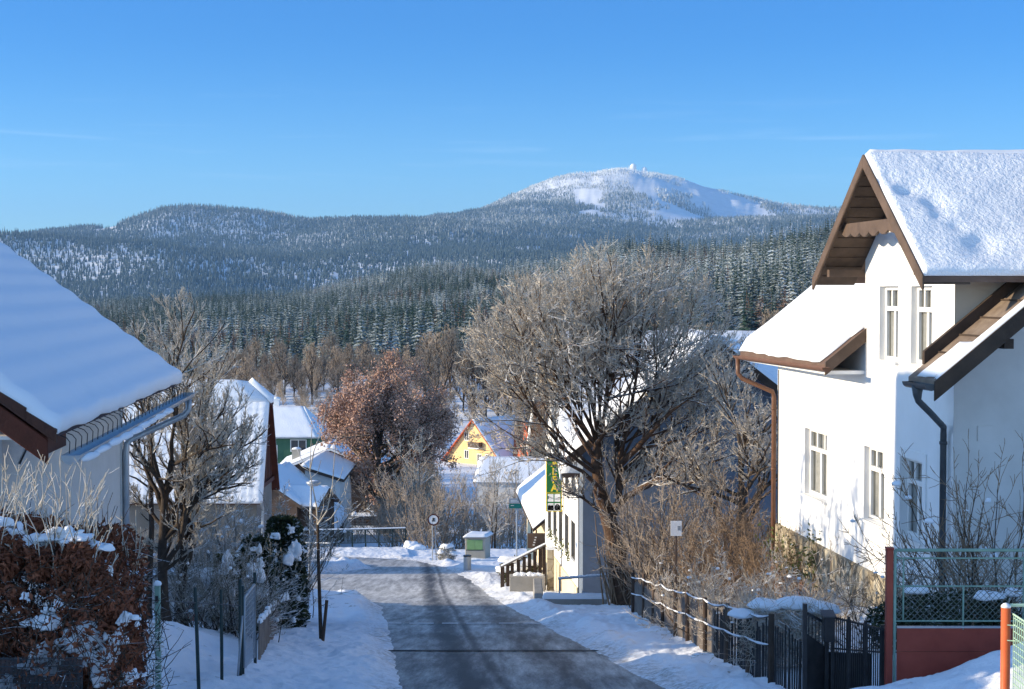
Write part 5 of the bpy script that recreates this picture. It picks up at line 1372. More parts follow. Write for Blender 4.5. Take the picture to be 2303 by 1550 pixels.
# terrace fence with planter
tf_ = thing('terrace_fence', 'dark wooden picket fence with a sloping snowy hand rail at the guest house entrance', 'fence', G(1180, 62.5))
D_ = 62.5; pa = P(1127, 1276, D_); pb = P(1226, 1226, D_); zb = g1(pa.x, D_)
mb = MB(); mb.bar(pa, pb, .10, .05); mb.build('rail', 'wood_grey', tf_)
mb = MB(); mb.tube([pa + Vector((0, 0, .05)), pb + Vector((0, 0, .05))], .05, 6); mb.build('rail_snow', 'snow_smooth', tf_)
for k, px in enumerate((1130, 1142, 1152, 1166, 1179, 1191, 1203, 1215, 1224)):
    p = pa + (pb - pa) * ((px - 1127) / 99.); mb = MB(); w = .14 if k else .16
    mb.bar((p.x, D_ + .04, zb - .2), (p.x, D_ + .04, p.z - .05 + (.12 if k in (0, 8) else 0)), w, .04, 0, (0, 1, 0)); mb.build('picket', 'wood_dark', tf_)
pn_ = thing('planter', 'low timber planter with snow lumps under the picket fence', 'planter', (P(1145, 1300, 61).x, 61, zb))
x0, x1 = P(1146, 1300, 61).x, P(1226, 1300, 61).x; zt = P(1180, 1297, 61).z
mb = MB(); mb.box((x0, 61, zt - .9), (x1, 61.6, zt)); bevel(mb.build('box', 'concrete', pn_), .02, 1)
blobs('snow_lump', [(x0 + (x1 - x0) * t, 61.3, zt, .17, .2, .12) for t in (.22, .36, .55, .68, .85)], 'snow_smooth', pn_, 8)
gp = thing('gate_pillar', 'square stone pillar at the street corner of the guest house', 'pillar', (P(1236, 1290, 61.5).x, 61.5, zb))
x0, x1 = P(1230, 1300, 61.5).x, P(1246, 1300, 61.5).x; mb = MB(); mb.box((x0, 61.4, zb - 1), (x1, 61.75, P(1236, 1236, 61.5).z)); bevel(mb.build('shaft', 'stone_base', gp), .02, 1)
mb = MB(); zt = P(1236, 1236, 61.5).z; mb.box((x0 - .04, 61.36, zt), (x1 + .04, 61.79, zt + .06)); mb.build('cap', 'stucco_white', gp)

# ---- fences on the right ------------------------------------------------------------
FA, FB = Vector((3.92, 20.9, 0)), Vector((3.22, 41.2, 0))
def fpt(t):
    p = FA + (FB - FA) * t; p.z = g1(p.x, p.y); return p
gf = thing('garden_fence', 'weathered grey board fence with snow lined wires running up to the big tree', 'fence', fpt(0.2))
rg = random.Random(12)
pts = [.10, .19, .29, .40, .51, .60, .70, .79, .885, 1.0]
for k, t in enumerate(pts):
    p = fpt(t); mb = MB(); ln = rg.uniform(-.03, .03); hh = 1.02 if k < 7 else 1.12
    mb.tube([p - Vector((0, 0, .4)), p + Vector((ln, 0, hh))], [.055, .045], 7); mb.build('post', 'wood_brown' if k % 3 else 'wood_dark', gf, True)
n = 150; mbB = MB(); mbP = MB()
for k in range(n):
    t = .99 * k / n; p = fpt(t); q = fpt(t + .0053); hh = .80 + rg.uniform(-.10, .07)
    if t > .36: mbB.hexa([p + Vector((.02, 0, -.2)), q + Vector((.02, 0, -.2)), q + Vector((.04, 0, -.2)), p + Vector((.04, 0, -.2))], [p + Vector((.02, 0, hh)), q + Vector((.02, 0, hh + .01)), q + Vector((.04, 0, hh + .01)), p + Vector((.04, 0, hh))])
    else:
        mbP.bar(p + Vector((.02, 0, -.2)), p + Vector((.02 + rg.uniform(-.02, .02), 0, hh + .05)), .022)
mbB.build('boards', 'wood_grey', gf); mbP.build('rods', 'metal_black', gf)
for hz in (.55, .98):
    mb = MB(); ms = MB()
    for i in range(len(pts) - 1):
        p, q = fpt(pts[i]) + Vector((-.05, 0, hz)), fpt(pts[i + 1]) + Vector((-.05, 0, hz)); sg_ = rg.uniform(.01, .06); qq = [p + (q - p) * u - Vector((0, 0, sg_ * 4 * u * (1 - u))) for u in (0, .2, .4, .6, .8, 1)]
        mb.tube(qq, .010, 5); ms.tube([v + Vector((0, 0, .018)) for v in qq], [.008, .016, .022, .012, .019, .008], 5)
    w = mb.build('wire', 'metal_black', gf); ms.build('wire_snow', 'snow_smooth', w)
# black sheet metal wicket
wg = thing('garden_gate', 'black sheet metal garden gate standing ajar between two dark posts', 'gate', G(1812, 20.8))
def gpt(px, D, dz=0): return G(px, D, dz)
pA = G(1809, 20.6); pB = G(1858, 20.9)
for (p, zt, nm) in ((pA, P(1809, 1358, 20.6).z, 'post'), (pB, P(1858, 1385, 20.9).z, 'post')):
    mb = MB(); mb.box((p.x - .028, p.y - .028, p.z - .3), (p.x + .028, p.y + .028, zt)); mb.build(nm, 'metal_black', wg)
z1, z2 = P(1813, 1425, 20.6).z, P(1853, 1455, 20.85).z
mb = MB(); a_, b_ = Vector((pA.x + .03, pA.y, 0)), Vector((pB.x - .03, pB.y, 0))
mb.hexa([Vector((a_.x, a_.y, pA.z + .02)), Vector((b_.x, b_.y, pB.z + .02)), Vector((b_.x, b_.y + .02, pB.z + .02)), Vector((a_.x, a_.y + .02, pA.z + .02))], [Vector((a_.x, a_.y, z1)), Vector((b_.x, b_.y, z2)), Vector((b_.x, b_.y + .02, z2)), Vector((a_.x, a_.y + .02, z1))]); mb.build('leaf_panel', 'metal_black', wg)
mb = MB(); mb.bar(Vector((a_.x, a_.y, P(1813, 1380, 20.6).z)), Vector((b_.x, b_.y, P(1853, 1402, 20.85).z)), .035)
for k in range(5):
    t = (k + .5) / 5; x = a_.x + (b_.x - a_.x) * t; y = a_.y + (b_.y - a_.y) * t; mb.bar((x, y + .01, z1 + (z2 - z1) * t), (x, y + .01, P(1813, 1380, 20.6).z + (P(1853, 1402, 20.85).z - P(1813, 1380, 20.6).z) * t), .014)
mb.build('top_bar', 'metal_black', wg)
mbx_ = thing('mailbox', 'black metal mailbox with a sloping lid on the gate post', 'mailbox', (pB.x, pB.y, P(1860, 1440, 20.9).z))
x0, x1 = P(1851, 1400, 20.75).x, P(1876, 1400, 20.75).x; z0, z1 = P(0, 1442, 20.75).z, P(0, 1386, 20.75).z
mb = MB(); mb.box((x0, 20.68, z0), (x1, 20.86, z1)); bevel(mb.build('body', 'metal_black', mbx_), .008, 1)
mb = MB(); mb.hexa([Vector((x0 - .01, 20.66, z1)), Vector((x1 + .01, 20.66, z1)), Vector((x1 + .01, 20.88, z1)), Vector((x0 - .01, 20.88, z1))], [Vector((x0 - .01, 20.66, z1 + .015)), Vector((x1 + .01, 20.66, z1 + .015)), Vector((x1 + .01, 20.88, z1 + .06)), Vector((x0 - .01, 20.88, z1 + .06))]); mb.build('lid', 'zinc_dark', mbx_)
# bar fence to the red post
bf = thing('bar_fence', 'dark iron bar fence between the mailbox and the dark red post', 'fence', G(1935, 20.6))
pa, pb = P(1872, 1388, 20.8), P(1994, 1418, 20.2); qa, qb = P(1872, 1458, 20.8), P(1994, 1468, 20.2)
for (p, q) in ((pa, pb), (qa, qb)): mb = MB(); mb.bar(p, q, .03, .02); mb.build('rail', 'metal_black', bf)
mb = MB(); ms = MB(); n = 26
for k in range(n + 1):
    t = k / n; p = pa + (pb - pa) * t; z0 = g1(p.x, p.y) - .15; mb.bar((p.x, p.y, z0), (p.x, p.y, p.z + (.02 if k % 8 else .06)), .014 if k % 8 else .035)
mb.build('bars', 'metal_black', bf)
mb = MB(); q0 = P(1861, 1466, 20.92); q1 = P(1960, 1470, 20.6); mb.quad(Vector((q0.x, q0.y, g1(q0.x, q0.y))), Vector((q1.x, q1.y, g1(q1.x, q1.y))), q1, q0); mb.build('sheet', 'metal_black', bf)
# red / green yard gate
yg = thing('yard_gate', 'wide yard gate of green tube frame with chain link above dark red boards', 'gate', G(2010, 20.))
def yp(px, py): return P(px, py, 20.0)
mb = MB(); x0, x1 = yp(1993, 1300).x, yp(2008, 1300).x; zb = g1(x0, 20.); mb.box((x0, 19.97, zb - .4), (x1, 20.06, yp(2000, 1236).z)); mb.box((x0 - .008, 19.962, yp(2000, 1236).z), (x1 + .008, 20.068, yp(2000, 1231).z)); bevel(mb.build('post', 'paint_red', yg), .006, 1)
XL, XR = yp(2012, 1300).x, yp(2012, 1300).x + 3.0
zr_ = [yp(0, y).z for y in (1237, 1255, 1318, 1396, 1412)]
mb = MB(); mb.tube([(XL, 19.98, zr_[0]), (XR, 19.98, zr_[0])], .022, 8); mb.tube([(XL, 19.98, zr_[0]), (XL, 19.98, zb - .1)], .02, 8)
for z in zr_[1:4]: mb.tube([(XL, 19.98, z), (XR, 19.98, z)], .012, 6)
for px in (2031, 2166, 2301): x = yp(px, 1300).x; mb.tube([(x, 19.98, zr_[1] if px != 2166 else zr_[2]), (x, 19.98, zr_[3] if px != 2166 else zr_[4] - .02)], .012, 6)
mb.build('frame', 'paint_green', yg, True)
mb = MB(); hgt = zr_[1] - zr_[3]; cs = .078; x = XL - hgt
while x < XR:
    for s in (1, -1):
        xa, za = (x, zr_[3]) if s > 0 else (x, zr_[1]); xb, zb2 = x + hgt, zr_[1] if s > 0 else zr_[3]
        sl = (zb2 - za) / (xb - xa)
        if xa < XL: za += (XL - xa) * sl; xa = XL
        if xb > XR: zb2 -= (xb - XR) * sl; xb = XR
        if xb - xa > .02: mb.bar((xa, 19.985 + .004 * s, za), (xb, 19.985 + .004 * s, zb2), .005)
    x += cs
mb.build('chain_link', 'metal_greygreen', yg)
mb = MB()
for k, (za, zb2) in enumerate(((zr_[4], zr_[4] - .30), (zr_[4] - .305, zr_[4] - .75))): mb.box((XL + .03, 19.97, zb2), (XR, 19.995, za))
mb.build('boards', 'paint_red', yg); mb = MB(); mb.box((XL + .03, 19.96, zr_[4] + .002), (XR, 20.005, zr_[4] + .025)); mb.build('cap_rail', 'zinc', yg)
for z in (1278, 1470):
    mb = MB(); mb.box((x1 + .002, 19.96, yp(0, z).z), (XL - .02, 20.0, yp(0, z).z + .06)); mb.build('hinge', 'zinc', yg)
# orange post with light green mesh, nearest
op = thing('mesh_fence', 'bright orange red corner post with pale green welded mesh at the right edge', 'fence', G(2262, 11.))
a_ = P(2262, 1400, 11.); zt = P(0, 1366, 11.).z; zb = g1(a_.x, 11.)
mb = MB(); mb.tube([(a_.x, 11., zb - .4), (a_.x, 11., zt)], .034, 14); mb.build('post', 'paint_orange', op, True)
mb = MB(); mb.tube([(a_.x, 11., zt), (a_.x, 11., zt + .012), (a_.x, 11., zt + .026), (a_.x, 11., zt + .032)], [.036, .034, .02, .004], 12); mb.build('cap', 'plastic_white', op, True)
mb = MB(); mb.tube([(a_.x + .03, 11.01, zt + .012), (a_.x + 1.6, 11.05, zt + .018)], .012, 8); mb.build('rail', 'mesh_green', op)
mb = MB(); m0 = P(2275, 1380, 11.); z1 = m0.z; z0 = zb - .1; yy = 11.0
n = 46
for k in range(n): y = 10.95 - .042 * k; mb.bar((m0.x - .0 , y, z0), (m0.x, y, z1), .006)
z = z0
while z <= z1 + .001: mb.bar((m0.x + .004, 10.96, z), (m0.x + .004, 10.95 - .042 * n, z), .006); z += .047
mb.tube([(m0.x, 10.96, z1 + .004), (m0.x, 10.95 - .042 * n, z1 + .004)], .007, 6)
for z in (zt - .12, zt - .23): mb.tube([(a_.x + .0, 10.965, z), (m0.x, 10.95, z), (m0.x + .01, 10.90, z + .01)], .004, 4)
mb.build('welded_mesh', 'mesh_green', op)
# white notice on a stake among the shrubs
nb = thing('notice_board', 'small white notice board on a stake among the brown shrubs', 'notice board', G(1521, 38.))
c = P(1521, 1188, 38.); g_ = g1(c.x, 38.)
mb = MB(); mb.bar((c.x, 38.03, g_ - .2), (c.x, 38.03, c.z + .2), .05); mb.build('stake', 'wood_brown', nb)
mb = MB(); mb.box((c.x - .14, 37.98, c.z - .19), (c.x + .13, 38.0, c.z + .18)); mb.build('panel', 'plastic_white', nb); mb = MB(); mb.box((c.x + .03, 37.972, c.z - .05), (c.x + .10, 37.978, c.z + .06)); mb.build('mark', 'zinc', nb)

# ---- left side fence, posts, gate ---------------------------------------------------
b = G(357, 16.6); mp_ = thing('mesh_roll_post', 'pale green post wrapped in rolled wire mesh beside the brown hedge', 'fence post', b)
zt = P(357, 1312, 16.6).z
mb = MB(); mb.box((b.x - .0275, 16.57, b.z - .3), (b.x + .0275, 16.63, zt)); bevel(mb.build('post', 'paint_green', mp_), .006, 1); snowcap(mp_, [Vector((b.x, 16.6, zt - .01))], (.04, .04), .045)
mb = MB(); mb.box((b.x - .018, 16.562, zt - .20), (b.x + .012, 16.568, zt - .13)); mb.build('lock_plate', 'metal_black', mp_)
rgn = np.random.RandomState(8); pl2 = []
for k in range(70):
    th0 = rgn.rand() * 6.28; r0 = rgn.uniform(.05, .10); z0 = b.z + rgn.rand() * 1.0; q = np.linspace(0, 1, 8)
    pl2.append(np.stack([b.x - .035 + r0 * np.cos(th0 + q * 3.2), 16.6 + r0 * np.sin(th0 + q * 3.2), z0 + q * rgn.uniform(-.25, .25)], -1))
V_, F_ = tubes(np.array(pl2), np.full((70, 8), .0045), 3); npmesh('wire_roll', V_, F_, 'twig_frost', mp_)
for (px, D, pyt, lb) in ((441, 20., 1323, 'thin dark green fence post leaning in the snow, beside the rolled wire mesh'), (499, 22., 1327, 'thin dark green fence post standing alone in the snow before the wire gate')):
    b = G(px, D); zt = P(px, pyt, D).z; mb = MB(); ln = .045 if px < 450 else 0
    mb.tube([b + Vector((ln, 0, -.3)), Vector((b.x, D, zt)), Vector((b.x, D, zt + .012))], [.024, .024, .012], 10); tag(mb.build('fence_post', 'metal_green_dark', None, True), lb, 'fence post', 'bare fence posts on the left verge')
lg = thing('wire_gate', 'open tubular gate with wire infill in front of the grey pickets', 'gate', G(560, 23.5))
qa, qb = G(541, 23.0), G(574, 25.2)
for (p, py) in ((qa, 1303), (G(546, 23.1), 1318), (qb, 1288)):
    mb = MB(); mb.tube([p - Vector((0, 0, .3)), Vector((p.x, p.y, P(0, py, p.y).z))], .026, 10); mb.build('post', 'metal_green_dark', lg, True)
ta, tb_ = P(549, 1345, 23.1), P(572, 1315, 25.1)
mb = MB(); mb.tube([G(549, 23.1) + Vector((0, 0, .1)), ta, tb_, G(572, 25.1) + Vector((0, 0, .1))], .022, 8); mb.tube([G(535, 22.9), P(545, 1385, 23.)], .018, 6); mb.build('leaf_frame', 'zinc', lg, True)
mb = MB()
for k in range(16):
    t = k / 15; p = G(549 + 23 * t, 23.1 + 2 * t); q = ta + (tb_ - ta) * t; mb.bar((p.x, p.y, p.z + .08), q, .006)
for k in range(14):
    t = k / 13; p0 = G(549, 23.1); p1 = G(572, 25.1); mb.bar(Vector((p0.x, p0.y, p0.z + .08)) * (1 - t) + ta * t, Vector((p1.x, p1.y, p1.z + .08)) * (1 - t) + tb_ * t, .006)
mb.build('wire_infill', 'zinc', lg)
mb = MB(); mb.tube([P(372, 1352, 17.6), P(440, 1356, 20.), P(541, 1362, 23.)], .007, 5); tag(mb.build('fence_wire', 'metal_black'), 'single dark wire stretched between the thin fence posts on the left', 'wire')
pk = thing('picket_fence', 'short grey picket fence with snow draped tips beside the conifer hedge', 'fence', G(605, 31))
p0, p1 = G(583, 26.4), G(629, 35.0); n = 34
mb = MB(); ms = []
for k in range(n):
    t = k / (n - 1); p = p0 + (p1 - p0) * t; p.z = g1(p.x, p.y); hh = .68 + rg.uniform(-.03, .03); mb.bar(p - Vector((0, 0, .2)), p + Vector((rg.uniform(-.02, .02), 0, hh)), .16, .02, 0, (1, 0, 0))
    if k % 2 == 0: ms.append((p.x + .02, p.y, p.z + hh - .03, .05, .06, .08))
mb.build('pickets', 'wood_grey', pk); blobs('snow_cap', ms + [(p1.x, p1.y - .3 * k, g1(p1.x, p1.y) + .66, .12, .2, .09) for k in range(5)], 'snow_smooth', pk, 4)
# garden wall and red tub behind the left trees
b = G(380, 42.); gw_ = thing('garden_wall', 'low pinkish grey garden wall with a snowy ledge behind the left trees', 'wall', b)
x0, x1 = P(285, 1300, 42).x, P(480, 1300, 42).x; zt = P(0, 1298, 42).z
mb = MB(); mb.box((x0, 42, zt - 1.7), (x1, 42.3, zt)); mb.build('body', 'stucco_grey', gw_); mb = MB(); mb.box((x0 - .05, 41.9, zt + .002), (x1 + .05, 42.4, zt + .06)); mb.build('coping', 'wood_brown', gw_)
snowslab('snow_cap', [(x0, 41.92, zt + .065), (x1, 41.92, zt + .065), (x1, 42.38, zt + .068), (x0, 42.38, zt + .068)], .12, 'snow_smooth', gw_, (30, 8), 9, .03, .1)
b = G(430, 38.); rt_ = thing('red_tub', 'red plastic tub standing on the snow behind the left trees', 'tub', b)
x0, x1 = P(418, 1400, 38).x, P(452, 1400, 38).x; zt = P(0, 1372, 38).z; zz0 = min(b.z, zt - .45)
mb = MB(); mb.hexa([(x0 + .03, 38, zz0 - .1), (x1 - .03, 38, zz0 - .1), (x1 - .03, 38.4, zz0 - .1), (x0 + .03, 38.4, zz0 - .1)], [(x0, 37.95, zt), (x1, 37.95, zt), (x1, 38.45, zt), (x0, 38.45, zt)]); mb.build('body', 'plastic_red', rt_)
mb = MB(); mb.box((x0 - .03, 37.92, zt + .002), (x1 + .03, 38.48, zt + .04)); mb.build('rim', 'plastic_red', rt_)
# ---------------------------------------------------------------- vegetation, near and middle
def local(base, pts): return [(Vector(p) - Vector(base))[:] for p in pts]
# ---- the big bare tree ----
BD = 50.0; bb = G(1405, BD, -.05)
def B(px, py, dy=0.): return tuple(P(px, py, BD + dy) - bb)
rgt = np.random.RandomState(21)
trunk = [B(1405, 1352), B(1396, 1290), B(1386, 1230), B(1366, 1160), B(1348, 1100), B(1342, 1040), B(1346, 985)]
tg = [((1090, 925), (1348, 1070), .11), ((1150, 790), (1346, 1040), .09), ((1215, 690), (1344, 1010), .10), ((1300, 610), (1345, 985), .11), ((1385, 585), (1346, 985), .11), ((1450, 620), (1345, 1000), .10),
      ((1540, 690), (1390, 1050), .12), ((1620, 760), (1388, 1070), .12), ((1680, 860), (1385, 1080), .10), ((1700, 970), (1384, 1090), .09), ((1130, 860), (1346, 1060), .08), ((1240, 760), (1345, 1010), .07),
      ((1350, 650), (1346, 990), .08), ((1500, 740), (1388, 1040), .08), ((1170, 1000), (1346, 1085), .07), ((1420, 720), (1346, 990), .08), ((1600, 880), (1386, 1080), .07), ((1280, 700), (1345, 995), .07), ((1220, 900), (1346, 1050), .06), ((1480, 900), (1384, 1060), .07)]
ld = []; lw = []
for k, (t_, s_, w_) in enumerate(tg):
    s3 = np.array(B(*s_)); dy = rgt.uniform(-3.2, 3.2) if k not in (0, 9) else rgt.uniform(-1, 1)
    ld.append((s3, np.array(B(*t_, dy)) - s3)); lw.append(w_)
for k in range(12):
    a_ = -1.25 + 2.5 * (k + .5) / 12; s3 = np.array(B(1346 + 40 * (a_ > .3), 1010)); ld.append((s3, np.array(B(1360 + 330 * math.sin(a_), 865 - 285 * math.cos(a_), rgt.choice((-1, 1)) * rgt.uniform(1.2, 4))) - s3)); lw.append(.06)
ex = [([B(1372, 1170), B(1392, 1130), B(1392, 1080), B(1388, 1030), B(1384, 970)], (.16, .06)),
      ([B(1383, 1140, -.2), B(1410, 1118, -.6), B(1445, 1096, -1.0), B(1482, 1076, -1.4), B(1520, 1078, -1.6), B(1570, 1110, -1.8), B(1622, 1132, -2.0)], (.13, .03)),
      ([B(1388, 1050), B(1430, 1010, -.8), B(1470, 965, -1.3), B(1510, 925, -1.6), B(1560, 890, -1.8)], (.12, .03)),
      ([B(1360, 1110, -.2), B(1310, 1060, -.5), B(1270, 1040, -.7), B(1225, 1020, -.9)], (.09, .03)),
      ([B(1366, 1160, -.3), B(1310, 1120, -.7), B(1270, 1100, -1.)], (.07, .02)),
      ([B(1430, 1010, -.8), B(1480, 1000, -1.), B(1545, 985, -1.3), B(1600, 960, -1.5)], (.07, .02)),
      ([B(1340, 1000, -.3), B(1360, 975, -.6), B(1400, 950, -.9), B(1440, 940, -1.)], (.07, .03)),
      ([B(1482, 1076, -1.4), B(1540, 1050, -1.6), B(1600, 1040, -1.8), B(1680, 1010, -2)], (.05, .02))]
tm = tree_mesh(7, trunk, .34, B(1362, 862), (4.85, 4.7, 4.40), limb_dirs=ld, lw=[.68 * q for q in lw], levels=((10, .60), (9, .50), (7, .44), (4, .46)), rtw=.0080, wander=.10, up=.03, ang=.62, extra=ex, minr=.0062, sidesT=12)
def big_more(t):
    # old climber stems and suckers round the trunk
    rr = np.random.RandomState(4); n = 46
    S = np.stack([rr.normal(0, .28, n) - .05, rr.normal(0, .25, n) - .12, np.zeros(n)], -1); d = np.stack([rr.normal(-.18, .16, n), rr.normal(-.05, .12, n), np.ones(n)], -1)
    p, r = grow(rr, S, d, rr.uniform(1.2, 3.6, n), rr.uniform(.018, .05, n), np.full(n, .01), 8, .07, .05)
    V, Fq = tubes(p, r, 5); a = npmesh('sucker_stems', V, Fq, 'twig_brown', None, True); a.parent = t
plant_tree('bare_tree', 'huge bare tree with a frosted domed crown before the white guest house', 'tree', bb, tm, 'bark_big', 'twig_mid', more=big_more)

bt = G(1655, 46., -.1); T2 = tree_mesh(17, [(0, 0, 0), (.05, 0, 1.2), (.15, .1, 2.4), (.1, .1, 3.6)], .13, (-.1, 0, 3.7), (1.9, 1.7, 2.4), limbs=15, levels=((9, .58), (8, .5), (6, .44), (3, .42)), rtw=.006, wander=.12, up=.04, ang=.62, first=.25, minr=.0045)
plant_tree('bare_tree', 'smaller bare tree between the huge tree and the brown downpipe', 'tree', bt, T2, 'bark', 'twig_mid', scale=1.32)
# ---- shrubs ----
def shrub_mesh(seed, H, Rr, stems=14, levels=((7, .5), (6, .45)), r0=.02, rtw=.005, spread=.5, base=.25, wander=.12, up=.05, ang=.6, arch=0.):
    rng = np.random.RandomState(seed)
    S = np.stack([rng.normal(0, base, stems), rng.normal(0, base, stems), np.full(stems, -.1)], -1)
    d = np.stack([rng.normal(0, spread, stems), rng.normal(0, spread, stems), np.ones(stems)], -1)
    Ln = H * rng.uniform(.6, 1.08, stems)
    pts, rad = grow(rng, S, d, Ln, np.full(stems, r0), np.full(stems, rtw), 9, wander, up - arch)
    T = [tubes(pts, rad, 4)]; W = []; tips = pts
    for k, lf in levels:
        S, d, r, f = spawn(rng, pts, rad, k, .15, 1, ang, .3, tip=True)
        base_l = np.repeat(np.linalg.norm(np.diff(pts, axis=1), axis=2).sum(1), k)
        Ln = base_l * lf * rng.uniform(.4, 1.1, len(S)) * (1.2 - .6 * f)
        rr = np.maximum(np.minimum(r * .7, Ln * .02 + rtw), rtw)
        pts, rad = grow(rng, S, d, Ln, rr, rr * .6, 5, wander * 1.3, up)
        W.append(tubes(pts, rad, 3)); tips = pts
    return cat(T), cat(W), tips
def plant_shrub(name, label, loc, sm, bark, twig, group=None, scale=1., rot=0., catg='shrub', snow=0, seed=0, H=1.5, Rr=1.):
    t = thing(name, label, catg, loc, group)
    a = npmesh('stems', *sm[0], bark, None, True); a.parent = t
    b = npmesh('twigs', *sm[1], twig, None, False); b.parent = t
    if snow:
        rr = np.random.RandomState(seed); tp = sm[2][:, -1]; idx = rr.choice(len(tp), snow)
        c = blobs('snow_lump', [(tp[i, 0], tp[i, 1], tp[i, 2] * .9, *(rr.uniform(.025, .07, 3) * (1, 1, 1.))) for i in idx], 'snow', None, seed); c.parent = t
    t.scale = (scale,) * 3; t.rotation_euler = (0, 0, rot); return t
# brown thicket between the garden fence and the white house
sA = shrub_mesh(31, 2.6, 1.2, 22, ((8, .5), (6, .45), (4, .45)), .018, .0055, .42, .35)
sB = shrub_mesh(32, 2.0, 1.2, 26, ((8, .5), (6, .5), (3, .45)), .016, .0055, .6, .4, arch=.06)
sC = shrub_mesh(33, 3.4, 1.0, 16, ((9, .45), (6, .45), (4, .4)), .024, .006, .30, .3)
sh1 = plant_shrub('brown_shrub', 'tall reddish brown bare shrub against the downpipe of the white house', G(1690, 39), sA, 'twig_brown', 'twig_brown', 'brown shrubs behind the garden fence', 1.12, .3)
sh2 = plant_shrub('arching_shrub', 'low arching tangle of bare brown twigs hanging over the garden fence', G(1640, 29.5), sB, 'twig_brown', 'twig_mid', 'brown shrubs behind the garden fence', .75, .0, snow=12, seed=2)
sh3 = plant_shrub('thicket', 'upright dark bare stems in the thicket next to the big tree trunk', G(1490, 45.5), sC, 'bark', 'twig_grey', 'brown shrubs behind the garden fence', 1.2, 0)
lab = ['upright bare stems just left of the white notice board', 'leaning bare brown shrub right of the white notice board', 'dense brown shrub in front of the stone base of the white house', 'twiggy shrub halfway along the garden fence', 'tall bare shrub behind the notice board', 'small brown shrub close to the cellar window of the white house', 'bare shrub filling the gap at the lower end of the garden fence']
for k, (pr, px, D, sc, r_) in enumerate(((sh3, 1506, 43.5, .95, 1.2), (sh1, 1585, 40.5, .95, 2.), (sh1, 1775, 34., .68, 3.), (sh2, 1585, 33.5, .85, 4.), (sh3, 1560, 46.5, 1.15, 5.), (sh2, 1850, 29., .72, 2.6), (sh3, 1455, 48., .85, .5))):
    dup(pr, G(px, D, -.05), r_, sc, lab[k])
for k, (pr, px, D, sc, r_, l_) in enumerate(((sh1, 1640, 44., 1.05, .9, 'rust tinted bare shrub reaching up beside the brown downpipe'), (sh2, 1700, 31., .8, 1.9, 'frosted tangle of twigs bending over the thin rods of the garden fence'), (sh2, 1760, 26., .62, 3.3, 'low bare bush with a snow lump beside the black garden gate'), (sh1, 1725, 36.5, .8, 5.1, 'brown bare shrub below the corner of the white house'))):
    dup(pr, G(px, D, -.05), r_, sc, l_)
# snow pads resting on the hedge by the gate
t = thing('snowy_hedge', 'clipped bare hedge with a snow pillow behind the thin iron rods of the fence', 'hedge', G(1775, 24.6))
rr = np.random.RandomState(5); n = 2600; q = rr.uniform(-1, 1, (n, 3)) * (.62, .35, .45) + (0, 0, .55); d = rr.normal(0, 1, (n, 3)); p, r = grow(rr, q, d, rr.uniform(.15, .4, n), np.full(n, .005), np.full(n, .003), 4, .2, .0)
V_, F_ = tubes(p, r, 3); a = npmesh('twigs', V_, F_, 'twig_mid'); a.parent = t
c = blobs('snow_pillow', [(-.40, 0, .98, .25, .28, .13), (.1, .05, .98, .4, .3, .14), (.5, .0, .92, .3, .28, .12), (-.75, -.1, .85, .22, .2, .1)], 'snow', None, 6, .2, ICO3); c.parent = t
# creeper on the stone base
t = thing('climbing_plant', 'green and rusty climbing plant on the stone base near the brown downpipe', 'plant', fr(9.0, -.15, -7.))
rr = np.random.RandomState(15); n = 40
S = np.stack([np.array(fr(a_, -.1, -7.2)) for a_ in rr.uniform(6.8, 9.9, n)]); d = np.stack([rr.normal(0, .2, n), rr.normal(0, .4, n), np.ones(n)], -1)
p, r = grow(rr, S, d, rr.uniform(.6, 2.1, n), np.full(n, .012), np.full(n, .004), 8, .12, .02); p[:, :, 0] = np.minimum(p[:, :, 0], (W1.x - .123 * (p[:, :, 1] - 26)) - .08)
V_, F_ = tubes(p, r, 3); npmesh('stems', V_, F_, 'twig_brown', t)
LP = p[:, 3:].reshape(-1, 3); LP = np.repeat(LP, 5, 0) + rr.normal(0, .07, (len(LP) * 5, 3)); hi = LP[:, 2] > -6.3
V_, F_ = leaf_mesh(rr, LP[hi], .10, 1.6); npmesh('green_leaves', V_, F_, 'leaf_green', t); V_, F_ = leaf_mesh(rr, LP[~hi], .10, 1.8); npmesh('rust_leaves', V_, F_, 'leaf_rust', t)
# shaded shrubs behind the yard gate
sD = shrub_mesh(41, 2.4, 1.4, 20, ((8, .5), (5, .45)), .015, .006, .75, .25, .08, .02)
a1 = plant_shrub('bare_shrub', 'bare arching shrub in the shade between the yard gate and the grey gable', G(2190, 23.2), sD, 'bark', 'twig_brown', 'shaded shrubs behind the yard gate', 1., 0, snow=10, seed=11)
dup(a1, G(2075, 23.8, -.1), 2., .72, 'smaller bare shrub right behind the left end of the yard gate'); dup(a1, G(2290, 22.6, -.1), 4., 1.0, 'bare shrub behind the orange post at the right edge')
dup(a1, G(1960, 24.3, -.1), 5., .55, 'low dark shrub with bent twigs behind the iron bar fence')
t = thing('evergreen_bush', 'dark evergreen bush behind the chain link of the yard gate', 'bush', G(2130, 21.8))
rr = np.random.RandomState(61); n = 5200; q = nrm(rr.normal(0, 1, (n, 3))) * (rr.rand(n, 1) ** .4) * (1.2, .5, .5) + (0, 0, .35)
V_, F_ = leaf_mesh(rr, q, .10, 2.6); a = npmesh('foliage', V_, F_, 'thuja'); a.parent = t
c = blobs('snow_lump', [(-.5, -.1, .86, .17, .15, .09), (.5, -.2, .8, .2, .15, .09), (.9, 0, .8, .15, .15, .08)], 'snow', None, 3); c.parent = t
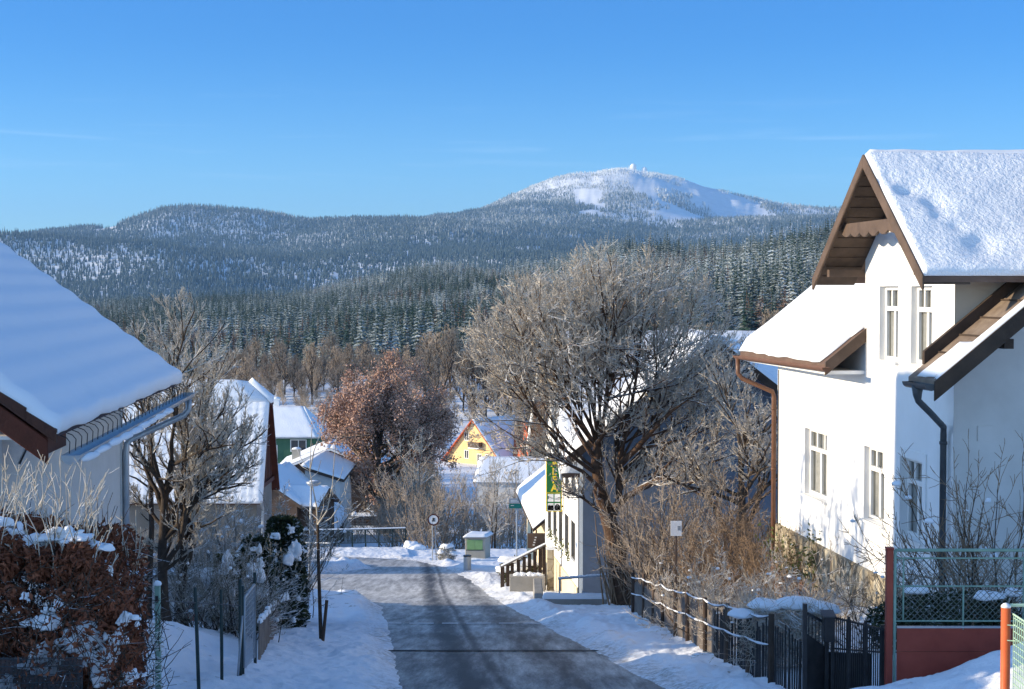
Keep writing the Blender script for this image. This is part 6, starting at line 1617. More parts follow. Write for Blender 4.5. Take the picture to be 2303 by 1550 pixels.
# plants at the guest house
t = thing('snowy_bush', 'evergreen bush bowed under thick snow at the guest house entrance', 'bush', G(1165, 66.))
n = 3600; q = nrm(rr.normal(0, 1, (n, 3))) * (rr.rand(n, 1) ** .35) * (.85, .6, .6) + (0, 0, .6); V_, F_ = leaf_mesh(rr, q, .12, 2.4); a = npmesh('foliage', V_, F_, 'thuja_olive'); a.parent = t
c = blobs('snow_lump', [(-.35, -.2, 1.1, .5, .4, .2), (.2, -.3, .95, .5, .35, .18), (-.6, -.3, .7, .3, .3, .2), (.0, -.5, .75, .4, .25, .15)], 'snow', None, 13, .25, ICO3); c.parent = t
t2 = dup(t, G(1190, 67, .1), 2., .7, 'small green conifer top above the picket fence at the entrance')

# ---- left garden trees ----
def left_tree(px, D, ccx, ccy, rx, rzv, seed, label, r_tr=.11, dep=1.6, group='bare garden trees beside the left house', limbs=17):
    b = G(px, D, -.05); f = lambda x, y, dy=0.: tuple(P(x, y, D + dy) - b)
    fork = ccy + rzv * .55
    tr = [(0, 0, 0), f(px - 4, b_py(b) - 60), f(px - 8 if seed % 2 else px + 3, (b_py(b) + fork) / 2 - 20), f(px - 2, fork), f((px + ccx) / 2, ccy + rzv * .25)]
    sc = D / F
    tm = tree_mesh(seed, tr, r_tr, f(ccx, ccy), (rx * sc, dep, rzv * sc), limbs=limbs, levels=((10, .58), (8, .5), (7, .45), (4, .42)), rtw=.0050, wander=.13, up=.05, ang=.6, first=.40, spread=.85, minr=.003)
    return plant_tree('frosted_tree', label, 'tree', b, tm, 'bark', 'twig_frost', group)
def b_py(b): 
    t = b.z / b.y; return CY - F * (t * CP + SP) / (CP - t * SP)
left_tree(372, 29.5, 400, 960, 150, 300, 51, 'frosted bare tree with dark trunk close behind the grey left house', .12)
left_tree(408, 31.0, 462, 1000, 132, 250, 52, 'frosted bare tree leaning right in front of the tiled attic house', .13)
left_tree(338, 33.0, 395, 860, 105, 215, 54, 'slender frosted tree whose tips stand highest above the deep snow roof', .08, 1.2, limbs=10)
sE = shrub_mesh(57, 2.3, 1.3, 30, ((8, .5), (7, .45), (4, .4)), .014, .005, .55, .35)
e1s = plant_shrub('rime_shrub', 'pale rimed shrub in front of the dark conifer hedge', G(560, 37), sE, 'bark', 'rime_shrub', 'rimed shrubs on the left', 1.15, 0, snow=14, seed=21)
dup(e1s, G(548, 30.2, -.1), 3., .78, 'rimed shrub right in front of the grey green thuja'); dup(e1s, G(470, 30.6, -.1), 5., .72, 'small rimed shrub left of the olive green thuja'); dup(e1s, G(500, 36, -.1), 2., 1.0, 'rimed shrub between the garden trees and the olive conifer'); dup(e1s, G(615, 39.5, -.1), 4., 1.22, 'rimed shrub touching the snow lumps of the conifer hedge'); dup(e1s, G(440, 39, -.1), 1., 1.0, 'rimed shrub behind the trunks of the garden trees')
def thuja(name, label, px, D, top, bot, rx, dep, mat, seed, n, lumps, group=None, size=.11):
    b = G(px, D, -.05); zt = P(px, top, D).z - b.z; sc = D / F; rr = np.random.RandomState(seed)
    t = thing(name, label, 'conifer', b, group)
    h = rr.rand(n) ** .9; a = rr.rand(n) * 6.2832; rad = (.55 + .45 * rr.rand(n)) * (1 - .55 * h ** 3) * (.85 + .3 * vnoise(a * 1.3 + seed, h * 4))
    rad = rad * (1 + .35 * fbm(a * 1.6, h * 5 + seed, 3))
    q = np.stack([np.cos(a) * rad * rx * sc, np.sin(a) * rad * dep, h * zt], -1)
    dd = np.stack([np.cos(a), np.sin(a), .3 + 0 * a], -1)
    s = nrm(np.cross(dd, rr.normal(0, 1, (n, 3)))); u = nrm(dd + rr.normal(0, .5, (n, 3))); L_ = size * rr.uniform(.6, 1.5, n)[:, None]
    V = np.stack([q - s * L_ * .18, q + u * L_ * .5 + s * L_ * .42, q + u * L_ * 1.1, q + u * L_ * .5 - s * L_ * .35], 1).reshape(-1, 3)
    a_ = npmesh('foliage', V, np.arange(n * 4).reshape(n, 4), mat); a_.parent = t
    tv, tf = tubes(np.array([[(0, 0, -.1), (0, 0, zt * .85)]]), np.array([[.07, .02]]), 6); c_ = npmesh('trunk', tv, tf, 'bark'); c_.parent = t
    it = []
    for k in range(lumps):
        hh = rr.uniform(.1, .98); aa = rr.uniform(3.3, 6.1) if rr.rand() < .8 else rr.rand() * 6.28; k_ = rx * sc * (1 - .55 * hh ** 3)
        r_ = rr.uniform(.03, .10) if k > 4 else rr.uniform(.1, .17); it.append((math.cos(aa) * k_ * .88, math.sin(aa) * dep * (1 - .55 * hh ** 3) * .88, hh * zt, r_ * rr.uniform(.8, 1.3), r_, r_ * rr.uniform(.8, 2.0)))
    if it: c_ = blobs('snow_lump', it, 'snow', None, seed, .45, ICO3); c_.parent = t
    return t
thuja('thuja', 'dark green thuja with fat snow lumps at the end of the picket fence', 637, 35.5, 1168, 1410, 50, .7, 'thuja', 71, 15000, 34, 'thuja hedge on the left', .10)
thuja('thuja', 'second dark thuja tucked behind the snow lumped one', 655, 37.6, 1180, 1390, 34, .8, 'thuja', 72, 9000, 14, 'thuja hedge on the left', .10)
thuja('thuja', 'sunlit olive green thuja with snow tufts left of the wire gate', 512, 31.5, 1255, 1440, 50, .6, 'thuja_olive', 73, 10000, 26, 'thuja hedge on the left', .10)
thuja('thuja', 'grey green thuja between the olive one and the dark one', 575, 33.5, 1215, 1430, 48, .6, 'thuja', 74, 11000, 18, 'thuja hedge on the left', .10)
# young staked street tree
b = G(720, 32.3, -.05); f = lambda x, y, dy=0.: np.array(P(x, y, 32.3 + dy) - b)
t = thing('young_tree', 'young bare street tree with a slim dark stem tied to a crossing stake', 'tree', b)
ml = np.array([[f(722, 1440), f(719, 1350), f(716, 1260), f(715, 1180)]]); V_, F_ = tubes(ml, np.array([[.042, .038, .033, .030]]), 8); a = npmesh('trunk', V_, F_, 'bark', None, True); a.parent = t
brs = [([(715, 1185), (712, 1140), (702, 1090), (696, 1055)], .022), ([(697, 1060), (706, 1015), (722, 970), (735, 912)], .014), ([(697, 1058), (699, 1010), (702, 955)], .011), ([(715, 1180), (735, 1150), (748, 1090), (752, 1030), (757, 980)], .018), ([(715, 1183), (745, 1165), (775, 1120), (785, 1070)], .014), ([(716, 1170), (690, 1145), (676, 1135)], .009), ([(697, 1060), (680, 1050), (671, 1040)], .008),
       ([(700, 1075), (715, 1062), (722, 1035)], .008), ([(716, 1178), (728, 1140), (727, 1110)], .009), ([(745, 1100), (765, 1075), (772, 1050)], .008), ([(716, 1190), (745, 1180), (762, 1172)], .009), ([(757, 1140), (775, 1105), (778, 1085)], .008), ([(697, 1058), (676, 1030), (668, 1010)], .007), ([(716, 1265), (738, 1255), (765, 1245)], .007), ([(714, 1200), (700, 1180), (688, 1178)], .008)]
parts = []; rr = np.random.RandomState(6)
for (pp, w) in brs:
    q = np.array([f(x, y, rr.uniform(-.25, .25) if i else 0) for i, (x, y) in enumerate(pp)])[None]; parts.append(tubes(q, np.linspace(w, .006, len(pp))[None], 5))
a = npmesh('crown', *cat(parts), 'twig_frost', None, True); a.parent = t
st = thing('tree_stake', 'short dark stake leaning against the stem of the young street tree', 'stake', b)
mb = MB(); mb.tube([b + Vector(f(726, 1442, -.12)), b + Vector(f(735, 1350, .12))], .035, 8); mb.build('stake', 'wood_dark', st); mb = MB(); mb.tube([b + Vector(f(735, 1358, .1)), b + Vector(f(717, 1366, 0))], .008, 5); mb.build('tie', 'metal_black', st)

# ---- brown leaved hedge, lower left ----
HB = P(0, 1500, 14.0); ht = thing('beech_hedge', 'thick hedge of withered brown leaves loaded with snow and frosted shoots, lower left corner', 'hedge', (HB.x, 14., g1(HB.x, 14.)))
rr = np.random.RandomState(91); n = 46000
# outline of the hedge top in the photograph column -> row, at distance about 14 m
def hz_top(x, y):
    px = CX + F * x / y
    row = np.interp(px, [-200, 0, 60, 130, 190, 230, 262, 290, 310, 330], [1195, 1200, 1225, 1225, 1225, 1275, 1335, 1400, 1470, 1560])
    return -(row - 650) / F * y
X = rr.uniform(-5.3, -3.28, n); Y = rr.uniform(13.2, 15.4, n); zt = hz_top(X, 13.6 + 0 * Y) - .10 * (Y - 14) ** 2 + .16 * fbm(X * 1.6, Y * 1.6, 3)
gb = gz(X, Y); hgt = np.maximum(zt - gb, .05)
hh = np.where(rr.rand(n) < .45, 1 - .12 * rr.rand(n) ** 2, rr.rand(n)); front = rr.rand(n) < .6
Y = np.where(front, 13.2 + .35 * rr.rand(n) + .18 * fbm(X * 2.2, hh * 5, 3) + .1 * hh, Y)
Zp = gb + hgt * hh; Q = np.stack([X, Y, Zp], -1); clump = fbm(X * 3.2, Zp * 3.2 + Y, 3); Q = Q[(clump > -.30) & (CX + F * Q[:, 0] / Q[:, 1] < 322)]
V_, F_ = leaf_mesh(rr, Q, .066, 2.3, .5, .8); npmesh('leaves', V_, F_, 'leaf_brown', ht)
m = 1500; S = np.stack([rr.uniform(-5.3, -3.3, m), rr.uniform(13.2, 15., m)], -1); zb = gz(S[:, 0], S[:, 1]); zt2 = hz_top(S[:, 0], 13.7); S = np.concatenate([S, (zb + (zt2 - zb) * rr.uniform(.2, .95, m))[:, None]], 1)
p, r = grow(rr, S, rr.normal(0, 1, (m, 3)) + (0, -.2, .6), rr.uniform(.2, .6, m), np.full(m, .005), np.full(m, .0025), 5, .2, .02); V_, F_ = tubes(p, r, 3); npmesh('twigs', V_, F_, 'bark', ht)
m = 120; S = np.stack([rr.uniform(-5.2, -3.55, m), rr.uniform(13.3, 14.8, m)], -1); zt2 = hz_top(S[:, 0], 13.7); S = np.concatenate([S, (zt2 - .15)[:, None]], 1)
tall = np.interp(S[:, 0], [-5.2, -4.6, -4.1, -3.8, -3.55], [.55, .8, .95, .75, .45]) * rr.uniform(.25, 1.0, m)
p, r = grow(rr, S, np.stack([rr.normal(.12, .22, m), rr.normal(0, .15, m), np.ones(m)], -1), tall, np.full(m, .0052), np.full(m, .0038), 8, .09, .02)
S2, d2, r2, f2 = spawn(rr, p, r, 4, .3, .95, .5); p2, q2 = grow(rr, S2, d2, np.repeat(tall, 4) * rr.uniform(.08, .28, len(S2)), np.full(len(S2), .0042), np.full(len(S2), .0028), 4, .12, .05)
npmesh('frosted_shoots', *cat([tubes(p, r, 5), tubes(p2, q2, 3)]), 'twig_frost', ht, True)
lm = []
for (px, py, w, h) in ((25, 1215, 60, 60), (10, 1180, 40, 30), (130, 1212, 75, 30), (165, 1200, 45, 24), (90, 1222, 40, 24), (200, 1235, 24, 45), (222, 1290, 28, 40), (90, 1400, 36, 42), (190, 1450, 55, 60), (235, 1490, 40, 55), (95, 1480, 50, 50), (132, 1360, 17, 20), (270, 1440, 26, 36), (10, 1540, 35, 40), (25, 1250, 40, 30), (300, 1520, 24, 30), (120, 1480, 30, 20), (280, 1390, 20, 20), (60, 1340, 12, 14), (105, 1370, 10, 12)):
    c_ = P(px, py, 13.25 if py > 1300 else 13.7); s_ = 13.4 / F; lm.append((c_.x, c_.y, c_.z, w * s_ * .62, w * s_ * .45, h * s_ * .55))
    for q_ in range(6): lm.append((c_.x + rr.normal(0, w * s_ * .6), c_.y - .05 * rr.rand(), c_.z - h * s_ * rr.uniform(-.3, .8), w * s_ * rr.uniform(.2, .5), w * s_ * .35, h * s_ * rr.uniform(.2, .5)))
blobs('snow_lump', lm, 'snow', ht, 44, .5, ICO3)
q = np.stack([rr.uniform(-4.6, -3.2, 1500), rr.uniform(12.95, 13.15, 1500), np.zeros(1500)], -1); q[:, 2] = P(0, 1550, 13).z - .3 + rr.rand(1500) * 1.15; q = q[(CX + F * q[:, 0] / q[:, 1] < 315) & (fbm(q[:, 0] * 3, q[:, 2] * 3, 3) > -.05)]
V_, F_ = leaf_mesh(rr, q, .06, 2.3, .5, .8); npmesh('loose_leaves', V_, F_, 'leaf_brown', ht)
m = 260; p, r = grow(rr, q[:m], rr.normal(0, 1, (m, 3)) + (0, -.1, .5), rr.uniform(.15, .5, m), np.full(m, .0045), np.full(m, .0022), 5, .2, .02); V_, F_ = tubes(p, r, 3); npmesh('front_twigs', V_, F_, 'bark', ht)
hw_ = thing('hedge_wire', 'coarse wire fence along the foot of the brown hedge', 'fence', (HB.x, 13.0, g1(HB.x, 13.)))
mb = MB(); z0 = P(0, 1550, 13.0).z - .2; z1 = P(0, 1478, 13.0).z; xa, xb = -4.6, P(185, 1500, 13.).x
for k in range(90): x = xa + (xb - xa) * k / 89; mb.bar((x, 13.0, z0), (x, 13.0, z1), .004)
for k in range(8): z = z0 + (z1 - z0) * k / 7; mb.tube([(xa, 12.996, z), ((xa + xb) / 2, 12.996, z - .02), (xb, 12.996, z)], .004, 4)
mb.build('wire', 'zinc_dark', hw_)

# ---- middle distance ----
# rust coloured beech
BDp = 128.; b = G(868, BDp, -.1); f = lambda x, y, dy=0.: np.array(P(x, y, BDp + dy) - b)
cr, cz_ = 150 * BDp / F, 190 * BDp / F
tm = tree_mesh(81, [(0, 0, 0), f(858, 1120), f(850, 1040), f(858, 960)], .38, f(872, 1000), (cr, cr * .95, cz_), limbs=24, levels=((10, .62), (8, .52), (6, .45)), rtw=.014, wander=.12, up=.03, ang=.65, first=.25, minr=.01)
rr = np.random.RandomState(82); tp = tm[2].reshape(-1, 3); tp = tp[rr.choice(len(tp), 44000)] + rr.normal(0, .26, (44000, 3)); keep = fbm(tp[:, 0] * .5, tp[:, 2] * .5 + tp[:, 1] * .3, 3) > -.45; tp = tp[keep]
def beech_more(t):
    V, Fq = leaf_mesh(rr, tp, .21, 1.7, .4, .3); a = npmesh('leaves', V, Fq, 'leaf_rust'); a.parent = t
plant_tree('beech_tree', 'broad tree still carrying rust brown leaves, left of the yellow house', 'tree', b, tm, 'bark', 'twig_grey', more=beech_more)
# thicket along the stream: young trees and bushes
Y1 = shrub_mesh(101, 7.0, 2, 9, ((10, .42), (7, .42), (4, .4)), .055, .013, .28, .45, .08, .04, .6)
Y2 = shrub_mesh(102, 5.0, 2, 16, ((8, .45), (6, .42), (4, .4)), .035, .012, .42, .5, .1, .04, .6)
Y3 = shrub_mesh(103, 8.0, 1.6, 3, ((16, .38), (8, .42), (5, .4)), .09, .013, .12, .2, .06, .05, .7)
pr = [plant_shrub('stream_shrub', 'many stemmed bare young trees just behind the round road sign', G(985, 102, -.3), Y1, 'twig_brown', 'twig_grey', 'bare thicket along the stream', .8, 0, 'shrub'),
      plant_shrub('stream_shrub', 'bushy bare thicket behind the utility cabinet', G(1060, 106, -.3), Y2, 'twig_grey', 'twig_grey', 'bare thicket along the stream', 1, 0, 'shrub'),
      plant_shrub('young_alder', 'slim upright bare tree left of the teal board', G(1112, 100, -.3), Y3, 'bark', 'twig_mid', 'bare thicket along the stream', .74, 0, 'tree')]
items = [(2, 1085, 108, .68, 1, 'slim bare tree behind the left end of the cabinet roof'), (0, 940, 108, .9, 2, 'bare stems right of the rust brown tree trunk'), (0, 902, 112, .85, 3, 'bare stems growing below the rust brown crown'), (1, 960, 100, .85, 4, 'low bare bush between the railing end and the road sign'),
         (1, 1015, 104, 1.0, 5, 'bare bush right of the road sign poles'), (2, 1150, 112, .72, .4, 'slim bare tree behind the teal board'), (1, 1130, 103, .9, 1.5, 'bare bush between the cabinet and the annex'), (1, 1185, 108, .9, 2.5, 'bare bush half hidden by the annex eave'),
         (2, 1040, 118, .66, 3.5, 'tall bare tree in front of the yellow house wall'), (0, 1000, 120, .68, 4.5, 'bare stems at the left corner of the yellow house'), (0, 1075, 126, .62, 5.5, 'bare stems right below the yellow balcony house'), (2, 925, 122, 1.0, 2.2, 'slim bare tree on the right side of the rust brown tree'),
         (1, 880, 104, .7, .9, 'low bare bush behind the right half of the bridge railing'), (2, 1212, 120, .9, 1.9, 'tall bare tree just left of the green ALFA sign'), (0, 1165, 122, .6, .2, 'bare stems in front of the flat snowy shed'), (1, 790, 118, .5, .2, 'tiny snowy bush in the white field behind the railing')]
for (k, px, D, s, r_, l_) in items: dup(pr[k], G(px, D, -.3), r_, s, l_)
blobs('snow_mound', [(*G(924, 97.2, .25), .35, .3, .3), (*G(930, 97, .05), .6, .4, .25)], 'snow', None, 20, .3, ICO3)['kind'] = 'structure'
t = thing('snow_bush', 'small round bush smothered in snow right of the road sign', 'bush', G(1005, 86.))
V_, F_ = leaf_mesh(rr, nrm(rr.normal(0, 1, (900, 3))) * (.55, .5, .55) * (rr.rand(900, 1) ** .3) + (0, 0, .35), .16, 3.); a = npmesh('twigs', V_, F_, 'rime_shrub'); a.parent = t
c_ = blobs('snow_lump', [(0, -.1, .75, .4, .35, .2), (-.3, -.2, .45, .25, .25, .2), (.3, -.25, .4, .25, .25, .2)], 'snow', None, 30); c_.parent = t
# logs / snowy ledges in the field behind the stream
for k, (px, D, wd, l_) in enumerate(((800, 138, 4.2, 'snow covered timber stack in front of the pale shed, nearest row'), (785, 146, 5., 'snow covered timber stack behind the nearest row, below the pale shed'))):
    b = G(px, D); t = thing('timber_stack', l_, 'timber stack', b, 'snowy timber stacks by the stream'); zt = b.z + .75
    mb = MB()
    for i in range(4):
        for j in range(3): mb.tube([(b.x - wd / 2 + .1 * i, D + i * .28, b.z + .15 + .26 * j), (b.x + wd / 2, D + i * .28, b.z + .15 + .26 * j)], .13, 8)
    mb.build('logs', 'wood_dark', t); snowslab('snow_cap', [(b.x - wd / 2, D - .2, zt + .1), (b.x + wd / 2, D - .2, zt + .1), (b.x + wd / 2, D + 1.1, zt + .1), (b.x - wd / 2, D + 1.1, zt + .1)], .25, 'snow_smooth', t, (16, 8), k, .05, .2)
# bare trees on the valley floor and on the right slope, beyond the houses
Z1 = tree_mesh(111, [(0, 0, 0), (.1, 0, 3), (0, .1, 6.5)], .16, (0, 0, 6.4), (3.4, 3.4, 4.6), limbs=14, levels=((9, .55), (8, .45), (5, .4)), rtw=.02, wander=.12, up=.05, first=.25, minr=.014, spread=.8)
Z2 = tree_mesh(112, [(0, 0, 0), (-.1, 0, 4), (.1, .1, 9)], .18, (0, 0, 7.6), (2.6, 2.6, 6.2), limbs=18, levels=((9, .5), (8, .42), (5, .4)), rtw=.02, wander=.10, up=.09, first=.2, minr=.014, spread=.6)
za = plant_tree('far_bare_tree', 'rounded bare grey brown tree on the valley edge, behind the blue roofs', 'tree', G(640, 330), Z1, 'bark', 'twig_grey', 'bare trees on the valley edge')
zb_ = plant_tree('far_bare_tree', 'tall narrow bare tree on the right slope, beside the white house roof', 'tree', G(1720, 235), Z2, 'bark', 'twig_grey', 'bare trees on the right slope', 1.0)
rr = np.random.RandomState(120)
for k in range(56):
    px = rr.uniform(480, 1000); D = rr.uniform(300, 385)
    dup(za if rr.rand() < .65 else zb_, G(px, D, -.3), rr.rand() * 6, rr.uniform(.55, .95), 'bare grey brown tree in the woodland on the valley edge behind the blue roofs')['group'] = 'bare trees on the valley edge'
for k in range(64):
    px = rr.uniform(1440, 1960) if k < 50 else rr.uniform(1180, 1450); D = rr.uniform(200, 330)
    dup(zb_ if rr.rand() < .6 else za, G(px, D, -.3), rr.rand() * 6, rr.uniform(.7, 1.1), 'bare grey brown tree in the row on the right slope above the guest house')['group'] = 'bare trees on the right slope'
tag(za, 'bare grey brown tree in the woodland on the valley edge behind the blue roofs'); tag(zb_, 'bare grey brown tree in the row on the right slope above the guest house')
for k in range(16):
    px = rr.uniform(940, 1200); D = rr.uniform(262, 340); dup(zb_, G(px, D, -.3), rr.rand() * 6, rr.uniform(.8, 1.15), 'bare tree rising above the yellow house roof')['group'] = 'bare trees behind the yellow house'
# ---------------------------------------------------------------- forest
def holder(me, nm):
    o = bpy.data.objects.new(nm, me); return o
def scatter(name, pts, scl, rot, idx, protos, pscale=None):
    """one object for a mass of trees: points carry instances through geometry nodes"""
    me = bpy.data.meshes.new(name); me.vertices.add(len(pts)); me.vertices.foreach_set('co', np.asarray(pts, np.float32).ravel())
    for nm, ty, dat in (('scl', 'FLOAT_VECTOR', scl), ('rot', 'FLOAT', rot), ('idx', 'INT', idx)):
        at = me.attributes.new(nm, ty, 'POINT'); at.data.foreach_set('vector' if ty == 'FLOAT_VECTOR' else 'value', np.asarray(dat, np.int32 if ty == 'INT' else np.float32).ravel())
    me.update(); o = bpy.data.objects.new(name, me); C.objects.link(o); tag(o, kind='stuff')
    col = bpy.data.collections.new(name + '_kinds')
    for i, p in enumerate(protos): col.objects.link(bpy.data.objects.new('%s_kind_%d' % (name, i), p))
    ng = bpy.data.node_groups.new(name, 'GeometryNodeTree')
    ng.interface.new_socket('Geometry', in_out='INPUT', socket_type='NodeSocketGeometry'); ng.interface.new_socket('Geometry', in_out='OUTPUT', socket_type='NodeSocketGeometry')
    gi = ng.nodes.new('NodeGroupInput'); go = ng.nodes.new('NodeGroupOutput'); ip = ng.nodes.new('GeometryNodeInstanceOnPoints'); ci = ng.nodes.new('GeometryNodeCollectionInfo')
    ci.inputs['Collection'].default_value = col; ci.inputs['Separate Children'].default_value = True; ci.inputs['Reset Children'].default_value = True
    mp = ng.nodes.new('GeometryNodeMeshToPoints')
    def na(nm, ty): n = ng.nodes.new('GeometryNodeInputNamedAttribute'); n.data_type = ty; n.inputs['Name'].default_value = nm; return n.outputs['Attribute']
    ng.links.new(gi.outputs[0], mp.inputs['Mesh']); ng.links.new(mp.outputs[0], ip.inputs['Points'])
    ng.links.new(ci.outputs[0], ip.inputs['Instance']); ip.inputs['Pick Instance'].default_value = True
    ng.links.new(na('idx', 'INT'), ip.inputs['Instance Index']); ng.links.new(na('scl', 'FLOAT_VECTOR'), ip.inputs['Scale'])
    cx = ng.nodes.new('ShaderNodeCombineXYZ'); ng.links.new(na('rot', 'FLOAT'), cx.inputs[2])
    e2 = ng.nodes.new('FunctionNodeEulerToRotation'); ng.links.new(cx.outputs[0], e2.inputs[0]); ng.links.new(e2.outputs[0], ip.inputs['Rotation'])
    ng.links.new(ip.outputs[0], go.inputs[0])
    md = o.modifiers.new('scatter', 'NODES'); md.node_group = ng
    return o
SP = [spruce_mesh('spruce', 201, 21, 3.6, 15, 8), spruce_mesh('spruce', 202, 24, 3.4, 17, 8, irregular=.4), spruce_mesh('spruce', 203, 17, 3.4, 12, 8), spruce_mesh('spruce', 204, 19, 2.7, 14, 7, irregular=.5)]
LA = [spruce_mesh('larch', 205, 20, 2.8, 15, 6, 'larch', irregular=.6), spruce_mesh('larch', 206, 16, 3.4, 11, 7, 'larch', irregular=.6)]
SPc, CPc = SP, CP
SP, CP = math.sin(PITCH), math.cos(PITCH)
# apparent rows of the ground for visibility
pxs = np.arange(-620, 2900, 8.0); Ds = np.concatenate([np.arange(330, 2300, 12.), np.arange(2300, 8400, 40.)])
GX = (pxs[:, None] - CX) / F * Ds[None]; GY = np.repeat(Ds[None], len(pxs), 0)
GZ = gz(GX.ravel(), GY.ravel()).reshape(GX.shape)
ROW = 650 - F * GZ / GY
EFF = ROW - F * np.where(GY < 2000, 13., 15.) / GY
VMIN = np.minimum.accumulate(EFF, 1); VMIN = np.concatenate([np.full((len(pxs), 1), 1e9), VMIN[:, :-1]], 1)
def sample(n, p0, p1, D0, D1, rng):
    px = rng.uniform(p0, p1, n); D = np.sqrt(rng.uniform(D0 ** 2, D1 ** 2, n)); return px, D
def vis(px, D, H, margin=6):
    i = np.clip(((px - pxs[0]) / 8).astype(int), 0, len(pxs) - 1); j = np.clip(np.searchsorted(Ds, D) - 1, 0, len(Ds) - 1)
    x = (px - CX) / F * D; z = gz(x, D); row = 650 - F * z / D
    return (row - F * H / D) < VMIN[i, j] + margin, x, z, row
rng = np.random.RandomState(301)
# --- wooded hill across the valley
px, D = sample(115000, -520, 2650, 385, 1650, rng)
cr_ = np.interp(px, [-3000, 400, 1000, 1400, 1880, 5000], [1500, 1500, 1250, 1000, 880, 880])
ok, x, z, row = vis(px, D, 17); ok &= D < cr_ + 60
ok &= ~((D < 430) & (rng.rand(len(D)) < .6))
ok &= fbm(x / 45., D / 45., 3) > -.42
px, D, x, z = px[ok], D[ok], x[ok], z[ok]; n = len(px)
sz = (.34 + .48 * rng.beta(2, 2.2, n)) * (1 + .45 * fbm(x / 70., D / 70., 3)) * np.interp(px, [900, 1500, 2300], [.92, 1.12, 1.15]); lar = (fbm(x / 70. + 9, D / 70., 3) > .20) & (rng.rand(n) < .6)
idx = np.where(lar, 4 + rng.randint(0, 2, n), rng.randint(0, 4, n)); rt_ = rng.rand(n) * 6.28
px_r = px
order = np.argsort(D / sz); near = order[:290]; rest = order[290:]
allm = SP_M = SPc + LA
for i in near:
    o = bpy.data.objects.new('larch_tree' if idx[i] > 3 else 'spruce_tree', allm[idx[i]]); C.objects.link(o)
    o.location = (x[i], D[i], z[i] - .4); s = float(sz[i]); w_ = s * rng.uniform(1.0, 1.45); o.scale = (w_, w_, s); o.rotation_euler = (0, 0, rt_[i])
    if idx[i] > 3: tag(o, 'bare brown larch standing among the snowy spruces on the near edge of the wooded hill', 'larch', 'larches on the near edge of the wooded hill')
    else: tag(o, 'dark green spruce with snow on its boughs on the near edge of the wooded hill', 'spruce', 'spruces on the near edge of the wooded hill')
w_ = sz * rng.uniform(1.0, 1.45, n); s3 = np.stack([w_, w_, sz], -1)
scatter('hill_forest', np.stack([x, D, z - .4], -1)[rest], s3[rest], rt_[rest], idx[rest], allm)
print('hill forest', n)
# --- scrub and bare woodland filling the valley floor
nn = 620; px, D = sample(nn, 430, 1560, 205, 385, rng); p2, D2 = sample(420, 850, 1225, 118, 215, rng); px = np.concatenate([px, p2]); D = np.concatenate([D, D2]); x = (px - CX) / F * D; z = gz(x, D); k_ = ((fbm(x / 14., D / 18., 3) > -.25) | (D < 216)) & ~((np.abs(px - 1165) < 75) & (D > 160) & (D < 185)) & ~((D < 262) & (px > 985) & (px < 1240)); px, D, x, z = px[k_], D[k_], x[k_], z[k_]; nn = len(px)
ss = rng.uniform(.22, .58, nn) * np.where(D < 216, .72, 1.); scatter('valley_scrub', np.stack([x, D, z - .3], -1), np.stack([ss * 1.15, ss * 1.15, ss], -1), rng.rand(nn) * 6.28, rng.randint(0, 2, nn), [npmesh('scrub', *Z1[1], 'twig_grey', link=False), npmesh('scrub', *Z2[1], 'twig_grey', link=False)])
# --- far mountains
FP = [farspruce_mesh('far_spruce', 221, 24, 3.9), farspruce_mesh('far_spruce', 222, 20, 3.6, 5), farspruce_mesh('far_spruce', 223, 27, 3.6, 6), farspruce_mesh('far_spruce', 224, 15, 3.8, 4)]
px, D = sample(335000, -560, 2750, 2250, 8100, rng)
ok, x, z, row = vis(px, D, 22, 4)
def inpoly(px, py, poly):
    c = np.zeros(px.shape, bool); n = len(poly)
    for i in range(n):
        (ax, ay), (bx, by_) = poly[i], poly[(i + 1) % n]; k = ((ay > py) != (by_ > py)) & (px < (bx - ax) * (py - ay) / ((by_ - ay) or 1e-9) + ax); c ^= k
    return c
pq, rq = px, row
px, row = px + 26 * fbm(x / 160., D / 220., 4), row + 12 * fbm(x / 150. + 7, D / 200. + 3, 4)
clr = inpoly(px, row, [(1535, 402), (1600, 422), (1650, 440), (1705, 462), (1735, 480), (1700, 500), (1650, 522), (1625, 515), (1640, 480), (1610, 462), (1560, 432)]) & (D > 6000)
clr |= inpoly(px, row, [(1440, 398), (1462, 408), (1500, 445), (1560, 480), (1650, 515), (1640, 524), (1545, 492), (1480, 455), (1440, 420)]) & (D > 6000)
clr |= inpoly(px, row, [(1300, 425), (1352, 425), (1362, 480), (1296, 478)]) & (D > 5800) & (fbm(x / 60., D / 150., 3) > -.12)
clr |= inpoly(px, row, [(1225, 412), (1300, 392), (1445, 380), (1450, 408), (1385, 412), (1300, 415), (1240, 425)]) & (D > 6800) & (rng.rand(len(px)) < .70)
clr |= inpoly(px, row, [(1330, 470), (1500, 478), (1540, 520), (1420, 512), (1340, 500)]) & (rng.rand(len(px)) < .62) & (D > 5500)
clr |= inpoly(px, row, [(1430, 388), (1540, 405), (1760, 470), (1700, 522), (1560, 525), (1430, 470)]) & (D > 5800) & ((rng.rand(len(px)) < .35) | (fbm(x / 140. + 5, D / 300., 3) > .08))
clr |= inpoly(px, row, [(230, 505), (275, 505), (265, 522), (215, 524)]) & (D > 4500)
clr |= inpoly(px, row, [(1745, 455), (1960, 472), (1960, 485), (1750, 490)]) & (rng.rand(len(px)) < .6)
px, row = pq, rq
ok &= ~clr
px, D, x, z = px[ok], D[ok], x[ok], z[ok]; n = len(px); print('far forest', n)
sz = rng.uniform(.42, .88, n) * np.where(row[ok] < 440, .7, 1.) * (1 + .3 * fbm(x / 300., D / 300., 2))
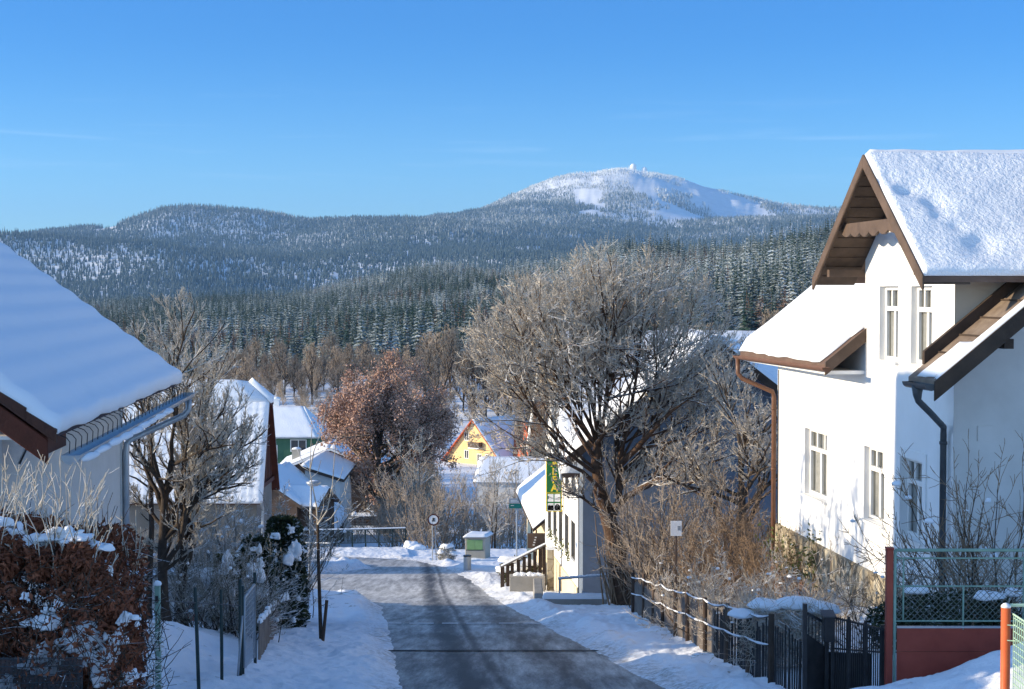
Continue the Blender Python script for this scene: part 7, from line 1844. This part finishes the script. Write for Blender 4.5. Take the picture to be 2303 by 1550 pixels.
s3 = np.stack([sz * rng.uniform(.8, 1.15, n), sz * rng.uniform(.8, 1.15, n), sz], -1)
scatter('mountain_forest', np.stack([x, D, z - .5], -1), s3, rng.rand(n) * 6.28, rng.randint(0, 4, n), FP)
# radomes on the summit
for (pxr, pyr, hh, l_) in ((1424, 378, 12., 'taller white radar dome on the mountain summit'), (1449, 384, 10., 'smaller white radar dome right of the taller one on the summit')):
    c0 = P(pxr, pyr, 7480); gz0 = g1(c0.x, 7480); t = thing('radar_dome', l_, 'radar dome', (c0.x, 7480, gz0))
    r_ = hh * 1.35; zc = c0.z + 3
    mb = MB(); mb.tube([(c0.x, 7480, gz0 - 5), (c0.x, 7480, zc - r_ * .55)], r_ * .72, 14); mb.build('tower', 'concrete', t)
    V0, F0 = ICO3; a = npmesh('dome', V0 * r_ * (1, 1, 1.12) + np.array((c0.x, 7480, zc)), F0, 'radome', t, True)
mb = MB(); c0 = P(1413, 384, 7470); mb.tube([(c0.x, 7470, c0.z - 25), (c0.x, 7470, c0.z + 28)], 1.0, 5); tag(mb.build('radio_mast', 'zinc'), 'thin radio mast on the summit left of the radar domes', 'mast')
SP, CP = math.sin(PITCH), math.cos(PITCH)

# ---------------------------------------------------------------- camera, light, air
sc = bpy.context.scene
cam = bpy.data.cameras.new('camera'); co = bpy.data.objects.new('camera', cam); C.objects.link(co); sc.camera = co
cam.sensor_width = 36; cam.lens = F / 2303 * 36; cam.clip_start = .1; cam.clip_end = 60000
co.rotation_euler = (math.pi / 2 - PITCH, 0, 0)
EL, AZ = R(SUN_EL), R(SUN_AZ)     # AZ: angle behind the left (-x) direction
sv = Vector((-math.cos(AZ) * math.cos(EL), -math.sin(AZ) * math.cos(EL), math.sin(EL)))
sd_ = bpy.data.lights.new('sun', 'SUN'); sd_.energy = SUN_E; sd_.angle = R(.5); sd_.color = SUN_C
so = bpy.data.objects.new('sun', sd_); C.objects.link(so); so.rotation_euler = sv.to_track_quat('Z', 'Y').to_euler()
w = bpy.data.worlds.new('World'); sc.world = w; w.use_nodes = True; nt = w.node_tree
bg = nt.nodes['Background']
sk = nt.nodes.new('ShaderNodeTexSky'); sk.sky_type = 'NISHITA'; sk.sun_disc = False; sk.sun_elevation = EL
sk.sun_rotation = math.atan2(sv.x, sv.y); sk.altitude = 800; sk.air_density = SKY_AIR; sk.dust_density = SKY_DUST; sk.ozone_density = SKY_OZ
# thin cirrus streaks high above
tc = nt.nodes.new('ShaderNodeTexCoord'); sx = nt.nodes.new('ShaderNodeSeparateXYZ'); nt.links.new(tc.outputs['Generated'], sx.inputs[0])
mp = nt.nodes.new('ShaderNodeMapping'); nt.links.new(tc.outputs['Generated'], mp.inputs[0]); mp.inputs['Scale'].default_value = (3.2, 3.2, 60); mp.inputs['Rotation'].default_value = (0, R(2.2), 0)
nz = noise(nt, 2.2, 5, .55, mp.outputs[0], .3); 
rc = ramp(nt, nz.outputs[0], [(.56, (0, 0, 0)), (.80, (1, 1, 1))])
zr = nt.nodes.new('ShaderNodeMapRange'); zr.interpolation_type = 'SMOOTHSTEP'; nt.links.new(sx.outputs[2], zr.inputs[0]); zr.inputs[1].default_value = .14; zr.inputs[2].default_value = .09
zr2 = nt.nodes.new('ShaderNodeMapRange'); zr2.interpolation_type = 'SMOOTHSTEP'; nt.links.new(sx.outputs[2], zr2.inputs[0]); zr2.inputs[1].default_value = .055; zr2.inputs[2].default_value = .08
# contrail: z = a + b x on the left
d_ = mth(nt, 'SUBTRACT', sx.outputs[2], mth(nt, 'ADD', mth(nt, 'MULTIPLY', sx.outputs[0], -.045), .0815))
cl = nt.nodes.new('ShaderNodeMapRange'); cl.interpolation_type = 'SMOOTHSTEP'; nt.links.new(mth(nt, 'ABSOLUTE', d_), cl.inputs[0]); cl.inputs[1].default_value = .0016; cl.inputs[2].default_value = 0
xl = nt.nodes.new('ShaderNodeMapRange'); xl.interpolation_type = 'SMOOTHSTEP'; nt.links.new(sx.outputs[0], xl.inputs[0]); xl.inputs[1].default_value = -.235; xl.inputs[2].default_value = -.26
cf = mth(nt, 'MULTIPLY', cl.outputs[0], xl.outputs[0])
cm = mth(nt, 'ADD', mth(nt, 'MULTIPLY', mth(nt, 'MULTIPLY', rc.outputs[0], mth(nt, 'MULTIPLY', zr.outputs[0], zr2.outputs[0])), .16), mth(nt, 'MULTIPLY', cf, .10), True)
dr = nt.nodes.new('ShaderNodeMapRange'); dr.interpolation_type = 'SMOOTHSTEP'; nt.links.new(mth(nt, 'ADD', mth(nt, 'MULTIPLY', sx.outputs[1], .80), mth(nt, 'MULTIPLY', sx.outputs[0], .45)), dr.inputs[0]); dr.inputs[1].default_value = -.15; dr.inputs[2].default_value = .60
el_ = nt.nodes.new('ShaderNodeMapRange'); el_.interpolation_type = 'SMOOTHSTEP'; nt.links.new(sx.outputs[2], el_.inputs[0]); el_.inputs[1].default_value = .01; el_.inputs[2].default_value = .17
tint = nt.nodes.new('ShaderNodeMix'); tint.data_type = 'RGBA'; tint.blend_type = 'MULTIPLY'; tint.inputs[0].default_value = 1; nt.links.new(sk.outputs[0], tint.inputs[6]); nt.links.new(mixc(nt, dr.outputs[0], SKY_SIDE, mixc(nt, el_.outputs[0], SKY_LOW, SKY_TINT)), tint.inputs[7])
out = mixc(nt, cm, tint.outputs[2], CLOUD)
nt.links.new(out, bg.inputs[0]); bg.inputs[1].default_value = SKY_S
vs = sc.view_settings; vs.view_transform = 'Standard'; vs.look = 'None'; vs.exposure = EXPO; vs.gamma = 1
if HAZE:
    m = bpy.data.materials.new('haze'); m.use_nodes = True; nt = m.node_tree
    nt.nodes.remove(nt.nodes['Principled BSDF']); pv = nt.nodes.new('ShaderNodeVolumePrincipled'); pv.inputs['Color'].default_value = (*HAZE_C, 1); pv.inputs['Density'].default_value = HAZE; pv.inputs['Anisotropy'].default_value = .1
    nt.links.new(pv.outputs[0], nt.nodes['Material Output'].inputs['Volume']); M['haze'] = m
    mb = MB(); mb.box((-9500, -480, -330), (9500, 14500, 780)); tag(mb.build('haze', 'haze'), kind='stuff')
sc.cycles.max_bounces = 6; sc.cycles.diffuse_bounces = 3; sc.cycles.glossy_bounces = 2; sc.cycles.transparent_max_bounces = 12; sc.cycles.volume_bounces = 0
sc.cycles.use_denoising = True
sc.cycles.sample_clamp_indirect = 4
